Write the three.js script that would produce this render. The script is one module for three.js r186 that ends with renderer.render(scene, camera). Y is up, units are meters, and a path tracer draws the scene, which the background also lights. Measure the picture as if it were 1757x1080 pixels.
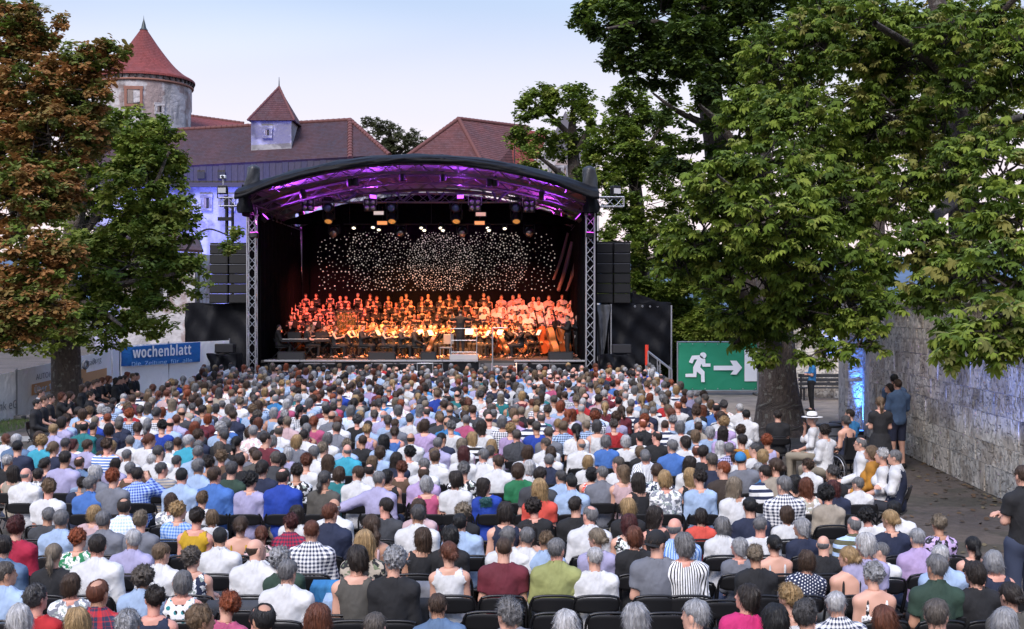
import * as THREE from 'three';
import { mergeGeometries, toCreasedNormals } from 'three/addons/utils/BufferGeometryUtils.js';
import { RoundedBoxGeometry } from 'three/addons/geometries/RoundedBoxGeometry.js';
import { FontLoader } from 'three/addons/loaders/FontLoader.js';
import { TextGeometry } from 'three/addons/geometries/TextGeometry.js';

// ---------------------------------------------------------------- camera, sky, sun, exposure
const F = 2000, CX = 878.5, HY = 530, CAMY = 3.35;        // focal length in the photo's pixels, its centre column, its horizon row, eye height
const scene = new THREE.Scene();
const camera = new THREE.PerspectiveCamera(2 * Math.atan(540 / F) * 180 / Math.PI, 1757 / 1080, 0.3, 3000);
camera.position.set(0, CAMY, 0);
camera.rotation.x = -Math.atan(10 / F);
const renderer = new THREE.WebGLRenderer({ antialias: true });
renderer.setSize(1024, 629);
renderer.toneMapping = THREE.LinearToneMapping;
renderer.toneMappingExposure = 1.72;
renderer.shadowMap.enabled = true;
const SUN = new THREE.Vector3(-.30, .85, .42).normalize();                        // the light falls from high up, a little from behind the camera
{
  const W = 1024, H = 512, data = new Float32Array(W * H * 4);
  const stops = [[-90, .08, .075, .07], [-4, .13, .12, .12], [-0.5, .46, .40, .44], [1.5, .70, .57, .58], [6, .63, .55, .60], [10, .52, .52, .61], [16, .30, .40, .56], [35, .27, .39, .68], [90, .29, .43, .86]];
  for (let j = 0; j < H; j++) for (let i = 0; i < W; i++) {
    const el = ((j + .5) / H - .5) * 180, az = ((i + .5) / W - .5) * Math.PI * 2, o = (j * W + i) * 4;
    let k = 0; while (k < stops.length - 2 && el > stops[k + 1][0]) k++;
    const a = stops[k], b = stops[k + 1]; let t = Math.min(1, Math.max(0, (el - a[0]) / (b[0] - a[0]))); t = t * t * (3 - 2 * t) * .5 + t * .5;
    const d = new THREE.Vector3(Math.cos(az) * Math.cos(el * Math.PI / 180), Math.sin(el * Math.PI / 180), Math.sin(az) * Math.cos(el * Math.PI / 180));
    const g = Math.pow(Math.max(0, d.x * SUN.x + d.y * SUN.y + d.z * SUN.z), 3) * (el > -1 ? 1 : 0);
    const wisp = el > 2 && el < 40 ? Math.max(0, Math.sin(az * 9 + Math.sin(el * .8) * 1.3) * Math.sin(el * .55 + az * 3)) * .035 : 0;
    data[o] = a[1] + (b[1] - a[1]) * t + g * .10 + wisp; data[o + 1] = a[2] + (b[2] - a[2]) * t + g * .10 + wisp; data[o + 2] = a[3] + (b[3] - a[3]) * t + g * .10 + wisp * .8; data[o + 3] = 1;
  }
  const sky = new THREE.DataTexture(data, W, H, THREE.RGBAFormat, THREE.FloatType);
  sky.mapping = THREE.EquirectangularReflectionMapping; sky.magFilter = THREE.LinearFilter; sky.needsUpdate = true;
  scene.background = sky; scene.environment = sky;
}
const sun = new THREE.DirectionalLight(new THREE.Color(1, .92, .86), 2.5);
sun.position.copy(SUN).multiplyScalar(120); sun.target.position.set(0, 0, -40);
sun.castShadow = true; sun.shadow.radius = 60; sun.shadow.mapSize.set(4096, 4096);
Object.assign(sun.shadow.camera, { left: -70, right: 70, top: 60, bottom: -60, near: 1, far: 400 });
scene.add(sun, sun.target);

// ---------------------------------------------------------------- helpers
const V = (x, y, z) => new THREE.Vector3(x, y, z);
const P = (px, py, D) => V((px - CX) / F * D, CAMY - (py - HY) / F * D, -D);      // a point seen at a photo pixel, D metres away
const hOf = (py, D) => CAMY - (py - HY) / F * D, xOf = (px, D) => (px - CX) / F * D;
let seed = 7;
const rnd = () => { seed = (seed + 0x6D2B79F5) | 0; let t = Math.imul(seed ^ seed >>> 15, 1 | seed); t = t + Math.imul(t ^ t >>> 7, 61 | t) ^ t; return ((t ^ t >>> 14) >>> 0) / 4294967296; };
const rr = (a, b) => a + (b - a) * rnd(), pick = (a) => a[Math.floor(rnd() * a.length)];
const lerp = (a, b, t) => a + (b - a) * t, clamp = (x, a, b) => Math.min(b, Math.max(a, x)), smooth = (a, b, x) => { const t = clamp((x - a) / (b - a), 0, 1); return t * t * (3 - 2 * t); };
const hash = (x, y, z) => { let h = Math.imul(x, 374761393) ^ Math.imul(y, 668265263) ^ Math.imul(z, 2147483647 - 61); h = Math.imul(h ^ h >>> 13, 1274126177); return ((h ^ h >>> 16) >>> 0) / 4294967296; };
function vnoise(x, y, z) {
  const xi = Math.floor(x), yi = Math.floor(y), zi = Math.floor(z); let u = x - xi, v = y - yi, w = z - zi; u = u * u * (3 - 2 * u); v = v * v * (3 - 2 * v); w = w * w * (3 - 2 * w);
  const c = (i, j, k) => hash(xi + i, yi + j, zi + k);
  return lerp(lerp(lerp(c(0, 0, 0), c(1, 0, 0), u), lerp(c(0, 1, 0), c(1, 1, 0), u), v), lerp(lerp(c(0, 0, 1), c(1, 0, 1), u), lerp(c(0, 1, 1), c(1, 1, 1), u), v), w) * 2 - 1;
}
const fbm = (x, y, z, n = 4) => { let s = 0, a = .5; for (let i = 0; i < n; i++) { s += a * vnoise(x, y, z); x = x * 2.03 + 7.1; y = y * 2.03 + 3.7; z = z * 2.03 + 1.9; a *= .5; } return s; };
// a tiling noise for textures: u, v in 0..1, f whole cells across
const tnoise = (u, v, f, s = 0) => { const x = u * f, y = v * f, xi = Math.floor(x), yi = Math.floor(y); let a = x - xi, b = y - yi; a = a * a * (3 - 2 * a); b = b * b * (3 - 2 * b); const c = (i, j) => hash(((xi + i) % f + f) % f, ((yi + j) % f + f) % f, 17 + s); return lerp(lerp(c(0, 0), c(1, 0), a), lerp(c(0, 1), c(1, 1), a), b); };
const tfbm = (u, v, f, n = 4, s = 0) => { let r = 0, a = .5, t = 0; for (let i = 0; i < n; i++) { r += a * tnoise(u, v, f, s + i); t += a; a *= .55; f *= 2; } return r / t; };
const toS = (c) => c <= .0031308 ? c * 12.92 : 1.055 * Math.pow(c, 1 / 2.4) - .055;
function tex(w, h, fn, srgb = true, repeat) {                                   // fn(u, v) -> linear r, g, b or one grey value
  const d = new Uint8Array(w * h * 4);
  for (let j = 0; j < h; j++) for (let i = 0; i < w; i++) { const c = fn((i + .5) / w, (j + .5) / h), o = (j * w + i) * 4, a = typeof c === 'number' ? [c, c, c] : c; for (let k = 0; k < 3; k++) d[o + k] = clamp(Math.round((srgb ? toS(clamp(a[k], 0, 1)) : a[k]) * 255), 0, 255); d[o + 3] = 255; }
  const t = new THREE.DataTexture(d, w, h); t.wrapS = t.wrapT = THREE.RepeatWrapping; t.magFilter = THREE.LinearFilter; t.minFilter = THREE.LinearMipmapLinearFilter; t.generateMipmaps = true;
  if (srgb) t.colorSpace = THREE.SRGBColorSpace; if (repeat) t.repeat.set(...repeat); t.needsUpdate = true; return t;
}
const C = (r, g, b) => new THREE.Color().setRGB(r, g, b);
function M(c, rough = .8, o = {}) { const m = new (o.physical ? THREE.MeshPhysicalMaterial : THREE.MeshStandardMaterial)({ color: Array.isArray(c) ? C(...c) : c, roughness: rough }); delete o.physical; Object.assign(m, o); return m; }
// names: a repeat takes a three-digit number
const used = new Map();
const numbered = (n) => { const k = used.get(n) ?? 0; used.set(n, k + 1); return k ? n + '_' + String(k).padStart(3, '0') : n; };
const shade = (m) => { m.castShadow = m.receiveShadow = true; return m; };
function tag(o, label, category, group, kind) { Object.assign(o.userData, label && { label }, category && { category }, group && { group }, kind && { kind }); return o; }
function thing(name, label, category, pos = [0, 0, 0], turn = 0, group) { const g = new THREE.Group(); g.name = numbered(name); g.position.set(...(pos.isVector3 ? pos.toArray() : pos)); g.rotation.y = turn; tag(g, label, category, group); scene.add(g); return g; }
function part(name, geo, mat, parent) { const m = shade(new THREE.Mesh(Array.isArray(geo) ? (geo.length === 1 ? geo[0] : merge(geo)) : geo, mat)); m.name = parent === scene ? numbered(name) : name; parent.add(m); return m; }
function struct(name, geo, mat, label) { const m = part(name, geo, mat, scene); tag(m, label, undefined, undefined, 'structure'); return m; }
function merge(list) {
  list = list.map((g) => { g = g.index ? g.toNonIndexed() : g; for (const k of Object.keys(g.attributes)) if (!['position', 'normal', 'uv'].includes(k)) g.deleteAttribute(k); if (!g.attributes.normal) g.computeVertexNormals(); if (!g.attributes.uv) g.setAttribute('uv', new THREE.BufferAttribute(new Float32Array(g.attributes.position.count * 2), 2)); return g; });
  return mergeGeometries(list);
}
const box = (w, h, d, x = 0, y = 0, z = 0) => new THREE.BoxGeometry(w, h, d).translate(x, y, z);
const rbox = (w, h, d, r = .02, x = 0, y = 0, z = 0) => new RoundedBoxGeometry(w, h, d, 2, Math.min(r, w / 2.01, h / 2.01, d / 2.01)).translate(x, y, z);
const UPV = V(0, 1, 0);
function rod(a, b, r, r2 = r, seg = 6) { const d = b.clone().sub(a), g = new THREE.CylinderGeometry(r2, r, d.length(), seg, 1); g.applyQuaternion(new THREE.Quaternion().setFromUnitVectors(UPV, d.clone().normalize())); return g.translate((a.x + b.x) / 2, (a.y + b.y) / 2, (a.z + b.z) / 2); }
const tube = (pts, r, seg = 24, rad = 6, closed = false) => new THREE.TubeGeometry(new THREE.CatmullRomCurve3(pts, closed, 'centripetal'), seg, r, rad, closed);
function boxUV(g, s = 1) {                                                          // uv in metres from the dominant axis of each face
  g = g.index ? g.toNonIndexed() : g; const p = g.attributes.position, n = g.attributes.normal, uv = new Float32Array(p.count * 2);
  for (let i = 0; i < p.count; i++) { const ax = Math.abs(n.getX(i)), ay = Math.abs(n.getY(i)), az = Math.abs(n.getZ(i)), x = p.getX(i), y = p.getY(i), z = p.getZ(i); const [u, v] = ay > ax && ay > az ? [x, z] : ax > az ? [z, y] : [x, y]; uv[i * 2] = u * s; uv[i * 2 + 1] = v * s; }
  g.setAttribute('uv', new THREE.BufferAttribute(uv, 2)); return g;
}
function soup(tris, uvs) { const g = new THREE.BufferGeometry(); g.setAttribute('position', new THREE.BufferAttribute(new Float32Array(tris.flat()), 3)); g.setAttribute('uv', new THREE.BufferAttribute(new Float32Array(uvs ? uvs.flat() : tris.length * 2), 2)); g.computeVertexNormals(); return g; }
// a sheet of n x m points, fn(u, v) -> Vector3; t > 0 gives it a thickness along its normal
function sheet(n, m, fn, uvs = [1, 1], t = 0) {
  const pos = [], uv = [], idx = [];
  for (let j = 0; j <= m; j++) for (let i = 0; i <= n; i++) { const p = fn(i / n, j / m); pos.push(p.x, p.y, p.z); uv.push(i / n * uvs[0], j / m * uvs[1]); }
  for (let j = 0; j < m; j++) for (let i = 0; i < n; i++) { const a = j * (n + 1) + i, b = a + 1, c = a + n + 1, d = c + 1; idx.push(a, b, d, a, d, c); }
  const g = new THREE.BufferGeometry(); g.setAttribute('position', new THREE.Float32BufferAttribute(pos, 3)); g.setAttribute('uv', new THREE.Float32BufferAttribute(uv, 2)); g.setIndex(idx); g.computeVertexNormals();
  if (t) {
    const k = pos.length / 3, N = g.attributes.normal; for (let i = 0; i < k; i++) { pos.push(pos[i * 3] - N.getX(i) * t, pos[i * 3 + 1] - N.getY(i) * t, pos[i * 3 + 2] - N.getZ(i) * t); uv.push(uv[i * 2], uv[i * 2 + 1]); }
    const L = idx.length; for (let i = 0; i < L; i += 3) idx.push(idx[i] + k, idx[i + 2] + k, idx[i + 1] + k);
    const edge = []; for (let i = 0; i < n; i++) edge.push([i, i + 1], [m * (n + 1) + i + 1, m * (n + 1) + i]); for (let j = 0; j < m; j++) edge.push([(j + 1) * (n + 1), j * (n + 1)], [j * (n + 1) + n, (j + 1) * (n + 1) + n]);
    for (const [a, b] of edge) idx.push(a, a + k, b, b, a + k, b + k);
    const h = new THREE.BufferGeometry(); h.setAttribute('position', new THREE.Float32BufferAttribute(pos, 3)); h.setAttribute('uv', new THREE.Float32BufferAttribute(uv, 2)); h.setIndex(idx); h.computeVertexNormals(); return h;
  }
  return g;
}
// box truss between two points: four chords and zigzag braces
function trussGeo(a, b, w = .29, step = .42, r = .024, sides = 4) {
  const d = b.clone().sub(a), L = d.length(), q = new THREE.Quaternion().setFromUnitVectors(UPV, d.clone().normalize()), out = [], h = w / 2, cs = [[-h, -h], [h, -h], [h, h], [-h, h]], n = Math.max(1, Math.round(L / step)), s = L / n;
  for (const [x, z] of cs) out.push(rod(V(x, 0, z), V(x, L, z), r, r, 6));
  for (let k = 0; k < n; k++) for (let e = 0; e < sides; e++) { const p = cs[e], o = cs[(e + 1) % 4], f = k % 2; out.push(rod(V(...(f ? [o[0], k * s, o[1]] : [p[0], k * s, p[1]])), V(...(f ? [p[0], (k + 1) * s, p[1]] : [o[0], (k + 1) * s, o[1]])), r * .55, r * .55, 4)); }
  for (const y of [0, L]) for (let e = 0; e < 4; e++) out.push(rod(V(cs[e][0], y, cs[e][1]), V(cs[(e + 1) % 4][0], y, cs[(e + 1) % 4][1]), r * .7, r * .7, 4));
  const g = merge(out); g.applyQuaternion(q); return g.translate(a.x, a.y, a.z);
}
// limb of a tree: a tapered, knobbly tube along points [x, y, z, r]
function limbGeo(pts, seg = 20, rad = 9, knob = .12) {
  const c = new THREE.CatmullRomCurve3(pts.map((p) => V(p[0], p[1], p[2])), false, 'centripetal'), rs = pts.map((p) => p[3]), fr = c.computeFrenetFrames(seg), pos = [], uv = [], idx = []; let len = 0, last = null;
  for (let i = 0; i <= seg; i++) {
    const t = i / seg, p = c.getPoint(t), k = t * (rs.length - 1), k0 = Math.min(rs.length - 2, Math.floor(k)), r = lerp(rs[k0], rs[k0 + 1], k - k0); if (last) len += p.distanceTo(last); last = p;
    for (let j = 0; j <= rad; j++) { const a = (j % rad) / rad * Math.PI * 2, nx = Math.cos(a), ny = Math.sin(a), R = r * (1 + knob * vnoise(nx * 1.6 + 9, ny * 1.6, len * 1.3) + knob * .5 * Math.sin(a * 3 + len * .7)); const q = p.clone().addScaledVector(fr.normals[i], nx * R).addScaledVector(fr.binormals[i], ny * R); pos.push(q.x, q.y, q.z); uv.push(j / rad * Math.max(.3, Math.round(r * 6)), len); }
  }
  for (let i = 0; i < seg; i++) for (let j = 0; j < rad; j++) { const a = i * (rad + 1) + j, b = a + 1, e = a + rad + 1, f = e + 1; idx.push(a, b, f, a, f, e); }
  const g = new THREE.BufferGeometry(); g.setAttribute('position', new THREE.Float32BufferAttribute(pos, 3)); g.setAttribute('uv', new THREE.Float32BufferAttribute(uv, 2)); g.setIndex(idx); g.computeVertexNormals(); return g;
}
const font = { bold: await new FontLoader().loadAsync('fonts/droid/droid_sans_bold.typeface.json'), regular: await new FontLoader().loadAsync('fonts/droid/droid_sans_regular.typeface.json') };
function words(s, size, f = 'bold', depth = .004) { const g = new TextGeometry(s, { font: font[f], size, depth, curveSegments: 3 }); g.computeBoundingBox(); const b = g.boundingBox; return g.translate(-(b.min.x + b.max.x) / 2, -(b.min.y + b.max.y) / 2, 0); }

// shared textures
const T = {};
T.cloth = tex(256, 256, (u, v) => { const w = .5 + .25 * Math.sin(u * 402) * Math.sin(v * 402); return .35 + .3 * tfbm(u, v, 5, 4) + .25 * w; }, false);
T.folds = tex(512, 512, (u, v) => { const a = tfbm(u, v, 4, 3, 3), b = tfbm(u + a * .12, v * 1.0, 9, 3, 9); return .5 * a + .5 * Math.pow(b, 1.3); }, false);
T.grain = tex(512, 512, (u, v) => .72 + .5 * (tfbm(u, v, 8, 6, 5) - .5), true);
T.rough = tex(512, 512, (u, v) => tfbm(u, v, 12, 6, 21), false);
// ---------------------------------------------------------------- the ground
{
  const gt = tex(1024, 1024, (u, v) => { const a = tfbm(u, v, 6, 5, 1), b = tfbm(u, v, 90, 3, 2), c = smooth(.52, .66, tfbm(u, v, 10, 4, 8)); const k = .55 + .5 * a + .5 * (b - .5); return [lerp(.115, .075, c) * k, lerp(.093, .066, c) * k, lerp(.08, .052, c) * k]; });
  const gb = tex(512, 512, (u, v) => .5 * tfbm(u, v, 60, 4, 4) + .5 * tfbm(u, v, 8, 3, 6), false);
  gt.repeat.set(.11, .11); gb.repeat.set(.35, .35);
  const g = new THREE.PlaneGeometry(2600, 2600, 1, 1).rotateX(-Math.PI / 2); const p = g.attributes.position, uv = g.attributes.uv; for (let i = 0; i < p.count; i++) uv.setXY(i, p.getX(i), p.getZ(i));
  struct('ground', g, M([1, 1, 1], .95, { map: gt, bumpMap: gb, bumpScale: .03 }), 'bare brown trodden earth and gravel under the seating');
  // lighter sandy clearing between the tree and the banner
  const cl = (name, pts, y, mat, label) => { const s = new THREE.Shape(pts.map(([x, z]) => new THREE.Vector2(x, -z))); const q = new THREE.ShapeGeometry(s, 4).rotateX(-Math.PI / 2); const pp = q.attributes.position, u2 = q.attributes.uv; for (let i = 0; i < pp.count; i++) u2.setXY(i, pp.getX(i), pp.getZ(i)); q.translate(0, y, 0); return struct(name, q, mat, label); };
  const sand = tex(512, 512, (u, v) => { const k = .7 + .6 * (tfbm(u, v, 14, 6, 31) - .5); return [.33 * k, .27 * k, .215 * k]; }); sand.repeat.set(.2, .2);
  cl('sandy_path', [[4.6, -46.5], [7.2, -47.5], [12.5, -49], [14, -41], [10.5, -34.5], [8.2, -30.5], [6.6, -31.5], [5.6, -36]], .004, M([1, 1, 1], .95, { map: sand, bumpMap: gb, bumpScale: .02 }), 'sandy open ground between the chestnut trunk and the green banner');
  cl('lawn', [[-20, -24], [-12.1, -27.5], [-14.2, -32.6], [-16.0, -35.4], [-26, -37]], .004, M([.07, .10, .035], .95, { bumpMap: gb, bumpScale: .06, map: T.grain }), 'strip of green lawn beside the banner fence');
  const path = new THREE.Mesh(); void path;
  cl('footpath', [[-20, -27.6], [-12.0, -29.4], [-12.2, -30.6], [-20.4, -29.6]], .008, M([.42, .41, .39], .9, { map: T.grain, bumpMap: gb, bumpScale: .01 }), 'pale paved path along the lawn');
  // grass blades at the left edge, by the fence
  const blade = soup([[-.006, 0, 0], [.006, 0, 0], [0, .09, .02]]);
  const im = new THREE.InstancedMesh(blade, M([.08, .13, .035], .9, { side: THREE.DoubleSide }), 7000), m4 = new THREE.Matrix4(), q4 = new THREE.Quaternion();
  for (let i = 0; i < 7000; i++) { const t = rnd(), s = rnd(), x = lerp(-19, -13.6, t), z = lerp(-34.6, -31.2, s) - (x + 13.6) * -.25; q4.setFromAxisAngle(UPV, rnd() * 7); m4.compose(V(x, .004, z), q4, V(1, rr(.5, 1.3), 1)); im.setMatrixAt(i, m4); }
  im.name = 'grass'; tag(im, 'short green grass at the foot of the banner fence', 'grass', undefined, 'stuff'); scene.add(im);
  // fallen leaves under the chestnuts along the wall
  const lf = soup([[-.05, 0, 0], [.05, .01, 0], [0, .02, .11], [-.05, 0, 0], [0, .02, .11], [-.06, .015, .07], [.05, .01, 0], [.06, .02, .07], [0, .02, .11]]);
  const fl = new THREE.InstancedMesh(lf, M([1, 1, 1], .9, { side: THREE.DoubleSide }), 420);
  for (let i = 0; i < 420; i++) { const t = rnd(), z = lerp(-34, -14, t), x = lerp(9.9, 7.9, t) - Math.pow(rnd(), 3) * 2.2 - .1; q4.setFromEuler(new THREE.Euler(rr(-.3, .3), rnd() * 7, rr(-.3, .3))); m4.compose(V(x, .012, z), q4, V(1, 1, 1).multiplyScalar(rr(.35, .8))); fl.setMatrixAt(i, m4); fl.setColorAt(i, pick([C(.10, .06, .035), C(.13, .08, .04), C(.07, .05, .035), C(.12, .10, .06)])); }
  fl.name = 'fallen_leaves'; tag(fl, 'dry brown leaves scattered along the foot of the wall', 'leaves', undefined, 'stuff'); scene.add(fl);
  // far wooded hills seen through the leaves, distance haze painted into their blue
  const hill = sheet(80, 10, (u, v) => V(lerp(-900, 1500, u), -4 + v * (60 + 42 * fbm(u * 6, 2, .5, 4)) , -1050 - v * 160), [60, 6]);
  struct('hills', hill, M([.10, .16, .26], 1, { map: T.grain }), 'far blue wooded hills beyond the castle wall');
}

// ---------------------------------------------------------------- the castle
const render = (a, b, s) => tex(1024, 1024, (u, v) => { const n = tfbm(u, v, 5, 6, s), m = tfbm(u, v, 22, 5, s + 3), st = tfbm(u * 1, v * .25, 12, 4, s + 9), k = smooth(.50, .60, n * .75 + m * .25), dk = smooth(.55, .8, st); return [0, 1, 2].map((i) => lerp(a[i], b[i], k) * (1 - .42 * dk) * (.85 + .3 * m)); });
const plaster = render([.38, .37, .38], [.17, .16, .18], 3), plasterWarm = render([.46, .44, .46], [.30, .235, .23], 40);
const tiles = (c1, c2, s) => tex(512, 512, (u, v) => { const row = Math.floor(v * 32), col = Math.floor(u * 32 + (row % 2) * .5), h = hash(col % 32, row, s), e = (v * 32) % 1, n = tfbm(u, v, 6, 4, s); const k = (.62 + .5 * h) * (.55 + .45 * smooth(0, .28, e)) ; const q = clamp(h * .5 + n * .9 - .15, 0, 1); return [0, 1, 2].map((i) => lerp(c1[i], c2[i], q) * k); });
const tileBump = tex(512, 512, (u, v) => { const row = Math.floor(v * 32), e = (v * 32) % 1, f = (u * 32 + (row % 2) * .5) % 1; return (1 - e) * .7 + .3 * smooth(0, .1, f) * smooth(1, .9, f); }, false);
const tileRed = tiles([.27, .045, .036], [.14, .036, .036], 5), tileDark = tiles([.092, .032, .036], [.040, .027, .040], 9);
const roofM = (t, s = .16) => { const a = t.clone(), b = tileBump.clone(); a.repeat.set(s, s); b.repeat.set(s, s); return M([1, 1, 1], .85, { map: a, bumpMap: b, bumpScale: .05, side: THREE.DoubleSide }); };
const mat = {
  roofRed: roofM(tileRed), roofDark: roofM(tileDark), plaster: (() => { const t = plaster.clone(); t.repeat.set(.09, .09); const b = T.rough.clone(); b.repeat.set(.3, .3); return M([.95, .95, 1], .92, { map: t, bumpMap: b, bumpScale: .06 }); })(),
  plasterWarm: (() => { const t = plasterWarm.clone(); t.repeat.set(.11, .11); const b = T.rough.clone(); b.repeat.set(.3, .3); return M([1, 1, 1], .92, { map: t, bumpMap: b, bumpScale: .08 }); })(),
  timber: M([.06, .05, .055], .8, { map: T.grain }), dark: M([.012, .012, .014], .6), ridge: M([.17, .06, .055], .8, { map: T.grain }), brick: M([.34, .16, .12], .9, { map: T.grain }),
};
// a roof plane from corner points, with thickness and uv in metres (v runs up the slope)
function plane3(pts, thick = .14) {
  const o = pts[0], ux = pts[1].clone().sub(o).normalize(); let n = ux.clone().cross(pts[pts.length - 1].clone().sub(o)).normalize(); const vx = n.clone().cross(ux), tri = [], uv = [], f = (p) => { const d = p.clone().sub(o); return [d.dot(ux), d.dot(vx)]; };
  const low = pts.map((p) => p.clone().addScaledVector(n, -thick)), put = (...a) => a.forEach((p) => { tri.push(p.toArray()); uv.push(f(p)); });
  for (let i = 1; i < pts.length - 1; i++) { put(pts[0], pts[i], pts[i + 1]); put(low[0], low[i + 1], low[i]); }
  for (let i = 0; i < pts.length; i++) { const a = i, b = (i + 1) % pts.length; put(pts[a], low[a], pts[b]); put(pts[b], low[a], low[b]); }
  return soup(tri, uv);
}
const ridgeTiles = (a, b, r = .16) => { const n = Math.max(2, Math.round(a.distanceTo(b) / .38)), out = []; for (let i = 0; i < n; i++) out.push(rod(a.clone().lerp(b, i / n), a.clone().lerp(b, (i + 1.06) / n), r * .86, r * 1.08, 7)); return merge(out); };
function windowIn(parent, x, y, z, w, h, turn = 0, frameM = mat.brick) {
  const f = part('window', [box(w + .5, .26, .22, 0, h / 2 + .13, 0), box(w + .4, .2, .22, 0, -h / 2 - .1, 0), box(.2, h, .22, -w / 2 - .1, 0, 0), box(.2, h, .22, w / 2 + .1, 0, 0)], frameM, parent); f.position.set(x, y, z); f.rotation.y = turn;
  part('pane', box(w, h, .04, 0, 0, .0), mat.dark, f); part('shutter', box(w * .42, h * .94, .05, -w * .24, 0, .06), M([.30, .24, .22], .8, { map: T.grain }), f); return f;
}
{ // round keep
  const D = 92, s = F / D, r = 83 / s, cx = xOf(247, D + r), t = thing('round_tower', 'round castle tower with flaring red conical tile roof', 'tower', [cx, 0, -D - r]), yE = hOf(126, D);
  const prof = [[r * 1.0, 0], [r * .985, yE * .4], [r * .975, yE - 2.5], [r * 1.0, yE - 2.2], [r * 1.0, yE]].map(([a, b]) => new THREE.Vector2(a, b));
  const w = new THREE.LatheGeometry(prof, 64, 0, Math.PI * 2), uv = w.attributes.uv, pp = w.attributes.position; for (let i = 0; i < pp.count; i++) uv.setXY(i, uv.getX(i) * Math.PI * 2 * r, pp.getY(i));
  part('wall', w, mat.plasterWarm, t);
  const corb = box(.16, .26, .3, 0, yE - .12, r * 1.01); for (let k = 0; k < 44; k++) part('eave_bracket', corb, mat.timber, t).rotation.y = k / 44 * Math.PI * 2;
  part('cornice', new THREE.TorusGeometry(r * 1.02, .09, 6, 64).rotateX(Math.PI / 2).translate(0, yE - .42, 0), mat.brick, t);
  const yT = hOf(25, D), rp = [[r * 1.07, yE - .04], [r * 1.05, yE + .2], [r * .85, yE + (yT - yE) * .14], [r * .62, yE + (yT - yE) * .31], [r * .36, yE + (yT - yE) * .58], [r * .16, yE + (yT - yE) * .82], [.05, yT]].map(([a, b]) => new THREE.Vector2(a, b));
  const cone = new THREE.LatheGeometry(new THREE.SplineCurve(rp).getPoints(24), 64), cu = cone.attributes.uv, cp = cone.attributes.position; for (let i = 0; i < cp.count; i++) cu.setXY(i, cu.getX(i) * Math.PI * 2 * r * .7, cp.getY(i) * 1.25);
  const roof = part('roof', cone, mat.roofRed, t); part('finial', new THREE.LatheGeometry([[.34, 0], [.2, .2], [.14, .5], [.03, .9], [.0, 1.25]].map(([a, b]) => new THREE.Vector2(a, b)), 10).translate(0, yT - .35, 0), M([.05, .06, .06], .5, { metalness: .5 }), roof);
  const a = .10; windowIn(t, Math.sin(a) * r * .985, hOf(166, D), Math.cos(a) * r * .985, 1.0, 1.15, a);
  const a2 = .62; windowIn(t, Math.sin(a2) * r * .985, hOf(185, D), Math.cos(a2) * r * .985, .35, .5, a2, mat.plasterWarm);
}
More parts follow.
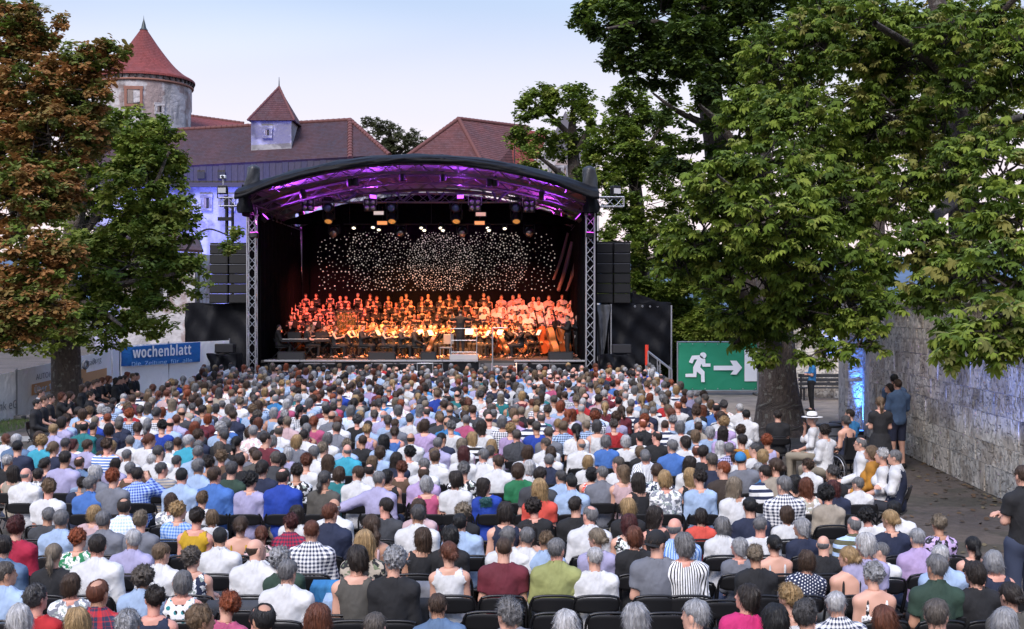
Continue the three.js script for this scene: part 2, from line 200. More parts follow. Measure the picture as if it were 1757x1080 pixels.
{ // long range with the wooden gallery and the little turret
  const D = 78, B = D + 7, t = thing('castle_range', 'long castle building with dark tiled roof and timber gallery above white wall', 'building', [0, 0, 0]);
  const e0 = P(150, 293, D), e1 = P(668, 266, D), r0 = P(150, 232, D + 4), r1 = P(601, 206, D + 4), b0 = V(e0.x, e0.y, -B), b1 = V(e1.x, e1.y, -B);
  const wx0 = e0.x + .3, wx1 = e1.x - .4, yG = e1.y - .2, yB = hOf(316, D);
  part('wall', boxUV(box(wx1 - wx0, yB, 6, (wx0 + wx1) / 2, yB / 2, -D - 3.4)), mat.plaster, t);
  const y0 = e0.y - .1; const gp = []; // gallery boards: its top follows the eave
  const nB = 46; for (let i = 0; i < nB; i++) { const xa = lerp(wx0, wx1, i / nB), xb = lerp(wx0, wx1, (i + .955) / nB), top = lerp(e0.y, e1.y, (i + .5) / nB) - .08; const g = box(xb - xa, top - yB, .09, (xa + xb) / 2, (top + yB) / 2, -D - .12 - rr(0, .03)); const m = part('board', g, i % 3 ? mat.timber : M([.05, .045, .06], .8, { map: T.grain }), t); void m; }
  part('gallery_beam', box(wx1 - wx0 + .2, .28, .3, (wx0 + wx1) / 2, yB - .05, -D - .1), mat.timber, t);
  part('gallery_wall', box(wx1 - wx0 - .2, e1.y - yB - 1.0, 5.5, (wx0 + wx1) / 2, (e1.y + yB - 1.0) / 2, -D - 3.1), mat.dark, t);
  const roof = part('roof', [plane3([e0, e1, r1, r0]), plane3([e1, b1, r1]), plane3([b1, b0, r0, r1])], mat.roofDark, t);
  part('ridge', [ridgeTiles(r0, r1), ridgeTiles(r1, e1), ridgeTiles(r1, P(601, 272, D - .1), .2)], mat.ridge, roof);
  for (const px of [345, 380, 500]) { const x = xOf(px, D); part('hatch', box(.5, .45, .12, x, hOf(301, D), -D - .02), mat.dark, t); }
  for (const px of [352, 392]) windowIn(t, xOf(px, D), hOf(348, D), -D - .38, .35, .7, 0, mat.plaster);
  const stain = []; for (let i = 0; i < 30; i++) { const x = lerp(wx0 + 8, wx1, rnd()), y = hOf(rr(320, 640), D); stain.push(new THREE.CircleGeometry(rr(.15, .5), 7).scale(rr(.6, 1.6), rr(.6, 1.4), 1).translate(x, y, -D - .386)); } part('patch', stain, M([.30, .29, .32], .95, { map: T.grain }), t).userData.kind = 'stuff';
  // turret
  const q = thing('roof_turret', 'small white square turret with pyramid tile roof on the castle roof', 'turret'), T0 = D + 1.2, xa = xOf(431, T0), xb = xOf(500, T0), dep = 3.1, yt = hOf(207, T0), yb = hOf(262, T0) - 1;
  part('wall', boxUV(box(xb - xa, yt - yb, dep, (xa + xb) / 2, (yt + yb) / 2, -T0 - dep / 2)), mat.plaster, q);
  const ap = P(479, 150, T0 + dep / 2), c = [V(xa - .2, yt - .02, -T0 + .2), V(xb + .25, yt - .02, -T0 + .2), V(xb + .25, yt - .02, -T0 - dep - .2), V(xa - .2, yt - .02, -T0 - dep - .2)];
  const rf = part('roof', [0, 1, 2, 3].map((k) => plane3([c[k], c[(k + 1) % 4], ap], .08)), roofM(tiles([.12, .034, .038], [.06, .032, .04], 12)), q);
  part('ridge', [0, 1].map((k) => ridgeTiles(c[k], ap, .09)), mat.ridge, rf); part('finial', rod(ap, ap.clone().add(V(0, .7, 0)), .05, .015), mat.dark, rf);
  windowIn(q, xOf(459, T0), hOf(228, T0), -T0 + .01, .26, .4, 0, mat.plaster);
}
{ // red roof between tower and range
  const D = 98, t = thing('rear_building', 'low building with bright red tiled roof between round tower and turret', 'building'), a = P(325, 222, D), b = P(428, 220, D), c = P(418, 212, D + 5), d = P(325, 199, D + 5);
  part('roof', [plane3([a, b, c, d])], mat.roofRed, t); part('wall', boxUV(box(b.x - a.x - .4, a.y - .3, 6, (a.x + b.x) / 2, (a.y - .3) / 2, -D - 3.3)), mat.plaster, t); part('ridge', ridgeTiles(d, c), mat.ridge, t);
}
{ // hipped house behind the stage, with its wing
  const D = 80, t = thing('hipped_house', 'house with brown hipped tile roof behind the stage canopy', 'building'), y = hOf(300, D), a = P(655, 300, D), b = P(838, 300, D), r0 = P(787, 204, D + 4), r1 = P(905, 219, D + 9), e = V(a.x + 1, y, -D - 12), f = P(930, 300, D + 9);
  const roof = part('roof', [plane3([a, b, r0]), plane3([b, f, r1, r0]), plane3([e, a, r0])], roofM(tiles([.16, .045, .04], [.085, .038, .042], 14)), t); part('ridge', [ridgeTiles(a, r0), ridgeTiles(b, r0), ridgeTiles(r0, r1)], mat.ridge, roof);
  part('wall', boxUV(box(b.x - a.x - .8, y - .2, 9, (a.x + b.x) / 2, (y - .2) / 2, -D - 5)), mat.plaster, t);
  const w = thing('gabled_wing', 'pale gabled wing with red roof, half hidden behind the trees', 'building'), D2 = 84, g0 = P(842, 290, D2), g1 = P(892, 222, D2 + 2), g2 = P(1010, 290, D2 + 1), h0 = V(g0.x + 2, g0.y, -D2 - 9), h1 = V(g1.x + 2.2, g1.y, -D2 - 9);
  const wr = part('roof', [plane3([g0, P(905, 330, D2), P(940, 228, D2 + 2), g1])], mat.roofRed, w); part('ridge', ridgeTiles(g0, g1, .14), mat.ridge, wr);
  part('wall', boxUV(box(xOf(1030, D2) - xOf(890, D2), hOf(270, D2), 6, (xOf(1030, D2) + xOf(890, D2)) / 2, hOf(270, D2) / 2, -D2 - 4)), mat.plasterWarm, w);
  const gx0 = xOf(925, D2), gx1 = xOf(1018, D2), gy = hOf(272, D2) - .2; part('gable', [soup([[gx0, gy, -D2 - 1.2], [gx1, gy, -D2 - 1.2], [(gx0 + gx1) / 2, hOf(186, D2), -D2 - 1.2]]), soup([[gx1, gy, -D2 - 1.6], [gx0, gy, -D2 - 1.6], [(gx0 + gx1) / 2, hOf(186, D2), -D2 - 1.6]])], mat.plaster, w);
  for (const [px, py] of [[955, 300], [985, 300], [1010, 325], [960, 335]]) windowIn(w, xOf(px, D2), hOf(py, D2), -D2 - .98, .7, 1.1, 0, mat.plaster);
  const an = thing('lightning_rod', 'thin grey pole rising above the hipped roof', 'pole', P(883, 240, D)); part('mast', rod(V(0, -2, 0), V(0, 2.2, 0), .05, .025), mat.dark, an); part('mount', box(.3, .25, .3, 0, -1.9, 0), mat.dark, an);
  void h0; void h1; void g2;
}
{ // little shed roof and wall beside the fence on the left, behind the tree
  const D = 60, t = thing('lean_to_building', 'low stone building with tiled lean-to roof beside the speaker tower', 'building'), x0 = xOf(300, D), x1 = xOf(338, D), y = hOf(430, D), yt = hOf(400, D);
  part('roof', plane3([V(x0 - 3, y + .3, -D + .2), V(x1 + .3, y, -D + .2), V(x1 - .7, yt, -D - 2.6), V(x0 - 3, yt + .3, -D - 2.6)]), mat.roofDark, t);
  part('wall', boxUV(box(x1 - x0 + 3 - .3, y - .1, 3, (x0 - 3 + x1) / 2, (y - .1) / 2, -D - 1.6)), mat.plasterWarm, t); part('gutter', [rod(V(x1 + .32, y - .05, -D + .2), V(x1 - .66, yt - .05, -D - 2.6), .07), rod(V(x1 + .1, y - .1, -D + .1), V(x1 + .1, 0, -D + .1), .06)], mat.dark, t);
  windowIn(t, x0 - 1, hOf(500, D), -D - .05, .8, 1.1, 0, mat.plasterWarm);
}
// ---------------------------------------------------------------- the ashlar wall on the right
const stoneTex = (s, a, b, c) => { const t = tex(512, 512, (u, v) => { const n = tfbm(u, v, 5, 6, s), m = tfbm(u, v, 26, 4, s + 4), st = tfbm(u, v * .3, 16, 4, s + 8), pit = smooth(.60, .70, tfbm(u, v, 34, 3, s + 12)), dk = smooth(.52, .72, st), br = smooth(.5, .62, n); return [0, 1, 2].map((i) => (lerp(a[i], b[i], br) * (1 - .30 * dk) * (1 - .45 * pit) + c[i] * smooth(.6, .75, m) * .12) * (.8 + .4 * m)); }); t.repeat.set(.5, .5); return t; };
const stoneBump = tex(512, 512, (u, v) => .45 * tfbm(u, v, 10, 6, 3) + .35 * tfbm(u, v * .5, 30, 4, 7) - .5 * smooth(.58, .7, tfbm(u, v, 28, 3, 19)) + .3, false); stoneBump.repeat.set(.5, .5);
const stoneMats = [[.72, .64, .54], [.66, .60, .52], [.76, .69, .59], [.60, .55, .48]].map((a, k) => M([1, 1, 1], .95, { map: stoneTex(50 + k * 7, a, a.map((x, q) => x * [.74, .70, .66][q]), [.5, .5, .48]), bumpMap: stoneBump, bumpScale: .055 }));
const mortarM = M([1, 1, 1], .95, { bumpMap: stoneBump, bumpScale: .03, map: stoneTex(90, [.58, .54, .51], [.44, .40, .37], [.5, .5, .48]) });
function stoneGeo(s) {                                                           // unit block: x 0..1, y 0..1, face at z = 0, rounded and rough
  const n = 6, m = 4, pos = [], uv = [], idx = [], id = (i, j) => j * (n + 3) + i; // border ring goes back to z = -0.2
  const xs = [0, ...Array.from({ length: n + 1 }, (_, i) => i / n), 1], ys = [0, ...Array.from({ length: m + 1 }, (_, i) => i / m), 1];
  ys.forEach((y, j) => xs.forEach((x, i) => { const e = i === 0 || j === 0 || i === n + 2 || j === m + 2, rim = i === 1 || j === 1 || i === n + 1 || j === m + 1; const c = (e ? 0 : .012); pos.push(lerp(x, .5, c) + vnoise(x * 5, y * 4, s) * (rim || e ? .012 : 0), lerp(y, .5, c * 1.3) + vnoise(x * 5, y * 4, s + 9) * (rim || e ? .02 : 0), e ? -.2 : (rim ? -.001 : 0) + fbm(x * 2.2 + s * 3, y * 2.2, s, 3) * .016); uv.push(x * .7 + s * .31, y * .42 + s * .17); }));
  for (let j = 0; j < m + 2; j++) for (let i = 0; i < n + 2; i++) idx.push(id(i, j), id(i + 1, j), id(i + 1, j + 1), id(i, j), id(i + 1, j + 1), id(i, j + 1));
  const g = new THREE.BufferGeometry(); g.setAttribute('position', new THREE.Float32BufferAttribute(pos, 3)); g.setAttribute('uv', new THREE.Float32BufferAttribute(uv, 2)); g.setIndex(idx); return toCreasedNormals(g, .55);
}
const stoneGeos = Array.from({ length: 10 }, (_, k) => stoneGeo(k + 1));
function stoneFace(parent, L, Hh, x0 = 0, y0 = 0, z = 0, turn = 0, course = [.36, .50], len = [.55, 1.15]) {
  const holder = turn ? { a: turn } : null; let y = y0;
  while (y < y0 + Hh - .08) {
    const h = Math.min(rr(...course), y0 + Hh - y); let x = x0 - rr(0, .3);
    while (x < x0 + L) { let w = rr(...len), xa = Math.max(x, x0), xb = Math.min(x + w, x0 + L); if (x0 + L - xb < .22) xb = x0 + L; if (xb - xa > .12) { const m = part('stone', pick(stoneGeos), pick(stoneMats), parent); m.scale.set(xb - xa - .010, h - .010, 1); if (holder) { m.rotation.y = turn; m.position.set(z, y + .007, -(xa) ); } else m.position.set(xa + .007, y + .007, z + rr(-.006, .012)); } x = xb === x0 + L ? x0 + L : xa + (xb - xa); }
    y += h;
  }
}
{
  const wall = thing('castle_wall', 'tall weathered ashlar stone wall along the right edge of the yard', 'wall', [9.22, 0, -30.2], -Math.atan2(16.6, -1.15)); wall.rotation.y = -(Math.PI / 2 + Math.atan2(1.15, 16.6));
  part('core', boxUV(box(19, 3.42, .9, 8.6, 1.71, -.52), .5), mortarM, wall); stoneFace(wall, 18, 3.44, 0, 0, -.052, 0, [.40, .56], [.5, 1.3]); part('coping', boxUV(rbox(19, .12, 1.05, .03, 8.6, 3.49, -.5), .5), stoneMats[3], wall);
  // the return pier with the first blue lamp, the recess beyond it and the far wall
  const pier = thing('wall_pier', 'stone pier at the corner of the wall, lit blue from below', 'pier', [8.95, 0, -31.6]); part('core', boxUV(box(1.5, 3.5, .84, .78, 1.75, 0), .5), mortarM, pier); stoneFace(pier, 1.5, 3.5, .02, 0, .445, 0, [.4, .5], [.7, 1.5]);
  const far = thing('far_wall', 'pale stone wall behind the bench at the end of the yard', 'wall', [10.1, 0, -43.6]); part('core', boxUV(box(5.2, 3.0, .6, 2.3, 1.5, -.34), .5), mortarM, far); stoneFace(far, 5.2, 3.0, -.3, 0, 0, 0, [.38, .5], [.6, 1.2]); part('coping', boxUV(rbox(5.3, .12, .8, .03, 2.3, 3.07, -.34), .5), stoneMats[3], far);
  const side = thing('recess_wall', 'stone side wall of the recess beyond the white pillar', 'wall', [10.55, 0, -35.2], -1.5); part('core', boxUV(box(3.4, 3.3, .6, 1.2, 1.65, -.34), .5), mortarM, side); stoneFace(side, 3.4, 3.3, -.5, 0, 0);
  const post = thing('timber_post', 'dark upright timber post beside the white pillar', 'post', [9.72, 0, -32.9]); part('shaft', box(.26, 3.3, .26, 0, 1.65, 0), M([.07, .055, .045], .85, { map: T.grain }), post); part('cap', box(.34, .1, .34, 0, 3.35, 0), M([.06, .05, .045], .85), post);
  const cab = thing('utility_pillar', 'pale grey metal utility pillar in front of the recess', 'pillar', [9.55, 0, -32.55]); part('housing', rbox(.46, 1.02, .42, .03, 0, .51, 0), M([.48, .50, .54], .45, { metalness: .3 }), cab); part('lid', rbox(.5, .06, .46, .02, 0, 1.05, 0), M([.42, .44, .48], .45, { metalness: .3 }), cab); part('door', rbox(.36, .8, .02, .01, 0, .5, .22), M([.50, .52, .56], .45, { metalness: .3 }), cab);
  const bench = thing('park_bench', 'dark wooden bench against the far wall', 'bench', [11.4, 0, -42.6]); const bm = M([.04, .04, .045], .7, { map: T.grain });
  for (let k = 0; k < 3; k++) part('slat', rbox(1.7, .04, .12, .01, 0, .46, -.14 + k * .14), bm, bench); for (let k = 0; k < 3; k++) part('slat', rbox(1.7, .12, .03, .01, 0, .58 + k * .15, -.3 - k * .02), bm, bench); for (const s of [-1, 1]) { part('leg', [box(.06, .46, .06, s * .75, .23, .14), box(.06, .95, .06, s * .75, .47, -.33), box(.06, .05, .5, s * .75, .43, -.1)], mat.dark, bench); }
  // blue uplights at the wall: fitting and light
  const blueM = M([.1, .2, .6], .5, { emissive: C(.05, .22, 1), emissiveIntensity: 2.2 });
  const up = (x, y, z, tx, ty, tz, I, ang, label) => { const t = thing('uplight', label, 'light', [x, y, z], 0); part('housing', [rbox(.26, .1, .16, .02, 0, .05, 0), box(.04, .14, .2, -.15, .07, 0), box(.04, .14, .2, .15, .07, 0)], mat.dark, t); part('lens', box(.22, .02, .12, 0, .105, 0), blueM, t); const L = new THREE.SpotLight(C(.05, .2, 1), I, 0, ang, .5, 2); L.position.set(x, y + .14, z); L.target.position.set(tx, ty, tz); L.castShadow = true; L.shadow.radius = 2; scene.add(L, L.target); };
  up(9.28, 0, -31.0, 9.3, 3.2, -31.16, 95, .22, 'small blue uplight at the foot of the stone pier');
  up(9.75, 1.1, -32.5, 9.8, 3.4, -32.95, 50, .25, 'small blue uplight on top of the utility pillar');
  up(11.9, .5, -43.2, 11.95, 3.2, -43.55, 60, .3, 'small blue uplight on the bench end by the far wall');
  // a lamp farther along the yard throws blue on the near stretch of the wall
  const fl = thing('floodlight', 'blue floodlight on a short stand beside the seating', 'light', [6.3, 0, -11.2]); part('stand', [rod(V(0, 0, 0), V(0, 1.7, 0), .03), rod(V(-.4, 0, 0), V(.4, 0, 0), .025), rod(V(0, 0, -.4), V(0, 0, .4), .025)], mat.dark, fl); part('housing', rbox(.3, .3, .2, .03, .02, 1.85, 0), mat.dark, fl).rotation.y = 0; part('lens', box(.02, .24, .16, .18, 1.85, 0), blueM, fl);
  const L = new THREE.SpotLight(C(.08, .2, 1), 420, 0, .10, .8, 2); L.position.set(6.52, 1.85, -11.4); L.target.position.set(8.5, 1.9, -19.6); L.castShadow = true; L.shadow.radius = 3; scene.add(L, L.target); 
  // bins beside the row of chairs
  for (const [x, z, h, r, label] of [[xOf(1424, 25.6), -25.6, .88, .27, 'grey round litter bin beside the aisle'], [xOf(1440, 26.6), -26.6, .84, .2, 'narrow grey litter bin behind the round bin']]) {
    const b = thing('litter_bin', label, 'bin', [x, 0, z]); const bmat = M([.22, .23, .26], .5, { metalness: .4 });
    part('drum', new THREE.LatheGeometry([[0, 0], [r * .92, 0], [r, .06], [r, h - .1], [r * 1.0, h - .1]].map(([a, c]) => new THREE.Vector2(a, c)), 24), bmat, b); part('rim', new THREE.TorusGeometry(r, .025, 6, 24).rotateX(Math.PI / 2).translate(0, h - .1, 0), mat.dark, b); part('lid', new THREE.LatheGeometry([[0, h - .05], [r * .7, h - .06], [r * .98, h - .1]].map(([a, c]) => new THREE.Vector2(a, c)), 24), M([.10, .10, .12], .5, { metalness: .4, side: THREE.DoubleSide }), b);
    for (const y of [.2, h - .3]) part('band', new THREE.TorusGeometry(r + .002, .012, 5, 24).rotateX(Math.PI / 2).translate(0, y, 0), mat.dark, b);
  }
}
// ---------------------------------------------------------------- emergency exit banner
{
  const D = 45, k = D / F, t = thing('exit_banner', 'large green emergency exit banner with white running figure and arrow', 'banner', [xOf(1231.5, D), 0, -D]), cy = hOf(629, D), w = 135 * k, h = 81 * k;
  const gb = T.folds.clone(), alloy = M([.4, .42, .45], .4, { metalness: .8 }); gb.repeat.set(1.2, .8);
  part('cloth', sheet(24, 12, (u, v) => V((u - .5) * w, cy + (v - .5) * h, .045 * fbm(u * 4 + v * 2, v * 2.5, 1, 3) + .02 * Math.sin(u * 14 + v * 5)), [1, 1], .012), M([.012, .24, .13], .7, { bumpMap: gb, bumpScale: .03 }), t);
  const q = (x, y) => new THREE.Vector2((x / 4.5 + 1000 - 1231.5) * k, cy - (y / 4.5 + 460 - 629) * k);
  const poly = (s) => new THREE.ExtrudeGeometry(new THREE.Shape(s.split(' ').map((p) => q(...p.split(',').map(Number)))), { depth: .006, bevelEnabled: false }).translate(0, 0, .055), wh = M([.78, .80, .86], .7);
  part('running_figure', [poly('905,674 842,677 818,728 846,738 860,706 882,706 851,768 852,816 792,818 792,843 876,843 880,800 912,826 913,881 941,881 939,800 906,766 914,740 925,763 985,763 985,738 946,738 945,706'), new THREE.CylinderGeometry(.125, .125, .006, 20).rotateX(Math.PI / 2).translate(q(928, 676).x, q(928, 676).y, .058)], wh, t);
  part('arrow', poly('1010,755 1160,755 1136,716 1186,716 1230,770 1186,824 1138,822 1164,790 1010,790'), wh, t);
  part('door_symbol', poly('1248,632 1345,632 1345,875 1248,875'), wh, t);
  for (let e = 0; e < 14; e++) part('eyelet', new THREE.TorusGeometry(.018, .007, 5, 10).translate(lerp(-w / 2 + .06, w / 2 - .06, (e % 7) / 6), cy + (e < 7 ? 1 : -1) * (h / 2 - .05), .05), alloy, t);
  for (const s of [-1, 1]) part('post', rod(V(s * (w / 2 + .03), 0, 0), V(s * (w / 2 + .03), cy + h / 2 + .06, 0), .035), M([.4, .42, .45], .4, { metalness: .8 }), t);
  for (const y of [cy - h / 2 - .03, cy + h / 2 + .03]) part('rail', rod(V(-w / 2, y, -.03), V(w / 2, y, -.03), .025), M([.4, .42, .45], .4, { metalness: .8 }), t);
  for (const s of [-1, 1]) part('foot', rbox(.2, .1, .7, .03, s * (w / 2), .05, 0), M([.1, .1, .1], .9), t);
}
// ---------------------------------------------------------------- banner fence on the left
{
  const post = M([.22, .23, .26], .5, { metalness: .6 }), folds = T.folds.clone(); folds.repeat.set(.7, .4); const white = M([.86, .87, .90], .75, { bumpMap: folds, bumpScale: .05 }), grey = M([.20, .21, .24], .8), orange = M([.60, .34, .17], .75), blue = M([.008, .13, .43], .6, { bumpMap: folds, bumpScale: .03 }), pale = M([.74, .78, .86], .7);
  function panel(name, label, px0, px1, D0, D1, t0, t1, b0, b1, m = white, lift = 0, ph = 0) {
    const A = P(px0, b0, D0), B = P(px1, b1, D1), A2 = P(px0, t0, D0), B2 = P(px1, t1, D1), L = Math.hypot(B.x - A.x, B.z - A.z), g = thing(name, label, 'banner', [(A.x + B.x) / 2, 0, (A.z + B.z) / 2], -Math.atan2(B.z - A.z, B.x - A.x));
    const yb = (u) => lerp(A.y, B.y, u), yt = (u) => lerp(A2.y, B2.y, u), z = (u, v) => lift + .03 * Math.sin(u * L * 2.3 + ph) * (.4 + v * .6) + .03 * fbm(u * L, v * 2, ph, 3);
    part('cloth', sheet(Math.ceil(L * 5), 8, (u, v) => V((u - .5) * L, lerp(yb(u), yt(u), v), z(u, v)), [L, 2], .01), m, g);
    const at = (px, py) => { const u = (px - px0) / (px1 - px0), D = lerp(D0, D1, u); return [(u - .5) * L, hOf(py, D), u]; };
    return { g, at, L, A, B, yb, yt, slope: ((B.y + B2.y) - (A.y + A2.y)) / 2 / L, z };
  }
  const put = (p, name, geo, px, py, m, up = .07) => { const [x, y] = p.at(px, py); const q = geo.attributes.position; for (let i = 0; i < q.count; i++) q.setY(i, q.getY(i) + p.slope * q.getX(i)); geo.translate(x, y, up); return part(name, geo, m, p.g); };
  const posts = (p, ends) => { for (const u of ends) part('post', rod(V((u - .5) * p.L, Math.min(0, p.yb(u)), -.03), V((u - .5) * p.L, p.yt(u) + .06, -.03), .028), post, p.g); for (const u of ends) part('foot', rbox(.22, .12, .5, .03, (u - .5) * p.L, Math.max(.06, p.yb(u) - .06), 0), M([.16, .16, .17], .9), p.g); };
  const a = panel('banner_fence', 'white printed banner at the near end of the fence, left of the tree', -60, 27, 33.2, 35.3, 652, 638, 735, 719, white, 0, 1); posts(a, [0, 1]); put(a, 'lettering', words('Bank eG', .24, 'regular'), 1, 697, grey);
  const b = panel('banner_fence', 'long white banner with orange strip running behind the tree trunk', 29, 190, 35.4, 40, 636, 600, 717, 676, white, 0, 4); posts(b, [0, 1]);
  put(b, 'lettering', words('AUTOHAUS', .17, 'regular'), 75, 643, grey); put(b, 'lettering', words('AUTOLAND', .15, 'bold'), 105, 636, M([.42, .44, .48], .8));
  for (const [x0, x1, y] of [[48, 100, 662], [134, 178, 644]]) { const [ax] = b.at(x0, y), [bx] = b.at(x1, y); put(b, 'orange_strip', box(bx - ax, .34, .006), (x0 + x1) / 2, y + 1, orange, .075); }
  put(b, 'lettering', words('Über 1.300', .19, 'bold'), 74, 663, pale, .085); put(b, 'orange_strip', box(.3, .3, .006), 135, 641, orange, .07);
  put(b, 'emblem', new THREE.TorusGeometry(.12, .045, 6, 18), 139, 626, grey); for (const px of [149, 160]) put(b, 'lettering', words(px === 149 ? 'Stadt' : 'Burg', .17, 'regular'), px, 622 - (px - 149) * .2, grey);
  const c = panel('banner_fence', 'narrow plain white banner left of the blue newspaper banner', 191, 206, 40.1, 41, 599, 594, 676, 668, white, 0, 2); posts(c, [1]);
  const d = panel('banner_fence', 'plain white fence banner below the blue newspaper banner', 207, 394, 41.1, 44.6, 593, 584, 690, 664, white, 0, 6); posts(d, [.42, 1]);
  const e = panel('newspaper_banner', 'blue banner reading wochenblatt hung on the white fence', 205, 340, 41.0, 43.5, 596, 587, 629, 621, blue, .10, 6);
  const wg = words('wochenblatt', .40); wg.computeBoundingBox(); const ww = wg.boundingBox.max.x * 2, want = 2.42; wg.scale(want / ww, .95, 1); put(e, 'lettering', wg, 272, 602, pale, .165);
  const sg = words('Die  Zeitung  für  alle', .15, 'regular'); sg.computeBoundingBox(); sg.scale(2.5 / (sg.boundingBox.max.x * 2), 1, 1); put(e, 'lettering', sg, 272, 622.5, M([.3, .5, .8], .7), .165);
  // the black speaker cart before the fence, left of the stage
}
// ---------------------------------------------------------------- the concert stage
const SX = xOf(722.5, 45), SZ = -45, DECK = 1.35;
const alu = M([.55, .56, .60], .38, { metalness: .85 }), aluDull = M([.42, .42, .45], .5, { metalness: .7 }), archM = M([.14, .13, .14], .5, { metalness: .6 }), black = M([.009, .009, .011], .6), blackMetal = M([.02, .02, .024], .45, { metalness: .4 });
const vb = T.folds.clone(); vb.repeat.set(.5, .35);
const vinyl = M([.0055, .006, .009], .6, { physical: true, specularIntensity: .35, bumpMap: vb, bumpScale: .035 }), drape = M([.0045, .004, .005], .95, { physical: true, specularIntensity: .08, bumpMap: vb, bumpScale: .1 });
const LP = (px, py, D) => P(px, py, D).sub(V(SX, 0, SZ));                     // photo pixel -> the stage's own axes
const arcTop = (x) => lerp(7.92, 9.15, Math.max(0, 1 - (x / 6.55) ** 2)), arcLow = (x) => lerp(7.38, 8.72, Math.max(0, 1 - (x / 6.45) ** 2));
{
  const st = thing('concert_stage', 'large open-air concert stage with arched black canopy and purple lit trusses', 'stage', [SX, 0, SZ]);
  const planks = M([.055, .05, .048], .6, { map: T.grain });
  for (let i = 0; i < 6; i++) for (let j = 0; j < 4; j++) { part('deck_panel', rbox(2.06, .1, 2.24, .01, -5.2 + i * 2.08, DECK - .05, -1.3 - j * 2.26), planks, st); }
  for (let i = 0; i < 9; i++) { const w = 12.45 / 9, x = -6.1 + w * (i + .5), up = [0, 0, 1, 0, 0, 1, 0, 0, 0][i] * .05; if (i === 6) continue; part('skirt_panel', sheet(8, 5, (u, v) => V(x + (u - .5) * (w - .03), v * (1.2 + up), -.16 + .02 * Math.sin(u * 19 + i) * (1 - v)), [1, 1], .015), vinyl, st); part('edge_rail', rbox(w - .012, .07, .07, .008, x, DECK - .02, -.13), aluDull, st); }
  for (let i = 0; i < 7; i++) for (let j = 0; j < 3; j++) part('leg', rod(V(-6 + i * 2.05, 0, -.5 - j * 3.8), V(-6 + i * 2.05, DECK - .1, -.5 - j * 3.8), .03), aluDull, st);
  for (const s of [-1, 1]) { part('front_tower', trussGeo(V(s * 6.53, 0, 0), V(s * 6.53, 7.25, 0), .32, .36, .028), alu, st); part('rear_tower', trussGeo(V(s * 6.42, 0, -9), V(s * 6.42, 7.4, -9), .3, .36, .026), alu, st); part('side_truss', trussGeo(V(s * 6.5, 7.15, .3), V(s * 6.42, 7.15, -9), .34, .5, .026), archM, st); part('side_valance', sheet(40, 5, (u, v) => V(s * (6.60 + .04 * Math.sin(u * 40)), lerp(6.85, 8.02, v), lerp(1.3, -9.6, u)), [6, 1], .02), vinyl, st); part('base_plate', box(.9, .04, .9, s * 6.53, .02, 0), aluDull, st); }
  // arched trusses under the skin
  for (const [z, drop] of [[1.1, .34], [-1.3, .5], [-3.7, .55], [-6.2, .55], [-8.8, .55]]) {
    const N = 26, at = (u, d, dz) => { const x = lerp(-6.5, 6.5, u); return V(x, arcTop(x) - d, z + dz); }, g = [];
    for (const [d, dz] of [[drop, -.16], [drop, .16], [drop + .32, -.16], [drop + .32, .16]]) g.push(tube(Array.from({ length: 15 }, (_, i) => at(i / 14, d, dz)), .026, 48, 6));
    for (let i = 0; i < N; i++) { const a = i / N, b = (i + 1) / N, f = i % 2; for (const dz of [-.16, .16]) g.push(rod(at(f ? a : b, drop, dz), at(f ? b : a, drop + .32, dz), .013, .013, 4)); g.push(rod(at(a, drop + .32, -.16), at(b, drop + .32, .16), .012, .012, 4)); }
    part('arch_truss', g, archM, st);
  }
  for (let k = 0; k < 9; k++) { const x = lerp(-5.6, 5.6, k / 8); part('purlin', rod(V(x, arcTop(x) - .3, 1.4), V(x, arcTop(x) - .3, -9.2), .03), archM, st); }
  const N2 = 60, fold = (u, z) => .05 * Math.sin(u * 60 + z * 9 + 3 * fbm(u * 8, z, 1, 2)) * (1 - Math.min(1, Math.abs(z - 1.5))) + .06 * fbm(u * 14, z * 2.4, 4, 3);
  part('canopy', sheet(N2, 30, (u, v) => { const x = lerp(-6.72, 6.72, u); if (v < .3) { const k = v / .3, y = lerp(arcLow(x * .985), arcTop(x * .985) + .02, k), bulge = .16 * Math.sin(k * Math.PI) + .07 * Math.sin(k * 24 + u * 16 + 5 * fbm(u * 6, k * 2, 2, 3)) * Math.sin(k * Math.PI) + .06 * fbm(u * 16, k * 3, 9, 2); return V(x, y + .05 * fbm(u * 22, k * 3, 7, 2), lerp(2.05, 1.15, k * k) + bulge); } const z = lerp(1.15, -10, (v - .3) / .7); return V(x, arcTop(x * .985) + .02 + fold(u, z) * .5, z); }, [8, 6], .02), vinyl, st);
  part('ceiling_skin', sheet(40, 12, (u, v) => { const x = lerp(-6.5, 6.5, u), z = lerp(1.2, -9.6, v); return V(x, arcTop(x * .985) - .14 + .03 * fbm(u * 9, v * 5, 3, 3), z); }, [8, 6], .01), M([.15, .14, .17], .7, { bumpMap: vb, bumpScale: .08 }), st);
  part('border_drape', sheet(100, 5, (u, v) => { const x = lerp(-6.2, 6.2, u); return V(x, lerp(6.95, Math.max(7.0, arcTop(x) - .95), v), -4.75 + .06 * Math.sin(u * 130 + 2 * fbm(u * 9, v, 6, 2))); }, [12, 3], .02), drape, st);
  // drapes: back, sides, the border above the back wall
  part('back_drape', sheet(120, 6, (u, v) => V(lerp(-6.35, 6.35, u), lerp(DECK, 7.4 + 1.1 * (1 - (2 * u - 1) ** 2), v), -9.35 + .07 * Math.sin(u * 150 + 2 * fbm(u * 9, v, 2, 2))), [12, 6], .02), drape, st);
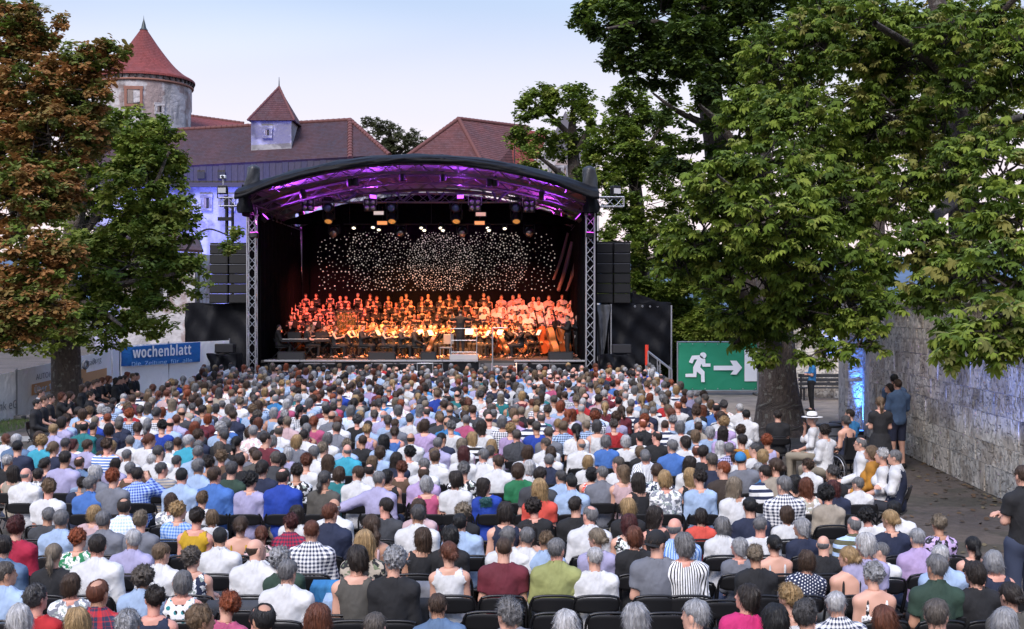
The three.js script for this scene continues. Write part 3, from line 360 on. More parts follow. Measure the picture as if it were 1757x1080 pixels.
  for (const s of [-1, 1]) part('side_drape', sheet(60, 8, (u, v) => V(s * (6.32 - .06 * Math.sin(v * 3) + .06 * Math.sin(u * 70 + 3 * fbm(u * 7, v * 2, s, 2))), lerp(.2, 7.1, v), lerp(-.22, -9.1, u)), [8, 6], .02), drape, st);
  for (const s of [-1, 1]) part('corner_wrap', sheet(10, 8, (u, v) => { const a = u * Math.PI * 2, y = lerp(6.95, 7.8, v), r = (.26 + .08 * Math.sin(a * 4 + v * 6) + .06 * fbm(a, v * 4, s, 3)) * (1 - .35 * v); return V(s * 6.5 + Math.cos(a) * r, y, 1.3 + Math.sin(a) * r); }, [2, 2], .01), vinyl, st);
  for (const s of [-1, 1]) part('wing_panel', sheet(8, 5, (u, v) => V(s * 6.9 + (u - .5) * 1.7, v * 1.32, -.3 + .03 * Math.sin(u * 17)), [1, 1], .02), vinyl, st);
  for (const s of [-1, 1]) part('return_drape', sheet(10, 6, (u, v) => V(s * 6.52 + (u - .5) * .56, lerp(.1, 7.1, v), -.24 + .03 * Math.sin(u * 20)), [1, 4], .02), drape, st);
  // tiers for the choir
  for (let k = 0; k < 4; k++) part('riser', rbox(11.6, .28 * (k + 1), .82, .01, .25, DECK + .14 * (k + 1), -5.75 - k * .84), M([.05, .045, .045], .7, { map: T.grain }), st);
  // backdrop cloth; the dots on it are projected light built as glowing discs
  const cloth = part('backdrop_cloth', sheet(80, 8, (u, v) => V(lerp(-5.85, 5.75, u), lerp(3.1, 7.15, v), -9.05 + .03 * Math.sin(u * 110)), [11, 4], .012), M([.005, .0045, .006], .95, { physical: true, specularIntensity: .08, bumpMap: T.cloth, bumpScale: .002 }), st);
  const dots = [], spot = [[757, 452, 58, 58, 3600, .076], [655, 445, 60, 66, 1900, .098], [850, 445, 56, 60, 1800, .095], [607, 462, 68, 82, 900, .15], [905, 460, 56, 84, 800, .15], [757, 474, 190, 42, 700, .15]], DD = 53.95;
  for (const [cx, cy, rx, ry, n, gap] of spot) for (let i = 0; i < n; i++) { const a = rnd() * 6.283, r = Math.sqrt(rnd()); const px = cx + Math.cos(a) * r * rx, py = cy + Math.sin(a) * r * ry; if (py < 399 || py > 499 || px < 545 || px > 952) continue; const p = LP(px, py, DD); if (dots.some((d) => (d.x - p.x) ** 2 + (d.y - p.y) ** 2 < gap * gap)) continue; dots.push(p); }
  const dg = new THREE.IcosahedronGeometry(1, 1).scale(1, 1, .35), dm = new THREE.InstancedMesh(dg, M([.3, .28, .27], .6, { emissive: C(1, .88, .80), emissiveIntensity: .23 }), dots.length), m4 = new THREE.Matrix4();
  dots.forEach((p, i) => { const r = pick([.014, .019, .024, .034]); m4.makeScale(r, r, r).setPosition(p.x, p.y, p.z + .05); dm.setMatrixAt(i, m4); }); dm.name = 'projected_dot'; dm.userData.kind = 'stuff'; cloth.add(dm);  // glowing discs stand in for dots of light projected on the cloth
  // steps in front
  const sp = thing('stage_steps', 'aluminium steps leading up to the stage edge', 'steps', [xOf(865, 44.6), 0, -44.7]); for (let k = 0; k < 4; k++) part('tread', rbox(.9, .05, .26, .01, 0, .3 + k * .27, .55 - k * .24), alu, sp); for (const s of [-1, 1]) part('stringer', rod(V(s * .47, .1, .75), V(s * .47, 1.25, -.3), .035), alu, sp);
  part('handrail', [rod(V(-.44, 0, .35), V(-.44, 2.62, .35), .03), rod(V(-.44, 2.62, .35), V(.12, 2.62, .35), .025), rod(V(-.44, 1.9, .35), V(-.44, 1.9, -.2), .02)], alu, sp);
  const gt = thing('barrier_panel', 'black panel in a silver frame leaning at the stage front', 'panel', [xOf(729, 44.7), 0, -44.75]); part('board', box(.56, 1.16, .03, 0, .62, 0), black, gt); for (const s of [-1, 1]) part('frame_post', rod(V(s * .3, 0, .02), V(s * .3, 1.26, .02), .022), alu, gt); for (const y of [.05, 1.25]) part('frame_rail', rod(V(-.3, y, .02), V(.3, y, .02), .022), alu, gt); part('notice', box(.14, .2, .006, -.08, .95, .02), M([.75, .75, .78], .7), gt);
  // conductor's podium with its rail
  const pd = thing('conductor_podium', 'conductor podium with chrome safety rail at the stage edge', 'podium', [xOf(796, 45.5), DECK + .002, -46.0]); part('platform', rbox(1.1, .2, 1.1, .015, 0, .1, 0), M([.4, .39, .4], .5), pd);
  for (const s of [-1, 1]) part('post', rod(V(s * .5, .2, .5), V(s * .5, 1.22, .5), .022), alu, pd); for (const y of [.3, .76, 1.22]) part('rail', rod(V(-.5, y, .5), V(.5, y, .5), .02), alu, pd);
  for (const [px, w] of [[500, 1.05], [655, 1.05], [735, .6], [962, .95]]) { const m = thing('stage_monitor', { 500: 'black wedge monitor at the stage edge before the keyboard', 655: 'black wedge monitor at the stage edge, left of centre', 735: 'small black wedge monitor beside the barrier panel', 962: 'black wedge monitor at the stage edge before the double basses' }[px], 'monitor speaker', [xOf(px, 45.4), DECK + .002, -45.5]); m.scale.y = .78; const sh = new THREE.Shape([[0, 0], [.45, 0], [.38, .2], [.14, .4], [0, .36]].map(([a, b]) => new THREE.Vector2(a, b))); part('cabinet', new THREE.ExtrudeGeometry(sh, { depth: w, bevelSize: .01, bevelThickness: .01, bevelSegments: 1 }).rotateY(Math.PI / 2).translate(-w / 2, .01, .2), black, m); part('grille', box(w - .1, .34, .01, 0, .2, .215), M([.03, .03, .034], .6, { metalness: .3 }), m); }
}
// ---------------------------------------------------------------- lamps
function warm(px, py, D, color, I, tx, ty, tD, ang, rad = 4) { const L = new THREE.SpotLight(C(...color), I, 0, ang, .6, 2); L.position.copy(P(px, py, D)); L.target.position.copy(P(tx, ty, tD)); L.castShadow = true; L.shadow.radius = rad; scene.add(L, L.target); return L; }
const glow = (c, e) => M(c.map((x) => x * .5), .4, { emissive: C(...c), emissiveIntensity: e });
function lookAt(o, p) { const d = p.clone().sub(o.position).normalize(); o.quaternion.setFromUnitVectors(V(0, 0, 1), d); }
{
  const A = LP(545, 340, 47.6), B = LP(905, 340, 47.6); const off = (v) => v.add(V(SX, 0, SZ)); off(A); off(B);
  const tr = thing('lighting_truss', 'horizontal lighting truss hung across the stage under the arches', 'truss', [0, 0, 0]); part('truss_beam', trussGeo(A, B, .36, .45, .024), M([.16, .17, .2], .5, { metalness: .6 }), tr);
  for (const u of [.08, .92]) { const q = A.clone().lerp(B, u), x = q.x - SX; part('chain', rod(q, V(q.x, arcTop(x) - .5, q.z), .015, .015, 5), aluDull, tr); }
  const rag = (px, w, k) => { const q = P(px, 336, 47.4); part('cable_loop', tube([V(q.x - w, q.y + .14, q.z + .3), V(q.x - w * .4, q.y - .22, q.z + .34), V(q.x + w * .5, q.y - .1 * k, q.z + .34), V(q.x + w, q.y + .1, q.z + .3)], .05, 16, 6), M([.05, .055, .07], .7), tr); }; rag(597, .4, 1); rag(700, .45, -1); rag(748, .35, 1.5); rag(858, .3, 0);
  const bar = thing('lamp_bar', 'black pipe with rows of small lit lamps above the star cloth', 'lamp bar', [0, 0, 0]); part('pipe', rod(P(590, 385, 49.6), P(885, 385, 49.6), .035), blackMetal, bar); for (const px of [600, 740, 880]) { const q = P(px, 385, 49.6); part('hanger', rod(q, V(q.x, 8, q.z), .012, .012, 5), blackMetal, bar); }
  // small lit lamps
  const spots = [[607, 393, 1], [640, 392, 1], [650, 396, .7], [723, 393, .9], [728, 397, .9], [756, 393, 1], [760, 397, .8], [837, 393, .9], [839, 397, .9], [866, 394, 1]];
  const where = ['outermost, left end', 'second', 'third', 'fourth', 'fifth', 'sixth', 'seventh', 'eighth', 'ninth', 'tenth, right end'];
  spots.forEach(([px, py, e], i) => { const t = thing('spot_lamp', `small lit white lamp on the lamp bar, ${where[i]} from the left`.replace(', left end from the left', ' on the left').replace(', right end from the left', ' on the right'), 'lamp', P(px, py - 3, 49.6)); part('housing', new THREE.LatheGeometry([[.0, .2], [.07, .2], [.10, .05], [.115, -.06], [.10, -.05]].map(([a, b]) => new THREE.Vector2(a, b)), 14).rotateX(-.5), blackMetal, t); part('lens', new THREE.SphereGeometry(.08, 12, 6).scale(1, .45, 1).translate(0, -.05, 0).rotateX(-.5), glow([1, .9, .66], 1.7 * e), t); part('clamp', rod(V(0, .15, -.08), V(0, P(px, 385, 49.6).y - P(px, py - 3, 49.6).y, 0), .02), blackMetal, t); });
  // moving heads in two tiers
  const head = (px, py, D, label, lensM, face) => {
    const t = thing('moving_head', label, 'stage light', P(px, py, D)); part('base', rbox(.34, .14, .3, .03, 0, .34, 0), blackMetal, t); part('yoke', [rbox(.05, .42, .16, .02, -.23, .14, 0), rbox(.05, .42, .16, .02, .23, .14, 0), rbox(.5, .05, .16, .02, 0, .33, 0)], blackMetal, t);
    const h = part('head', new THREE.LatheGeometry([[0, -.26], [.13, -.25], [.19, -.12], [.20, .1], [.18, .22], [.16, .23]].map(([a, b]) => new THREE.Vector2(a, b)), 18).rotateX(Math.PI / 2), M([.03, .035, .05], .35, { metalness: .3 }), t); h.rotation.x = face; part('lens', new THREE.SphereGeometry(.165, 14, 8, 0, 7, 0, 1.2).scale(1, .5, 1).rotateX(Math.PI / 2).translate(0, 0, .17), lensM, h); part('hook', rod(V(0, .4, 0), V(0, .62, 0), .03), blackMetal, t);
  };
  const blueLens = M([.10, .16, .30], .15, { metalness: .2 }), ember = glow([1, .42, .1], .28);
  const pos = ['leftmost', 'second from left', 'third from left', 'rightmost'];
  [563, 672, 782, 885].forEach((px, i) => { head(px, 356, 47.9, `moving head with blue glass in the upper row on the truss, ${pos[i]}`, blueLens, .25); head(px + 1, 374, 48.6, `moving head with glowing orange lens in the middle row, ${pos[i]}`, ember, .9); });
  [573, 687, 793, 908].forEach((px, i) => head(px, 398, 50.6, `black moving head in the lowest row before the star cloth, ${pos[i]}`, M([.5, .5, .52], .1, { metalness: .6 }), .5));
  [[635, 352], [815, 352], [908, 354], [528, 352]].forEach(([px, py], i) => { const t = thing('blinder', `four-lamp blinder on the truss, ${['left of centre', 'right of centre', 'at the right end', 'at the left end'][i]}`, 'stage light', P(px, py, 47.3)); part('housing', rbox(.5, .5, .12, .02), blackMetal, t); for (const a of [-1, 1]) for (const b of [-1, 1]) part('lamp', new THREE.SphereGeometry(.1, 12, 6, 0, 7, 0, 1.3).scale(1, .6, 1).rotateX(Math.PI / 2).translate(a * .12, b * .12, .05), M([.45, .45, .48], .15, { metalness: .7 }), t); part('bracket', [rod(V(-.27, 0, 0), V(-.27, .42, 0), .015), rod(V(.27, 0, 0), V(.27, .42, 0), .015), rod(V(-.27, .42, 0), V(.27, .42, 0), .015)], aluDull, t); });
  [[650, 366, [.8, .66, .62], .45], [656, 383, [1, .35, .12], .6], [825, 368, [.9, .5, .42], .45], [823, 383, [1, .36, .14], .6]].forEach(([px, py, c, e], i) => { const t = thing('led_panel', `small ${['pale', 'orange', 'pink', 'red-orange'][i]} glowing lamp panel under the lighting truss`, 'stage light', P(px, py, 49.5)); part('housing', rbox(.5, .22, .12, .02), blackMetal, t); part('face', box(.42, .15, .02, 0, 0, .065), glow(c, e), t); part('bracket', rod(V(0, .1, 0), V(0, .7, 0), .02), blackMetal, t); });
  // what lights the choir and the orchestra: front lamps on the first arch and the moving heads on the truss
  const wash = (px, py, D, c, I, tx, ty, tD, ang, where) => { const t = thing('wash_light', `black wash light on the front arch, ${where}`, 'stage light', P(px, py, D)); lookAt(t, P(tx, ty, tD)); part('housing', new THREE.LatheGeometry([[0, -.2], [.1, -.2], [.13, 0], [.14, .14], [.12, .14]].map(([a, b]) => new THREE.Vector2(a, b)), 14).rotateX(Math.PI / 2), blackMetal, t); part('lens', new THREE.SphereGeometry(.11, 12, 6).scale(1, 1, .3).translate(0, 0, .11), glow(c, 1.2), t); const L = warm(px, py, D, c, I, tx, ty, tD, ang); L.position.add(P(tx, ty, tD).sub(L.position).normalize().multiplyScalar(.3)); };
  wash(520, 333, 44.6, [1, .21, .11], 270, 560, 548, 51, .34, 'far left'); wash(600, 312, 44.6, [1, .33, .09], 640, 640, 572, 48.6, .34, 'left of centre'); wash(690, 303, 44.6, [1, .37, .10], 700, 720, 575, 48, .34, 'just left of the middle'); wash(760, 303, 44.6, [1, .37, .10], 700, 790, 575, 48, .34, 'just right of the middle'); wash(840, 312, 44.6, [1, .32, .09], 600, 860, 572, 48.6, .34, 'right of centre'); wash(610, 312, 44.6, [1, .30, .09], 240, 610, 597, 46.8, .40, 'left, aimed low'); wash(850, 312, 44.6, [1, .30, .09], 240, 880, 597, 46.8, .40, 'right, aimed low'); wash(930, 335, 44.6, [1, .22, .10], 190, 930, 548, 51, .34, 'far right');
  [[563, [1, .16, .14], 560], [672, [1, .29, .08], 690], [782, [1, .31, .09], 770], [885, [1, .22, .10], 890]].forEach(([px, c, tx]) => { const L = warm(px, 378, 48.6, c, 140, tx, 530, 52.5, .52, 6); L.position.y -= .35; L.position.z += .2; });
  // purple uplight for the canopy: four flood fixtures on the side trusses and the front corners
  const fx = (px, py, D, tx, ty, tD, c, I, ang, label) => { const t = thing('uplight', label, 'stage light', P(px, py, D)); lookAt(t, P(tx, ty, tD)); part('housing', rbox(.3, .2, .2, .03, 0, 0, -.1), blackMetal, t); part('lens', box(.26, .16, .02, 0, 0, .01), glow(c, 2), t); const L = warm(px, py, D, c, I, tx, ty, tD, ang, 5); L.position.add(P(tx, ty, tD).sub(L.position).normalize().multiplyScalar(.08)); };
  const pu = [.48, .08, 1], mg = [.75, .08, .85];
  fx(455, 372, 45.6, 525, 308, 45.5, pu, 125, .75, 'purple uplight on the front corner, left tower'); fx(992, 372, 45.6, 920, 308, 45.5, pu, 125, .75, 'purple uplight on the front corner, right tower');
  fx(640, 338, 47.2, 660, 285, 45.6, pu, 16, 1.0, 'purple uplight on the lighting truss, left half'); fx(790, 338, 47.2, 780, 285, 45.6, pu, 16, 1.0, 'purple uplight on the lighting truss, right half');
  fx(520, 366, 51, 600, 325, 52, mg, 55, .8, 'magenta uplight at the rear tower, left side'); fx(965, 366, 51, 880, 325, 52, mg, 55, .8, 'magenta uplight at the rear tower, right side');
  fx(436, 400, 44.9, 434, 350, 45.1, mg, 12, .4, 'magenta lamp inside the left front tower'); fx(1012, 400, 44.9, 1014, 350, 45.1, mg, 12, .4, 'magenta lamp inside the right front tower');
  // blue floods on the castle wall, standing behind the stage
  for (const [px, D, tx, ty, I] of [[330, 66, 360, 440, 700], [425, 66, 400, 350, 560], [250, 66, 300, 480, 480]]) { const t = thing('floodlight', `blue floodlight on the ground behind the stage, aimed at the castle wall ${px}`.replace(' 330', ' below the gallery').replace(' 425', ' beside the stage').replace(' 250', ' behind the tree'), 'light', [xOf(px, D), 0, -D]); part('housing', rbox(.4, .3, .25, .03, 0, .25, 0), blackMetal, t); part('stand', box(.5, .06, .4, 0, .03, 0), blackMetal, t); part('lens', box(.34, .22, .02, 0, .26, -.13), glow([.15, .2, 1], 2), t); const L = warm(px, 0, D, [.13, .17, 1], I, tx, ty, 78, .62, 6); L.position.set(xOf(px, D), .35, -D - .25); }
}
// ---------------------------------------------------------------- loudspeakers, covered platforms, outriggers
{
  for (const [name, x0, x1, y0, y1, D, side] of [['left', 358, 422, 420, 521, 46.2, 'left'], ['right', 1022, 1083, 418, 521, 46.2, 'right']]) {
    const t = thing('line_array', `tall double stack of black loudspeakers beside the ${side} front tower`, 'loudspeaker', [0, 0, 0]), n = 6, w = xOf(x1 + (side === 'left' ? 3 : 0), D) - xOf(x0, D), h = (hOf(y0, D) - hOf(y1, D)) / n, X = xOf(x0, D);
    for (let i = 0; i < n; i++) for (let j = 0; j < 2; j++) { const cx = X + w * (j + .5) / 2, cy = hOf(y0, D) - h * (i + .5); const c = part('cabinet', rbox(w / 2 - .05, h - .02, .6, .02, cx, cy, -D - .3 + .015 * (i - 3)), M([.006, .006, .008], .8), t); part('grille', box(w / 2 - .12, h - .09, .012, cx, cy, -D + .004 + .015 * (i - 3)), M([.007, .007, .009], .7), c); if (i < 3) part('rail', box(w / 2 - .06, .016, .012, cx, cy + h / 2 - .012, -D + .012 + .015 * (i - 3)), M([.2, .21, .24], .5, { metalness: .5 }), c); }
    part('mast', rod(V(X + w / 2, side === 'left' ? .3 : 3.4, -D - .72), V(X + w / 2, side === 'left' ? 7.6 : 6.0, -D - .72), .06), blackMetal, t); part('crossbar', box(w, .07, .12, X + w / 2, hOf(y0, D) + .05, -D - .3), blackMetal, t);
  }
  const cover = (name, label, x0, x1, y0, y1, D, dep, mat2 = vinyl, k = 1) => { const X0 = xOf(x0, D), X1 = xOf(x1, D), Y0 = hOf(y1, D), Y1 = hOf(y0, D); const t = thing(name, label, 'covered platform', [(X0 + X1) / 2, 0, -D]); const w = X1 - X0;
    part('tarpaulin', sheet(26, 18, (u, v) => V((u - .5) * w, lerp(Y0, Y1, v) + .04 * Math.sin(u * 9) * v, .16 * Math.pow(.5 + .5 * Math.sin(u * 11 - v * 5 + 2.5 * fbm(u * 2, v * 2, k, 2)), 3) * (1 - .6 * v) + .12 * fbm(u * 2.2 + v, v * 1.2 - u, k, 3) + .05 * Math.sin((u * 2 + v * 2.4) * 7 + k * 2)), [w, 2], .02), mat2, t);
    part('top_cover', sheet(12, 8, (u, v) => V((u - .5) * w, Y1 - .01 - .3 * (u - .5) ** 2 * 0 + .05 * fbm(u * 4, v * 4, k, 3), -v * dep), [w, 2], .02), mat2, t); for (const s of [-1, 1]) part('side_cover', sheet(8, 8, (u, v) => V(s * w / 2 + .05 * fbm(u * 4, v * 3, s, 3), lerp(Y0, Y1, v), -u * dep), [2, 2], .02), mat2, t); for (const s of [-1, 1]) part('frame_leg', rod(V(s * (w / 2 - .05), 0, -.1), V(s * (w / 2 - .05), Y1, -.1), .03), aluDull, t); return t; };
  cover('covered_platform', 'scaffold platform wrapped in black sheeting under the left loudspeakers', 318, 427, 521, 655, 46.6, 2.4, vinyl, 1);
  const rp = cover('covered_platform', 'large black sheeted side platform right of the stage', 1044, 1152, 520, 626, 46.4, 4, vinyl, 3);
  part('sloping_roof', sheet(14, 8, (u, v) => { const X = lerp(xOf(1083, 46.5), xOf(1147, 46.5), u) - rp.position.x; return V(X, hOf(lerp(503, 524, u ** 1.2), 46.5) - v * .1 + .04 * fbm(u * 5, v * 4, 8, 3), -.1 - v * 3.6); }, [3, 3], .02), vinyl, rp); part('roof_front', sheet(12, 4, (u, v) => { const X = lerp(xOf(1083, 46.5), xOf(1147, 46.5), u) - rp.position.x; return V(X, lerp(hOf(523, 46.5), hOf(lerp(503, 524, u ** 1.2), 46.5), v), -.09 + .05 * fbm(u * 6, v * 3, 2, 3)); }, [3, 1], .02), vinyl, rp);
  part('corner_pole', rod(V(xOf(1152, 46.2) - rp.position.x, 0, .2), V(xOf(1152, 46.2) - rp.position.x, hOf(524, 46.2), .2), .035), alu, rp);
  for (let k = 0; k < 4; k++) part('grommet', new THREE.TorusGeometry(.03, .01, 5, 10).translate(-.2 + k * .3, hOf(526, 46.4), .06), alu, rp);
  const tp = thing('grey_tarpaulin', 'crumpled grey tarpaulin hanging beside the right front tower', 'tarpaulin', [xOf(1035, 45.8), 0, -45.8]); part('sheet', sheet(14, 24, (u, v) => { const y = lerp(hOf(612, 45.8), hOf(523, 45.8), v), w = lerp(.25, .6, v); return V((u - .5) * w - .12 * (1 - v), y, .12 * fbm(u * 3, v * 5, 5, 4) + .06 * Math.sin(u * 12 + v * 7)); }, [1, 2], .012), M([.10, .105, .12], .45, { bumpMap: vb, bumpScale: .1 }), tp); part('pole', rod(V(.32, 0, -.1), V(.32, hOf(522, 45.8), -.1), .03), aluDull, tp);
  for (const [px0, px1, t0, t1, label, l2] of [[351, 405, 608, 648, 'small table draped in black sheeting before the fence, left of the stage', 'black loudspeaker on the draped table left of the stage'], [1030, 1090, 609, 645, 'low table draped in black sheeting, right of the stage', 'black loudspeaker on the draped table right of the stage']]) {
    const D = 43.9; cover('draped_table', label, px0, px1, t0, t1 + 40, D, .9, vinyl, px0 % 7); const s = thing('loudspeaker', l2, 'loudspeaker', [xOf((px0 + px1) / 2 + (px0 < 500 ? 4 : 8), D), hOf(t0, D) + .04, -D - .4]); part('cabinet', rbox(.72, .34, .5, .03, 0, .17, 0), black, s); part('grille', box(.66, .28, .012, 0, .17, .255), M([.03, .03, .035], .5, { metalness: .3 }), s); part('handle', box(.1, .04, .03, .37, .2, 0), blackMetal, s);
  }
  const stair = thing('side_stairs', 'metal side stairs with handrail right of the stage', 'stairs', [xOf(1110, 44.4), 0, -44.4]); for (let k = 0; k < 4; k++) part('tread', rbox(.24, .03, .8, .01, .15 + k * .24, 1.1 - k * .25, 0), aluDull, stair); for (const z of [-.4, .4]) { part('handrail', rod(V(0, 1.75, z), V(.9, 1.05, z), .028), alu, stair); for (const [x, y] of [[0, 1.75], [.45, 1.4], [.9, 1.05]]) part('post', rod(V(x, 0, z), V(x, y, z), .024), alu, stair); }
  const red = thing('red_post', 'bright red upright marker post at the head of the side stairs', 'post', [xOf(1110, 44.2), 0, -44.2]); part('shaft', rod(V(0, 1.2, 0), V(0, hOf(592, 44.2), 0), .07, .07, 12), M([.75, .05, .025], .5), red); part('stem', rod(V(0, 0, 0), V(0, 1.2, 0), .03), aluDull, red);
  // outriggers with lamps beside the roof corners
  const la = thing('outrigger', 'short grey truss arm beside the canopy corner above the left loudspeakers', 'truss', [0, 0, 0]); part('arm', trussGeo(P(377, 347, 45.5), P(420, 347, 45.5), .32, .3, .02), aluDull, la); part('mast', rod(P(389, 338, 45.8), P(389, 405, 45.8), .07), blackMetal, la); part('bracket', box(.55, .14, .14, xOf(386, 45.7), hOf(376, 45.7), -45.7), blackMetal, la); part('hook', box(.14, .5, .1, xOf(389, 45.6), hOf(348, 45.6), -45.5), blackMetal, la);
  const ra = thing('outrigger', 'silver truss arm carrying a floodlight beside the right canopy corner', 'truss', [0, 0, 0]); part('arm', trussGeo(P(1022, 347, 44.6), P(1070, 347, 44.6), .36, .36, .026), alu, ra);
  const lamp = (px, py, D, lab, turn) => { const f = thing('floodlight', lab, 'light', P(px, py, D), turn); part('housing', rbox(.36, .34, .24, .03), blackMetal, f); part('glass', box(.3, .2, .02, 0, -.03, .125), M([.55, .56, .6], .15, { metalness: .3 }), f); part('yoke', [box(.03, .4, .05, -.2, -.12, 0), box(.03, .4, .05, .2, -.12, 0), box(.42, .03, .05, 0, -.32, 0)], blackMetal, f); };
  lamp(1056, 327, 44.6, 'black floodlight standing on the right truss arm', .5); lamp(382, 326, 45.5, 'black floodlight above the left truss arm, aimed down', 0);
  const cam = thing('camera_unit', 'small white unit mounted above the left floodlight', 'camera', P(383, 304, 45.5)); part('body', rbox(.22, .14, .2, .03), M([.6, .62, .66], .5), cam); part('mount', rod(V(0, -.3, 0), V(0, 0, 0), .03), aluDull, cam); part('lens', new THREE.CylinderGeometry(.05, .05, .08, 10).rotateX(Math.PI / 2).translate(0, 0, .12), black, cam);
  const cs = thing('covered_light', 'stage light wrapped in dark rain cover on the right canopy corner', 'stage light', P(1011, 306, 43.8)); part('cover', sheet(16, 10, (u, v) => { const a = u * 6.283, r = .29 * (1 - .25 * v) * (1 + .15 * Math.sin(a * 3 + v * 4)) * (v > .97 ? .3 : 1); return V(Math.cos(a) * r, -.4 + v * .85, Math.sin(a) * r * .8); }, [2, 1], .01), M([.028, .03, .036], .45, { bumpMap: vb, bumpScale: .04 }), cs); part('base', rbox(.3, .2, .3, .03, 0, -.48, 0), blackMetal, cs);
  const cs2 = thing('covered_light', 'stage light wrapped in dark rain cover on the left canopy corner', 'stage light', P(431, 302, 43.8)); part('cover', sheet(16, 10, (u, v) => { const a = u * 6.283, r = .26 * (1 - .2 * v) * (1 + .15 * Math.sin(a * 3 + v * 4)) * (v > .97 ? .3 : 1); return V(Math.cos(a) * r + .1 * v, -.4 + v * .8, Math.sin(a) * r * .8); }, [2, 1], .01), M([.028, .03, .036], .45, { bumpMap: vb, bumpScale: .04 }), cs2); part('base', rbox(.3, .2, .3, .03, 0, -.48, 0), blackMetal, cs2);
  const sc = thing('scaffold_tower', 'small aluminium work scaffold with ladder at the left of the stage', 'scaffold', [xOf(460, 49.5), DECK, -49.8]); for (const x of [-.38, .05, .38]) for (const z of [-.3, .3]) part('post', rod(V(x, 0, z), V(x, 2.25, z), .035), alu, sc); for (const y of [.7, 1.55]) part('brace', [rod(V(-.38, y, .3), V(.38, y, .3), .022), rod(V(-.38, y + .35, .3), V(.38, y + .35, .3), .022), rod(V(-.38, y, .3), V(.05, y + .35, .3), .016), rod(V(.05, y + .35, .3), V(.38, y, .3), .016)], alu, sc); part('platform', box(1.0, .3, .8, 0, 2.36, 0), M([.06, .03, .03], .7), sc);
  const lad = thing('ladder', 'reddish ladder leaning on the work scaffold', 'ladder', [xOf(462, 48.9), DECK, -48.9]); for (const x of [-.17, .17]) part('stile', rod(V(x - .4, 0, .3), V(x + .1, 2.6, -.3), .025), M([.4, .12, .08], .5), lad); for (let k = 0; k < 8; k++) { const u = (k + .5) / 8; part('rung', rod(V(-.57 + u * .5, u * 2.6, .3 - u * .6), V(-.23 + u * .5, u * 2.6, .3 - u * .6), .016), alu, lad); }
  for (const [a, b, lab] of [[P(438, 398, 45.2), P(468, 496, 50), 'thin guy wire from the left tower down to the scaffold'], [P(500, 400, 52), P(474, 500, 50), 'thin guy wire from the left rear tower to the scaffold']]) { const w = part('guy_wire', rod(a, b, .012, .012, 5), aluDull, scene); tag(w, lab, 'wire'); }
  const pol = thing('drape_poles', 'diagonal poles with furled drape beside the right rear tower', 'poles', [0, 0, 0]); for (const [a, b, r] of [[P(982, 415, 52), P(958, 500, 51.5), .07], [P(990, 440, 51), P(972, 500, 51), .05], [P(975, 400, 52.5), P(950, 480, 52.5), .05]]) part('pole', limbGeo([[a.x, a.y, a.z, r], [lerp(a.x, b.x, .5) + .05, lerp(a.y, b.y, .5), a.z, r * 1.4], [b.x, b.y, b.z, r]], 14, 8, .3), M([.12, .08, .08], .6), pol);
}
// ---------------------------------------------------------------- people: a signed-distance body, meshed as one surface
function netMesh(f, lo, hi, cell, colorFn) {                                       // surface nets
  const n = [0, 1, 2].map((k) => Math.max(2, Math.ceil((hi[k] - lo[k]) / cell) + 1)), [nx, ny, nz] = n, g = new Float32Array(nx * ny * nz), at = (i, j, k) => (k * ny + j) * nx + i;
  for (let k = 0; k < nz; k++) for (let j = 0; j < ny; j++) for (let i = 0; i < nx; i++) g[at(i, j, k)] = f(lo[0] + i * cell, lo[1] + j * cell, lo[2] + k * cell);
  const vid = new Int32Array(nx * ny * nz).fill(-1), pos = [], idx = [];
  for (let k = 0; k < nz - 1; k++) for (let j = 0; j < ny - 1; j++) for (let i = 0; i < nx - 1; i++) {
    let m = 0; for (let c = 0; c < 8; c++) if (g[at(i + (c & 1), j + (c >> 1 & 1), k + (c >> 2))] < 0) m |= 1 << c; if (m === 0 || m === 255) continue;
    let x = 0, y = 0, z = 0, q = 0;
    for (const [a, b] of netMesh.edges) { if ((m >> a & 1) === (m >> b & 1)) continue; const ga = g[at(i + (a & 1), j + (a >> 1 & 1), k + (a >> 2))], gb = g[at(i + (b & 1), j + (b >> 1 & 1), k + (b >> 2))], t = ga / (ga - gb); x += lerp(a & 1, b & 1, t); y += lerp(a >> 1 & 1, b >> 1 & 1, t); z += lerp(a >> 2, b >> 2, t); q++; }
    vid[at(i, j, k)] = pos.length / 3; pos.push(lo[0] + (i + x / q) * cell, lo[1] + (j + y / q) * cell, lo[2] + (k + z / q) * cell);
  }
  const quad = (a, b, c, d, fl) => fl ? idx.push(a, b, c, a, c, d) : idx.push(a, c, b, a, d, c);
  for (let k = 1; k < nz - 1; k++) for (let j = 1; j < ny - 1; j++) for (let i = 1; i < nx - 1; i++) {
    const s = g[at(i, j, k)] < 0;
    if (s !== g[at(i + 1, j, k)] < 0) quad(vid[at(i, j - 1, k - 1)], vid[at(i, j, k - 1)], vid[at(i, j, k)], vid[at(i, j - 1, k)], s);
    if (s !== g[at(i, j + 1, k)] < 0) quad(vid[at(i - 1, j, k - 1)], vid[at(i - 1, j, k)], vid[at(i, j, k)], vid[at(i, j, k - 1)], s);
    if (s !== g[at(i, j, k + 1)] < 0) quad(vid[at(i - 1, j - 1, k)], vid[at(i, j - 1, k)], vid[at(i, j, k)], vid[at(i - 1, j, k)], s);
  }
  const ge = new THREE.BufferGeometry(); ge.setAttribute('position', new THREE.Float32BufferAttribute(pos, 3)); ge.setIndex(idx); ge.computeVertexNormals();
  return ge;
}
netMesh.edges = [[0, 1], [2, 3], [4, 5], [6, 7], [0, 2], [1, 3], [4, 6], [5, 7], [0, 4], [1, 5], [2, 6], [3, 7]];
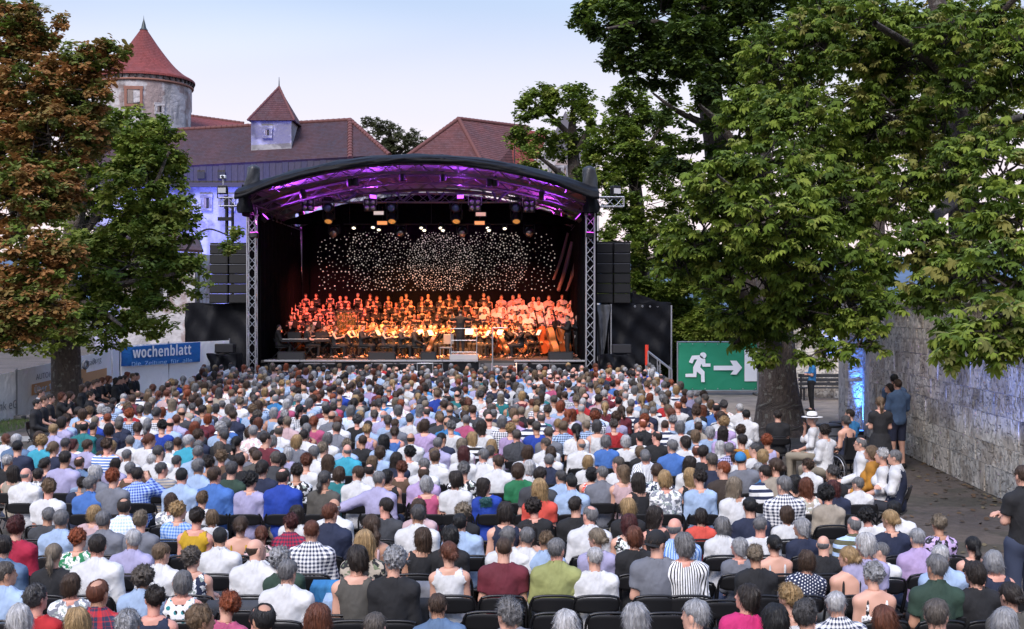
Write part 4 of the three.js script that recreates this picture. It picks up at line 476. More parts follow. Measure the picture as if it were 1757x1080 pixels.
const cone = (x, y, z, a, b, ra, rb) => { const px = x - a[0], py = y - a[1], pz = z - a[2], bx = b[0] - a[0], by = b[1] - a[1], bz = b[2] - a[2], t = clamp((px * bx + py * by + pz * bz) / (bx * bx + by * by + bz * bz), 0, 1); return Math.hypot(px - bx * t, py - by * t, pz - bz * t) - (ra + (rb - ra) * t); };
const ell = (x, y, z, c, r) => { const a = (x - c[0]) / r[0], b = (y - c[1]) / r[1], d = (z - c[2]) / r[2], k0 = Math.hypot(a, b, d), k1 = Math.hypot(a / r[0], b / r[1], d / r[2]); return k1 < 1e-6 ? -Math.min(...r) : k0 * (k0 - 1) / k1; };
const smin = (a, b, k) => { const h = Math.max(k - Math.abs(a - b), 0) / k; return Math.min(a, b) - h * h * k * .25; };
// head in its own axes: origin in its middle, the face looks along -z
function headSDF(x, y, z) {
  let d = ell(x, y, z, [0, .025, .012], [.076, .093, .096]); d = smin(d, ell(x, y, z, [0, -.045, -.03], [.056, .074, .064]), .04); d = smin(d, ell(x, y, z, [0, -.098, -.068], [.026, .02, .022]), .03);
  d = smin(d, cone(x, y, z, [0, .012, -.086], [0, -.028, -.106], .009, .015), .018); d = smin(d, ell(x, y, z, [0, -.062, -.088], [.024, .011, .014]), .012); d = smin(d, cone(x, y, z, [-.034, .03, -.078], [.034, .03, -.078], .012, .012), .02);
  for (const s of [-1, 1]) { d = Math.max(d, -ell(x, y, z, [s * .033, .008, -.098], [.016, .011, .014])); d = Math.min(d, ell(x, y, z, [s * .033, .007, -.080], [.013, .011, .013])); d = smin(d, ell(x, y, z, [s * .079, -.008, .012], [.012, .033, .021]), .012); }
  return d;
}
function pose(kind, o = {}) {
  const w = o.w ?? 1, st = kind === 'stand', b = st ? .42 : 0, j = { w, hip: o.hip ?? 1, chest: o.chest ?? 1, yaw: o.yaw ?? 0, female: o.female, pel: [0, .54 + b, 0], waist: [0, .71 + b, .02], che: [0, .885 + b, .02], neck: [0, 1.045 + b, .025], head: [0, 1.218 + b, -.012] };
  const A = o.arms ?? 'lap'; j.sh = [], j.el = [], j.wr = [], j.hj = [], j.kn = [], j.an = [], j.hd = [];
  for (const s of [-1, 1]) {
    j.sh.push([s * .152 * w, .985 + b, .028]); let el = [s * .180 * w, .74 + b, .01], wr = [s * .09, .62, -.27], hd = [s * -.4, -.1, -1];
    if (st) { el = [s * .205 * w, 1.12, .03]; wr = [s * .20 * w, .88, -.05]; hd = [0, -1, -.2]; }
    if (A === 'fold') { el = [s * .19 * w, .76 + b, -.02]; wr = [s * -.08, .80 + b, -.20 - .03 * s]; hd = [-s, .05, .1]; }
    if (A === 'book') { el = [s * .20 * w, .76 + b, -.06]; wr = [s * .10, .84 + b, -.29]; hd = [s * -.3, .3, -1]; }
    if (A === 'conduct') { el = [s * .34 * w, .95 + b, -.14]; wr = [s * .33, 1.10 + b, -.38]; hd = [s * -.2, .3, -1]; }
    if (A === 'violin') { if (s < 0) { el = [-.23 * w, .80 + b, -.12]; wr = [-.22, .96 + b, -.36]; hd = [.5, .5, -.4]; } else { el = [.33 * w, .82 + b, -.12]; wr = [.14, .88 + b, -.34]; hd = [-.6, .1, -.6]; } }
    if (A === 'cello') { if (s < 0) { el = [-.30 * w, .86 + b, -.14]; wr = [-.10, 1.02 + b, -.26]; hd = [.6, .2, -.5]; } else { el = [.33 * w, .74 + b, -.12]; wr = [.24, .60 + b, -.36]; hd = [-.6, 0, -.6]; } }
    if (A === 'horn') { el = [s * .28 * w, .80 + b, -.16]; wr = [s * .09, .95 + b, -.26]; hd = [s * -.6, .2, -.6]; }
    if (A === 'keys') { el = [s * .24 * w, .74 + b, -.06]; wr = [s * .15, .72 + b, -.36]; hd = [0, -.1, -1]; }
    if (A === 'chin' && s > 0) { el = [.22 * w, .80 + b, -.22]; wr = [.10, 1.02 + b, -.17]; hd = [-.1, 1, .1]; }
    if (A === 'ear' && s > 0) { el = [.30 * w, .92 + b, -.10]; wr = [.15, 1.13 + b, -.03]; hd = [-.4, 1, .1]; }
    if (A === 'spread' && s < 0) { el = [-.42 * w, .86 + b, .08]; wr = [-.66 * w, .80 + b, .12]; hd = [-1, -.1, 0]; }
    j.el.push(el); j.wr.push(wr); j.hd.push(hd);
    const x = s * .092; j.hj.push([x, .525 + b, -.02]); if (st) { j.kn.push([s * .10, .50, -.015 - (o.step ? s * .04 : 0)]); j.an.push([s * .105, .085, .02]); } else { j.kn.push([s * .125, .51, -.42]); j.an.push([s * .12, .085, -.40]); }
  }
  return j;
}
function torsoSDF(j) {
  const { w } = j, f = j.female ? 1 : 0;
  return (x, y, z) => {
    let d = ell(x, y, z, j.pel, [.158 * j.hip, .125, .125]); d = smin(d, ell(x, y, z, j.waist, [(f ? .115 : .132) * Math.sqrt(w), .17, .108]), .07); d = smin(d, ell(x, y, z, j.che, [.142 * w, .18, .110 * j.chest]), .07); if (f) for (const s of [-1, 1]) d = smin(d, ell(x, y, z, [s * .075, j.che[1] - .02, -.085], [.06, .065, .055]), .04);
    d = smin(d, cone(x, y, z, j.sh[0], j.sh[1], .055, .055), .07); for (const s of [0, 1]) d = smin(d, cone(x, y, z, [j.neck[0], j.neck[1] + .02, j.neck[2]], j.sh[s], .055, .045), .05);
    return d;
  };
}
const armSDF = (j, s) => (x, y, z) => smin(cone(x, y, z, j.sh[s], j.el[s], .052 * (j.female ? .9 : 1), .040), cone(x, y, z, j.el[s], j.wr[s], .040, .026), .02);
const legSDF = (j, s) => (x, y, z) => smin(cone(x, y, z, j.hj[s], j.kn[s], .088, .060), cone(x, y, z, j.kn[s], j.an[s], .056, .038), .03);
const neckSDF = (j) => (x, y, z) => cone(x, y, z, j.neck, [j.head[0] * .6, j.head[1] - .05, j.head[2] + .012], j.female ? .050 : .058, j.female ? .047 : .055);
const HS = .875;
const headFn = (j) => { const c = Math.cos(j.yaw), s = Math.sin(j.yaw); return (x, y, z) => { const a = (x - j.head[0]) / HS, b = (y - j.head[1]) / HS, q = (z - j.head[2]) / HS; return headSDF(a * c - q * s, b, a * s + q * c) * HS; }; };
// a hand: palm, four unequal bent fingers and a thumb that leaves its side
function handGeo(w, dir, s, cell = .0068) {
  const d = V(...dir).normalize(), up = Math.abs(d.y) > .8 ? V(0, 0, 1) : V(0, 1, 0), side = d.clone().cross(up).normalize(), nrm = side.clone().cross(d).normalize(), o = V(...w), at = (a, b, c) => { const p = o.clone().addScaledVector(d, a).addScaledVector(side, b).addScaledVector(nrm, c); return p.toArray(); };
  const seg = [[at(0, 0, 0), at(.045, 0, 0), .026, .030]]; for (const q of [-1, 1]) seg.push([at(.03, q * .014, 0), at(.085, q * .024, .002), .020, .016]);
  [[-.030, .052], [-.010, .066], [.011, .062], [.030, .048]].forEach(([b, l]) => { seg.push([at(.085, b, .002), at(.085 + l * .5, b * 1.05, -.006), .0095, .009]); seg.push([at(.085 + l * .5, b * 1.05, -.006), at(.085 + l * .85, b * 1.02, -.030), .009, .0078]); });
  seg.push([at(.03, -s * .026, -.004), at(.062, -s * .050, -.016), .012, .0105], [at(.062, -s * .050, -.016), at(.09, -s * .052, -.030), .0105, .009]);
  const lo = [9, 9, 9], hi = [-9, -9, -9]; for (const [a, b] of seg) for (const p of [a, b]) for (let k = 0; k < 3; k++) { lo[k] = Math.min(lo[k], p[k] - .045); hi[k] = Math.max(hi[k], p[k] + .045); }
  return netMesh((x, y, z) => { let r = 9; seg.forEach(([a, b, p, q], i) => { const e = cone(x, y, z, a, b, p, q); r = i < 3 ? smin(r, e, .02) : smin(r, e, .006); }); return r; }, lo, hi, cell);
}
function bodyGeo(j, q = 1) {
  const t = torsoSDF(j), a0 = armSDF(j, 0), a1 = armSDF(j, 1), l0 = legSDF(j, 0), l1 = legSDF(j, 1), nk = neckSDF(j), hd = headFn(j), hy = j.head[1] - .135;
  const all = (x, y, z) => { let d = t(x, y, z); d = smin(d, a0(x, y, z), .03); d = smin(d, a1(x, y, z), .03); if (y < j.pel[1] + .2) { d = smin(d, l0(x, y, z), .04); d = smin(d, l1(x, y, z), .04); } return smin(d, nk(x, y, z), .04); };
  const foot = (x, y, z) => Math.min(...[0, 1].map((s) => smin(cone(x, y, z, j.an[s], [j.an[s][0] * 1.08, .035, j.an[s][2] - .15], .04, .032), cone(x, y, z, j.an[s], [j.an[s][0], .045, j.an[s][2] + .03], .035, .036), .03)));
  const low = Math.min(...j.wr.map((p) => p[0])) - .12, hiX = Math.max(...j.wr.map((p) => p[0])) + .12, zlo = Math.min(-.30, ...j.wr.map((p) => p[2] - .1), ...j.kn.map((p) => p[2] - .1));
  const parts = [netMesh((x, y, z) => Math.max(Math.min(y < .2 ? smin(all(x, y, z), foot(x, y, z), .02) : all(x, y, z), 9), y - hy - .004), [Math.min(-.40, low), -.02, zlo - .16], [Math.max(.40, hiX), hy + .03, .22], .019 / q), netMesh((x, y, z) => Math.max(smin(hd(x, y, z), nk(x, y, z), .03), hy - y), [-.14, hy - .02, j.head[2] - .16], [.14, j.head[1] + .15, j.head[2] + .16], .0085 / q)];
  if (q > .7) for (const s of [0, 1]) parts.push(handGeo(j.wr[s], j.hd[s], s ? 1 : -1));
  else for (const s of [0, 1]) parts.push(handGeo(j.wr[s], j.hd[s], s ? 1 : -1, .013));
  const g = mergeParts(parts), p = g.attributes.position, col = new Float32Array(p.count * 3).fill(1), c = Math.cos(j.yaw), s = Math.sin(j.yaw), set = (i, r, gg, b) => { col[i * 3] = r; col[i * 3 + 1] = gg; col[i * 3 + 2] = b; };
  for (let i = 0; i < p.count; i++) { const a = (p.getX(i) - j.head[0]) / HS, y = (p.getY(i) - j.head[1]) / HS, q2 = (p.getZ(i) - j.head[2]) / HS, x = a * c - q2 * s, z = a * s + q2 * c; if (z > -.05 || y > .06 || y < -.09) continue; const ex = Math.abs(x) - .033; if (Math.hypot(ex, y - .007) < .0085) set(i, .10, .07, .06); else if (Math.abs(ex) < .016 && Math.abs(y - .029) < .006) set(i, .35, .25, .2); else if (Math.hypot(x / 1.9, y + .062) < .011) set(i, .95, .55, .5); }
  g.setAttribute('color', new THREE.BufferAttribute(col, 3)); return g;
}
function mergeParts(list) { const g = mergeGeometries(list.map((x) => { for (const k of Object.keys(x.attributes)) if (k !== 'position' && k !== 'normal') x.deleteAttribute(k); return x; })); return g; }
function cylUV(g, k = .17) { const p = g.attributes.position, uv = new Float32Array(p.count * 2); for (let i = 0; i < p.count; i++) { uv[i * 2] = Math.atan2(p.getX(i), p.getZ(i) + .02) * k; uv[i * 2 + 1] = p.getY(i); } g.setAttribute('uv', new THREE.BufferAttribute(uv, 2)); return g; }
// clothes follow the body a finger's breadth outside it
const cut0 = (k) => k === 'shirt' || k === 'jacket' || k === 'blouse';
function topGeo(j, kind, q = 1) {
  const t = torsoSDF(j), arms = [armSDF(j, 0), armSDF(j, 1)], nk = neckSDF(j), off = kind === 'jacket' ? .019 : kind === 'shirt' ? .019 : .014, sleeve = { shirt: 2, jacket: 2, blouse: 1.25, tee: .62, polo: .6, tank: 0, straps: 0, dress: .55 }[kind], ny = j.neck[1], long = kind === 'dress', legs = [legSDF(j, 0), legSDF(j, 1)];
  const f = (x, y, z) => {
    let d = t(x, y, z); if (long && y < j.pel[1] + .1) { const sk = j.pel[1] > .8 ? ell(x, y, z, [0, .55, 0], [.23, .6, .2]) : smin(legs[0](x, y, z), legs[1](x, y, z), .12); d = smin(d, sk, .05); }
    if (sleeve) for (const s of [0, 1]) { const a = arms[s](x, y, z), e = j.el[s], h = j.sh[s], wv = j.wr[s]; const ux = e[0] - h[0], uy = e[1] - h[1], uz = e[2] - h[2], L = Math.hypot(ux, uy, uz), al = ((x - h[0]) * ux + (y - h[1]) * uy + (z - h[2]) * uz) / L / L; const vx = wv[0] - e[0], vy = wv[1] - e[1], vz = wv[2] - e[2], L2 = Math.hypot(vx, vy, vz), be = ((x - e[0]) * vx + (y - e[1]) * vy + (z - e[2]) * vz) / L2 / L2; let cut; if (sleeve <= 1) cut = (al - sleeve) * L; else cut = (be - (sleeve - 1) * .96) * L2; d = smin(d, Math.max(a - .006 * (sleeve < 1 ? 1.6 : 1), cut), .03); }
    const e = vnoise(x * 9 + y * 4, y * 7 - x * 3, z * 9) * .0035 + (cut0(kind) ? .008 : .004) * Math.pow(1 - Math.abs(vnoise(x * 6 + y * 3 + 5, y * 13 - Math.abs(x) * 9, z * 6)), 5) - .002; d -= off + e;
    const hem = long ? (j.pel[1] > .8 ? .42 : .40) : j.pel[1] - .10; d = Math.max(d, hem - y);
    const nr = { shirt: .057, jacket: .070, blouse: .084, tee: .068, polo: .060, tank: .098, straps: .13, dress: .095 }[kind]; const nq = cone(x, y, z, [0, ny + .012, .018], [0, ny + .2, -.01], nr, nr + .05); d = Math.max(d, -nq);
    if (kind === 'tank' || kind === 'straps') for (const s of [0, 1]) { d = Math.max(d, -(cone(x, y, z, [j.sh[s][0] * 1.10, j.sh[s][1] - .03, j.sh[s][2]], [j.sh[s][0] * 1.5, j.sh[s][1] + .05, j.sh[s][2]], .062, .09))); }
    if (kind === 'straps') { const strap = Math.abs(Math.abs(x) - .085) - .013; d = Math.max(d, Math.min(y - (ny - .14 - .04 * (z > 0 ? 1 : -.4)), Math.max(strap, y - ny - .02))); }
    if (kind === 'shirt' || kind === 'polo') { const r = Math.hypot(x, (z - .012) * 1.0), cr = .066 + .012 * smooth(ny + .07, ny + .02, y), ring = Math.max(Math.abs(r - cr) - .009, Math.abs(y - (ny + .042 + z * .25)) - .036); d = Math.min(d, ring); }
    return d;
  };
  const xs = [...j.el, ...j.wr].map((p) => p[0]); return cylUV(netMesh(f, [Math.min(-.42, ...xs) - .08, long ? .38 : j.pel[1] - .14, Math.min(-.2, ...j.wr.map((p) => p[2])) - (long && j.pel[1] < .8 ? .35 : .08)], [Math.max(.42, ...xs) + .08, ny + .12, .24], .0165 / q));
}
function legGeo(j, short = false, q = 1) {
  const l0 = legSDF(j, 0), l1 = legSDF(j, 1); const f = (x, y, z) => { let d = smin(smin(l0(x, y, z), l1(x, y, z), .02), ell(x, y, z, j.pel, [.158 * j.hip, .125, .125]), .05) - .014 - vnoise(x * 12, y * 9, z * 12) * .005; d = Math.max(d, (short ? j.kn[0][1] + (j.pel[1] > .8 ? .04 : -.2) : .075) - y, y - j.pel[1] - .06); return d; };
  return cylUV(netMesh(f, [-.32, .02, Math.min(...j.kn.map((p) => p[2])) - .14], [.32, j.pel[1] + .1, .22], .019 / q));
}
function shoeGeo(j) { const f = (x, y, z) => Math.max(-y, Math.min(...[0, 1].map((s) => smin(cone(x, y, z, [j.an[s][0], .05, j.an[s][2] + .03], [j.an[s][0] * 1.1, .036, j.an[s][2] - .17], .048, .040), cone(x, y, z, j.an[s], [j.an[s][0], .05, j.an[s][2] + .02], .046, .048), .03)))); const z = j.an[0][2]; return netMesh(f, [-.24, -.02, z - .28], [.24, .16, z + .14], .013); }
// hair, in the head's own axes
function hairGeo(style, sd, q = 1) {
  const N = (x, y, z, f, a) => a * fbm(x * f + sd * 7, y * f, z * f + sd, 3), strand = (x, y, z, n, a) => a * Math.sin(Math.atan2(x, z) * n + 3 * vnoise(x * 18, y * 7, z * 18) + sd) , skull = (x, y, z, o) => ell(x, y, z, [0, .025, .014], [.076 + o, .093 + o, .096 + o]);
  const faceCut = (x, y, z, lift = 0, back = 0) => -(Math.max(-((y - (.062 + lift)) * -.62 + (z + .078 - back) * -.78), -9)), hl = (x, y, z, y0, z0) => (y - y0) * .60 + (z - z0) * .80;   // > 0 behind the hairline
  const nape = (x, y, z, low) => low - y, ears = (x, y, z) => Math.min(...[-1, 1].map((s) => ell(x, y, z, [s * .088, -.02, .005], [.03, .05, .036])));
  let f, lo = [-.17, -.16, -.15], hi = [.17, .19, .18];
  if (style === 'short') f = (x, y, z) => Math.max(skull(x, y, z, .008 + .009 * smooth(.0, .1, y)) - N(x, y, z, 34, .013) - strand(x, y, z, 22, .0022), -hl(x, y, z, .075, -.075), nape(x, y, z, -.066 - .02 * (z > .06)), -ears(x, y, z));
  if (style === 'crop') f = (x, y, z) => Math.max(skull(x, y, z, .007) - N(x, y, z, 40, .003), -hl(x, y, z, .085, -.07), nape(x, y, z, -.06), -ears(x, y, z));
  if (style === 'balding') f = (x, y, z) => Math.max(skull(x, y, z, .012) - N(x, y, z, 30, .007) - strand(x, y, z, 26, .0014), -hl(x, y, z, .05, -.05), nape(x, y, z, -.07), -ears(x, y, z), -ell(x, y, z, [0, .128, .045], [.058, .066, .066]));
  if (style === 'bald') f = (x, y, z) => Math.max(skull(x, y, z, .006) - N(x, y, z, 30, .003), -(z + .012), nape(x, y, z, -.065), y - .032, -ears(x, y, z));
  if (style === 'wavy') f = (x, y, z) => Math.max(ell(x, y, z, [0, .032, .020], [.091, .103, .106]) - N(x, y, z, 26, .030) - strand(x, y, z, 13, .004), -hl(x, y, z, .07, -.085), nape(x, y, z, -.075), -ell(x, y, z, [0, -.05, -.10], [.066, .09, .07]));
  if (style === 'curly') { lo = [-.19, -.19, -.16]; hi = [.19, .2, .2]; f = (x, y, z) => Math.max(ell(x, y, z, [0, .028, .024], [.104, .112, .112]) - N(x, y, z, 36, .044) - .010 * Math.sin(x * 95 + sd) * Math.sin(y * 90) * Math.sin(z * 95), -hl(x, y, z, .06, -.085), nape(x, y, z, -.105), -ell(x, y, z, [0, -.05, -.10], [.066, .09, .07])); }
  if (style === 'bob') { lo = [-.17, -.21, -.16]; f = (x, y, z) => { let d = smin(ell(x, y, z, [0, .03, .016], [.087, .100, .104]), ell(x, y, z, [.006 * Math.sin(sd * 5), -.045, .026], [.096, .105, .090]), .05); d -= N(x, y, z, 16, .018) + strand(x, y, z, 17, .0042); return Math.max(d, nape(x, y, z, -.112 - .022 * vnoise(x * 34, sd, z * 34) - .10 * x * Math.sin(sd * 3)), -hl(x, y, z, .065, -.088), -ell(x, y, z, [0, -.06, -.105], [.064, .11, .075])); }; }
  if (style === 'long') { lo = [-.18, -.40, -.16]; f = (x, y, z) => { let d = smin(ell(x, y, z, [0, .03, .016], [.086, .098, .103]), ell(x, y, z, [.012 * Math.sin(sd * 4), -.13, .066], [.098, .235, .052]), .07); d = smin(d, ell(x, y, z, [0, -.05, .026], [.092, .115, .084]), .04); d -= N(x, y, z, 13, .018) + strand(x, y, z, 21, .0045); return Math.max(d, nape(x, y, z, -.31 - .05 * vnoise(x * 34, 2, sd) - .4 * x * Math.sin(sd * 3)), -hl(x, y, z, .065, -.088), -ell(x, y, z, [0, -.06, -.105], [.062, .12, .08]), z < 0 ? -.13 - y : -9); }; }
  if (style === 'pony') { lo = [-.16, -.34, -.16]; hi = [.16, .19, .21]; f = (x, y, z) => { let d = Math.max(skull(x, y, z, .012) - strand(x, y, z, 24, .002), -hl(x, y, z, .075, -.078), nape(x, y, z, -.075)); d = Math.min(d, ell(x, y, z, [0, .0, .118], [.022, .022, .022])); let t = cone(x, y, z, [0, .0, .122], [.01, -.09, .145], .022, .031); t = smin(t, cone(x, y, z, [.01, -.09, .145], [.012, -.28, .115], .031, .010), .03); return Math.min(d, t - strand(x * 3, y, z * 3 - .4, 16, .003)); }; }
  if (style === 'bun') { hi = [.16, .19, .22]; f = (x, y, z) => { const d = Math.max(skull(x, y, z, .013) - strand(x, y, z, 24, .002) - N(x, y, z, 24, .006), -hl(x, y, z, .075, -.078), nape(x, y, z, -.07)); return smin(d, ell(x, y, z, [.004, -.012, .122], [.046, .042, .034]) - .007 * Math.sin(Math.atan2(x, y + .012) * 2 + Math.hypot(x, y + .012) * 120) - N(x, y, z, 40, .008), .008); }; }
  if (style === 'mohawk') f = (x, y, z) => Math.min(Math.max(skull(x, y, z, .007), -hl(x, y, z, .08, -.07), nape(x, y, z, -.06), -ears(x, y, z)), Math.max(ell(x, y, z, [0, .085, .0], [.040, .062, .085]) - N(x, y, z, 60, .016), .04 - y));
  const g = netMesh(f, lo, hi, .0088 / q), p = g.attributes.position, uv = new Float32Array(p.count * 2); for (let i = 0; i < p.count; i++) { uv[i * 2] = Math.atan2(p.getX(i), p.getZ(i) - .01) / 6.283 * 3; uv[i * 2 + 1] = p.getY(i) * 1.6 + p.getZ(i) * .8; } g.setAttribute('uv', new THREE.BufferAttribute(uv, 2)); return q >= .7 ? strands(g, style, sd) : g;
}
// loose hairs that leave the mass, so that its edge is not a hard shell
function strands(g, style, sd) {
  const p = g.attributes.position, nn = g.attributes.normal, u = g.attributes.uv, pos = [], uv = [], nor = [], N = { crop: 200, bald: 0, balding: 260, mohawk: 160, curly: 1300, wavy: 1300, short: 800 }[style] ?? 1500; if (!N || !p.count) return g;
  for (let i = 0; i < N; i++) { const k = Math.floor(hash(i, sd, style.length) * p.count), x = p.getX(k), y = p.getY(k), z = p.getZ(k); const nx = nn.getX(k), ny = nn.getY(k), nz = nn.getZ(k), h1 = hash(i, 3, sd) - .5, h2 = hash(i, 5, sd) - .5, curl = style === 'curly' || style === 'wavy', L = (curl ? .026 : .046) * (.5 + hash(i, 7, sd)), down = curl ? .2 : 1.0; const dx = nx * .55 + h1, dy = ny * .45 - down + h2 * (curl ? 1.6 : .5), dz = nz * .55 + h2, m = L / Math.hypot(dx, dy, dz), w = .0032; const sx = -dz * m / L * w, sz = dx * m / L * w; pos.push(x - sx, y, z - sz, x + sx, y, z + sz, x + dx * m, y + dy * m, z + dz * m); for (let q = 0; q < 3; q++) { nor.push(nx, ny, nz); uv.push(u.getX(k), u.getY(k)); } }
  const s = new THREE.BufferGeometry(); s.setAttribute('position', new THREE.Float32BufferAttribute(pos, 3)); s.setAttribute('normal', new THREE.Float32BufferAttribute(nor, 3)); s.setAttribute('uv', new THREE.Float32BufferAttribute(uv, 2)); return mergeGeometries([g.toNonIndexed(), s]);
}
const memo = new Map(), once = (k, f) => { if (!memo.has(k)) memo.set(k, f()); return memo.get(k); };
// materials
const SKIN = { fair: [.58, .32, .235], pink: [.60, .29, .22], tan: [.44, .23, .15], lit: [.50, .31, .23] };
const hairTex = tex(256, 256, (u, v) => { const a = tfbm(u, v * .12, 64, 3, 3), b = tfbm(u, v * .3, 16, 3, 9); return .12 + 1.35 * (.6 * a + .4 * b) * (.6 + .6 * tfbm(u, v, 7, 3, 31)); }), hairBump = tex(256, 256, (u, v) => tfbm(u, v * .1, 72, 3, 13), false);
const HAIR = { black: [.011, .010, .011], dark: [.028, .019, .015], brown: [.075, .042, .025], auburn: [.15, .045, .02], red: [.30, .07, .022], darkred: [.085, .016, .016], sandy: [.20, .13, .075], blond: [.46, .30, .14], ash: [.27, .215, .155], greybrown: [.12, .10, .085], grey: [.215, .21, .215], darkgrey: [.085, .08, .082], silver: [.40, .40, .42], white: [.62, .61, .62], teal: [.03, .13, .14] };
const hairMat = (c) => once('hm' + c, () => M(HAIR[c], .58, { map: hairTex, bumpMap: hairBump, bumpScale: .012 }));
const skinMat = (c) => once('sk' + c, () => M(SKIN[c], .55, { vertexColors: true, bumpMap: T.rough, bumpScale: .0 }));
const TOP = { white: [.80, .80, .82], paleblue: [.42, .56, .80], blue: [.07, .19, .55], royal: [.015, .06, .42], navy: [.018, .026, .065], black: [.014, .014, .017], grey: [.20, .21, .25], darkgrey: [.055, .058, .068], red: [.50, .02, .025], crimson: [.42, .012, .05], coral: [.80, .10, .07], pink: [.55, .10, .22], magenta: [.72, .03, .20], rose: [.66, .46, .48], lilac: [.54, .40, .68], lavender: [.46, .43, .66], yellow: [.66, .40, .02], mustard: [.52, .23, .025], olive: [.09, .085, .045], lime: [.36, .38, .14], green: [.02, .20, .08], darkgreen: [.03, .065, .045], teal: [.02, .22, .24], turquoise: [.05, .42, .58], azure: [.04, .24, .55], maroon: [.16, .02, .035], beige: [.42, .36, .29], brown: [.13, .075, .045], taupe: [.10, .092, .08], darkbrown: [.05, .033, .025], denim: [.12, .20, .34] };
const clothTex = (kind, a, b) => once('ct' + kind + a + b, () => {
  const A = TOP[a], B = TOP[b] ?? TOP.white, mix = (t) => [0, 1, 2].map((i) => lerp(A[i], B[i], t)), wv = (u, v) => .88 + .2 * tfbm(u, v, 30, 2, 5);
  const fn = { check: (u, v) => { const p = (Math.sin(u * 6.283 * 10) > 0 ? .5 : 0) + (Math.sin(v * 6.283 * 10) > 0 ? .5 : 0); return mix(p); }, plaid: (u, v) => { const s = (t) => (Math.abs(((t * 3) % 1) - .5) < .16 ? .55 : 0) + (Math.abs(((t * 3) % 1) - .08) < .03 ? .4 : 0) + (Math.abs(((t * 3 + .5) % 1) - .3) < .02 ? .3 : 0); return mix(Math.min(1, s(u) + s(v))); }, stripe: (u, v) => mix(Math.sin(v * 6.283 * 9) > 0 ? 1 : 0), bars: (u, v) => mix(Math.sin(v * 6.283 * 4) > .1 ? 1 : 0), pin: (u, v) => mix(Math.sin(u * 6.283 * 16) > .3 ? 1 : 0), floral: (u, v) => { const n = tfbm(u, v, 9, 3, 3), m = tfbm(u, v, 16, 2, 23); return n > .56 ? mix(1) : m > .62 ? [0, 1, 2].map((i) => (A[i] + B[i]) * .35 + (i === 1 ? .05 : 0)) : mix(0); }, polka: (u, v) => { const x = (u * 12) % 1 - .5, y = ((v * 12) + (Math.floor(u * 12) % 2) * .5) % 1 - .5; return mix(Math.hypot(x, y) < .24 ? 1 : 0); }, rings: (u, v) => { const x = (u * 5) % 1 - .5, y = ((v * 5) + (Math.floor(u * 5) % 2) * .5) % 1 - .5, r = Math.hypot(x, y); return r < .26 ? (Math.floor(u * 5 + v * 3) % 2 ? TOP.teal : TOP.black) : r < .42 ? TOP.white : mix(0); } }[kind];
  const t = tex(256, 256, (u, v) => { const c = fn(u, v), k = wv(u, v); return c.map((x) => x * k); }); t.repeat.set(2.6, 2.6); return t;
});
const fb = T.folds.clone(); fb.repeat.set(1.7, 1.1);
const topMat = (a, pat, b) => once('tm' + a + pat + b, () => M(pat ? [1, 1, 1] : TOP[a], .85, { map: pat ? clothTex(pat, a, b) : T.grain, bumpMap: fb, bumpScale: .022 }));
const trouserMats = [[.02, .022, .032], [.035, .05, .10], [.05, .045, .04], [.30, .26, .2], [.012, .012, .014]].map((c) => M(c, .85, { map: T.grain }));
const skinWord = { male: { w: 1.06, hip: .95, chest: 1.03 }, female: { w: .90, hip: 1.04, chest: .95, female: true } };
const STYLE_SEX = { short: 'male', crop: 'male', balding: 'male', bald: 'male', mohawk: 'male', cap: 'male', wavy: 'female', curly: 'female', bob: 'female', long: 'female', pony: 'female', bun: 'female' };
const jOf = (kind, sex, yaw = 0, arms = 'lap') => once(['j', kind, sex, yaw, arms].join(), () => pose(kind, { ...skinWord[sex], yaw, arms }));
const G = {
  body: (kind, sex, yaw, arms, q = 1) => once(['b', kind, sex, yaw, arms, q].join(), () => bodyGeo(jOf(kind, sex, yaw, arms), q)),
  top: (kind, sex, arms, cut, q = 1) => once(['t', kind, sex, arms, cut, q].join(), () => topGeo(jOf(kind, sex, 0, arms), cut, q)),
  legs: (kind, sex, short, q = 1) => once(['l', kind, sex, short, q].join(), () => legGeo(jOf(kind, sex), short, q)),
  shoes: (kind) => once('s' + kind, () => shoeGeo(jOf(kind, 'male'))),
  hair: (style, v, q = 1) => once(['h', style, v, q].join(), () => hairGeo(style, v, q)),
};
const capGeo = () => once('cap', () => [netMesh((x, y, z) => Math.max(ell(x, y, z, [0, .03, .012], [.092, .104, .110]), -.004 - y), [-.14, -.04, -.15], [.14, .18, .17], .011), sheet(8, 4, (u, v) => { const a = (u - .5) * 2.2; return V(Math.sin(a) * (.09 + v * .02), .012 - v * .02 - .02 * a * a, -.02 - Math.cos(a) * (.075 + v * .07)); }, [1, 1], .006)]);
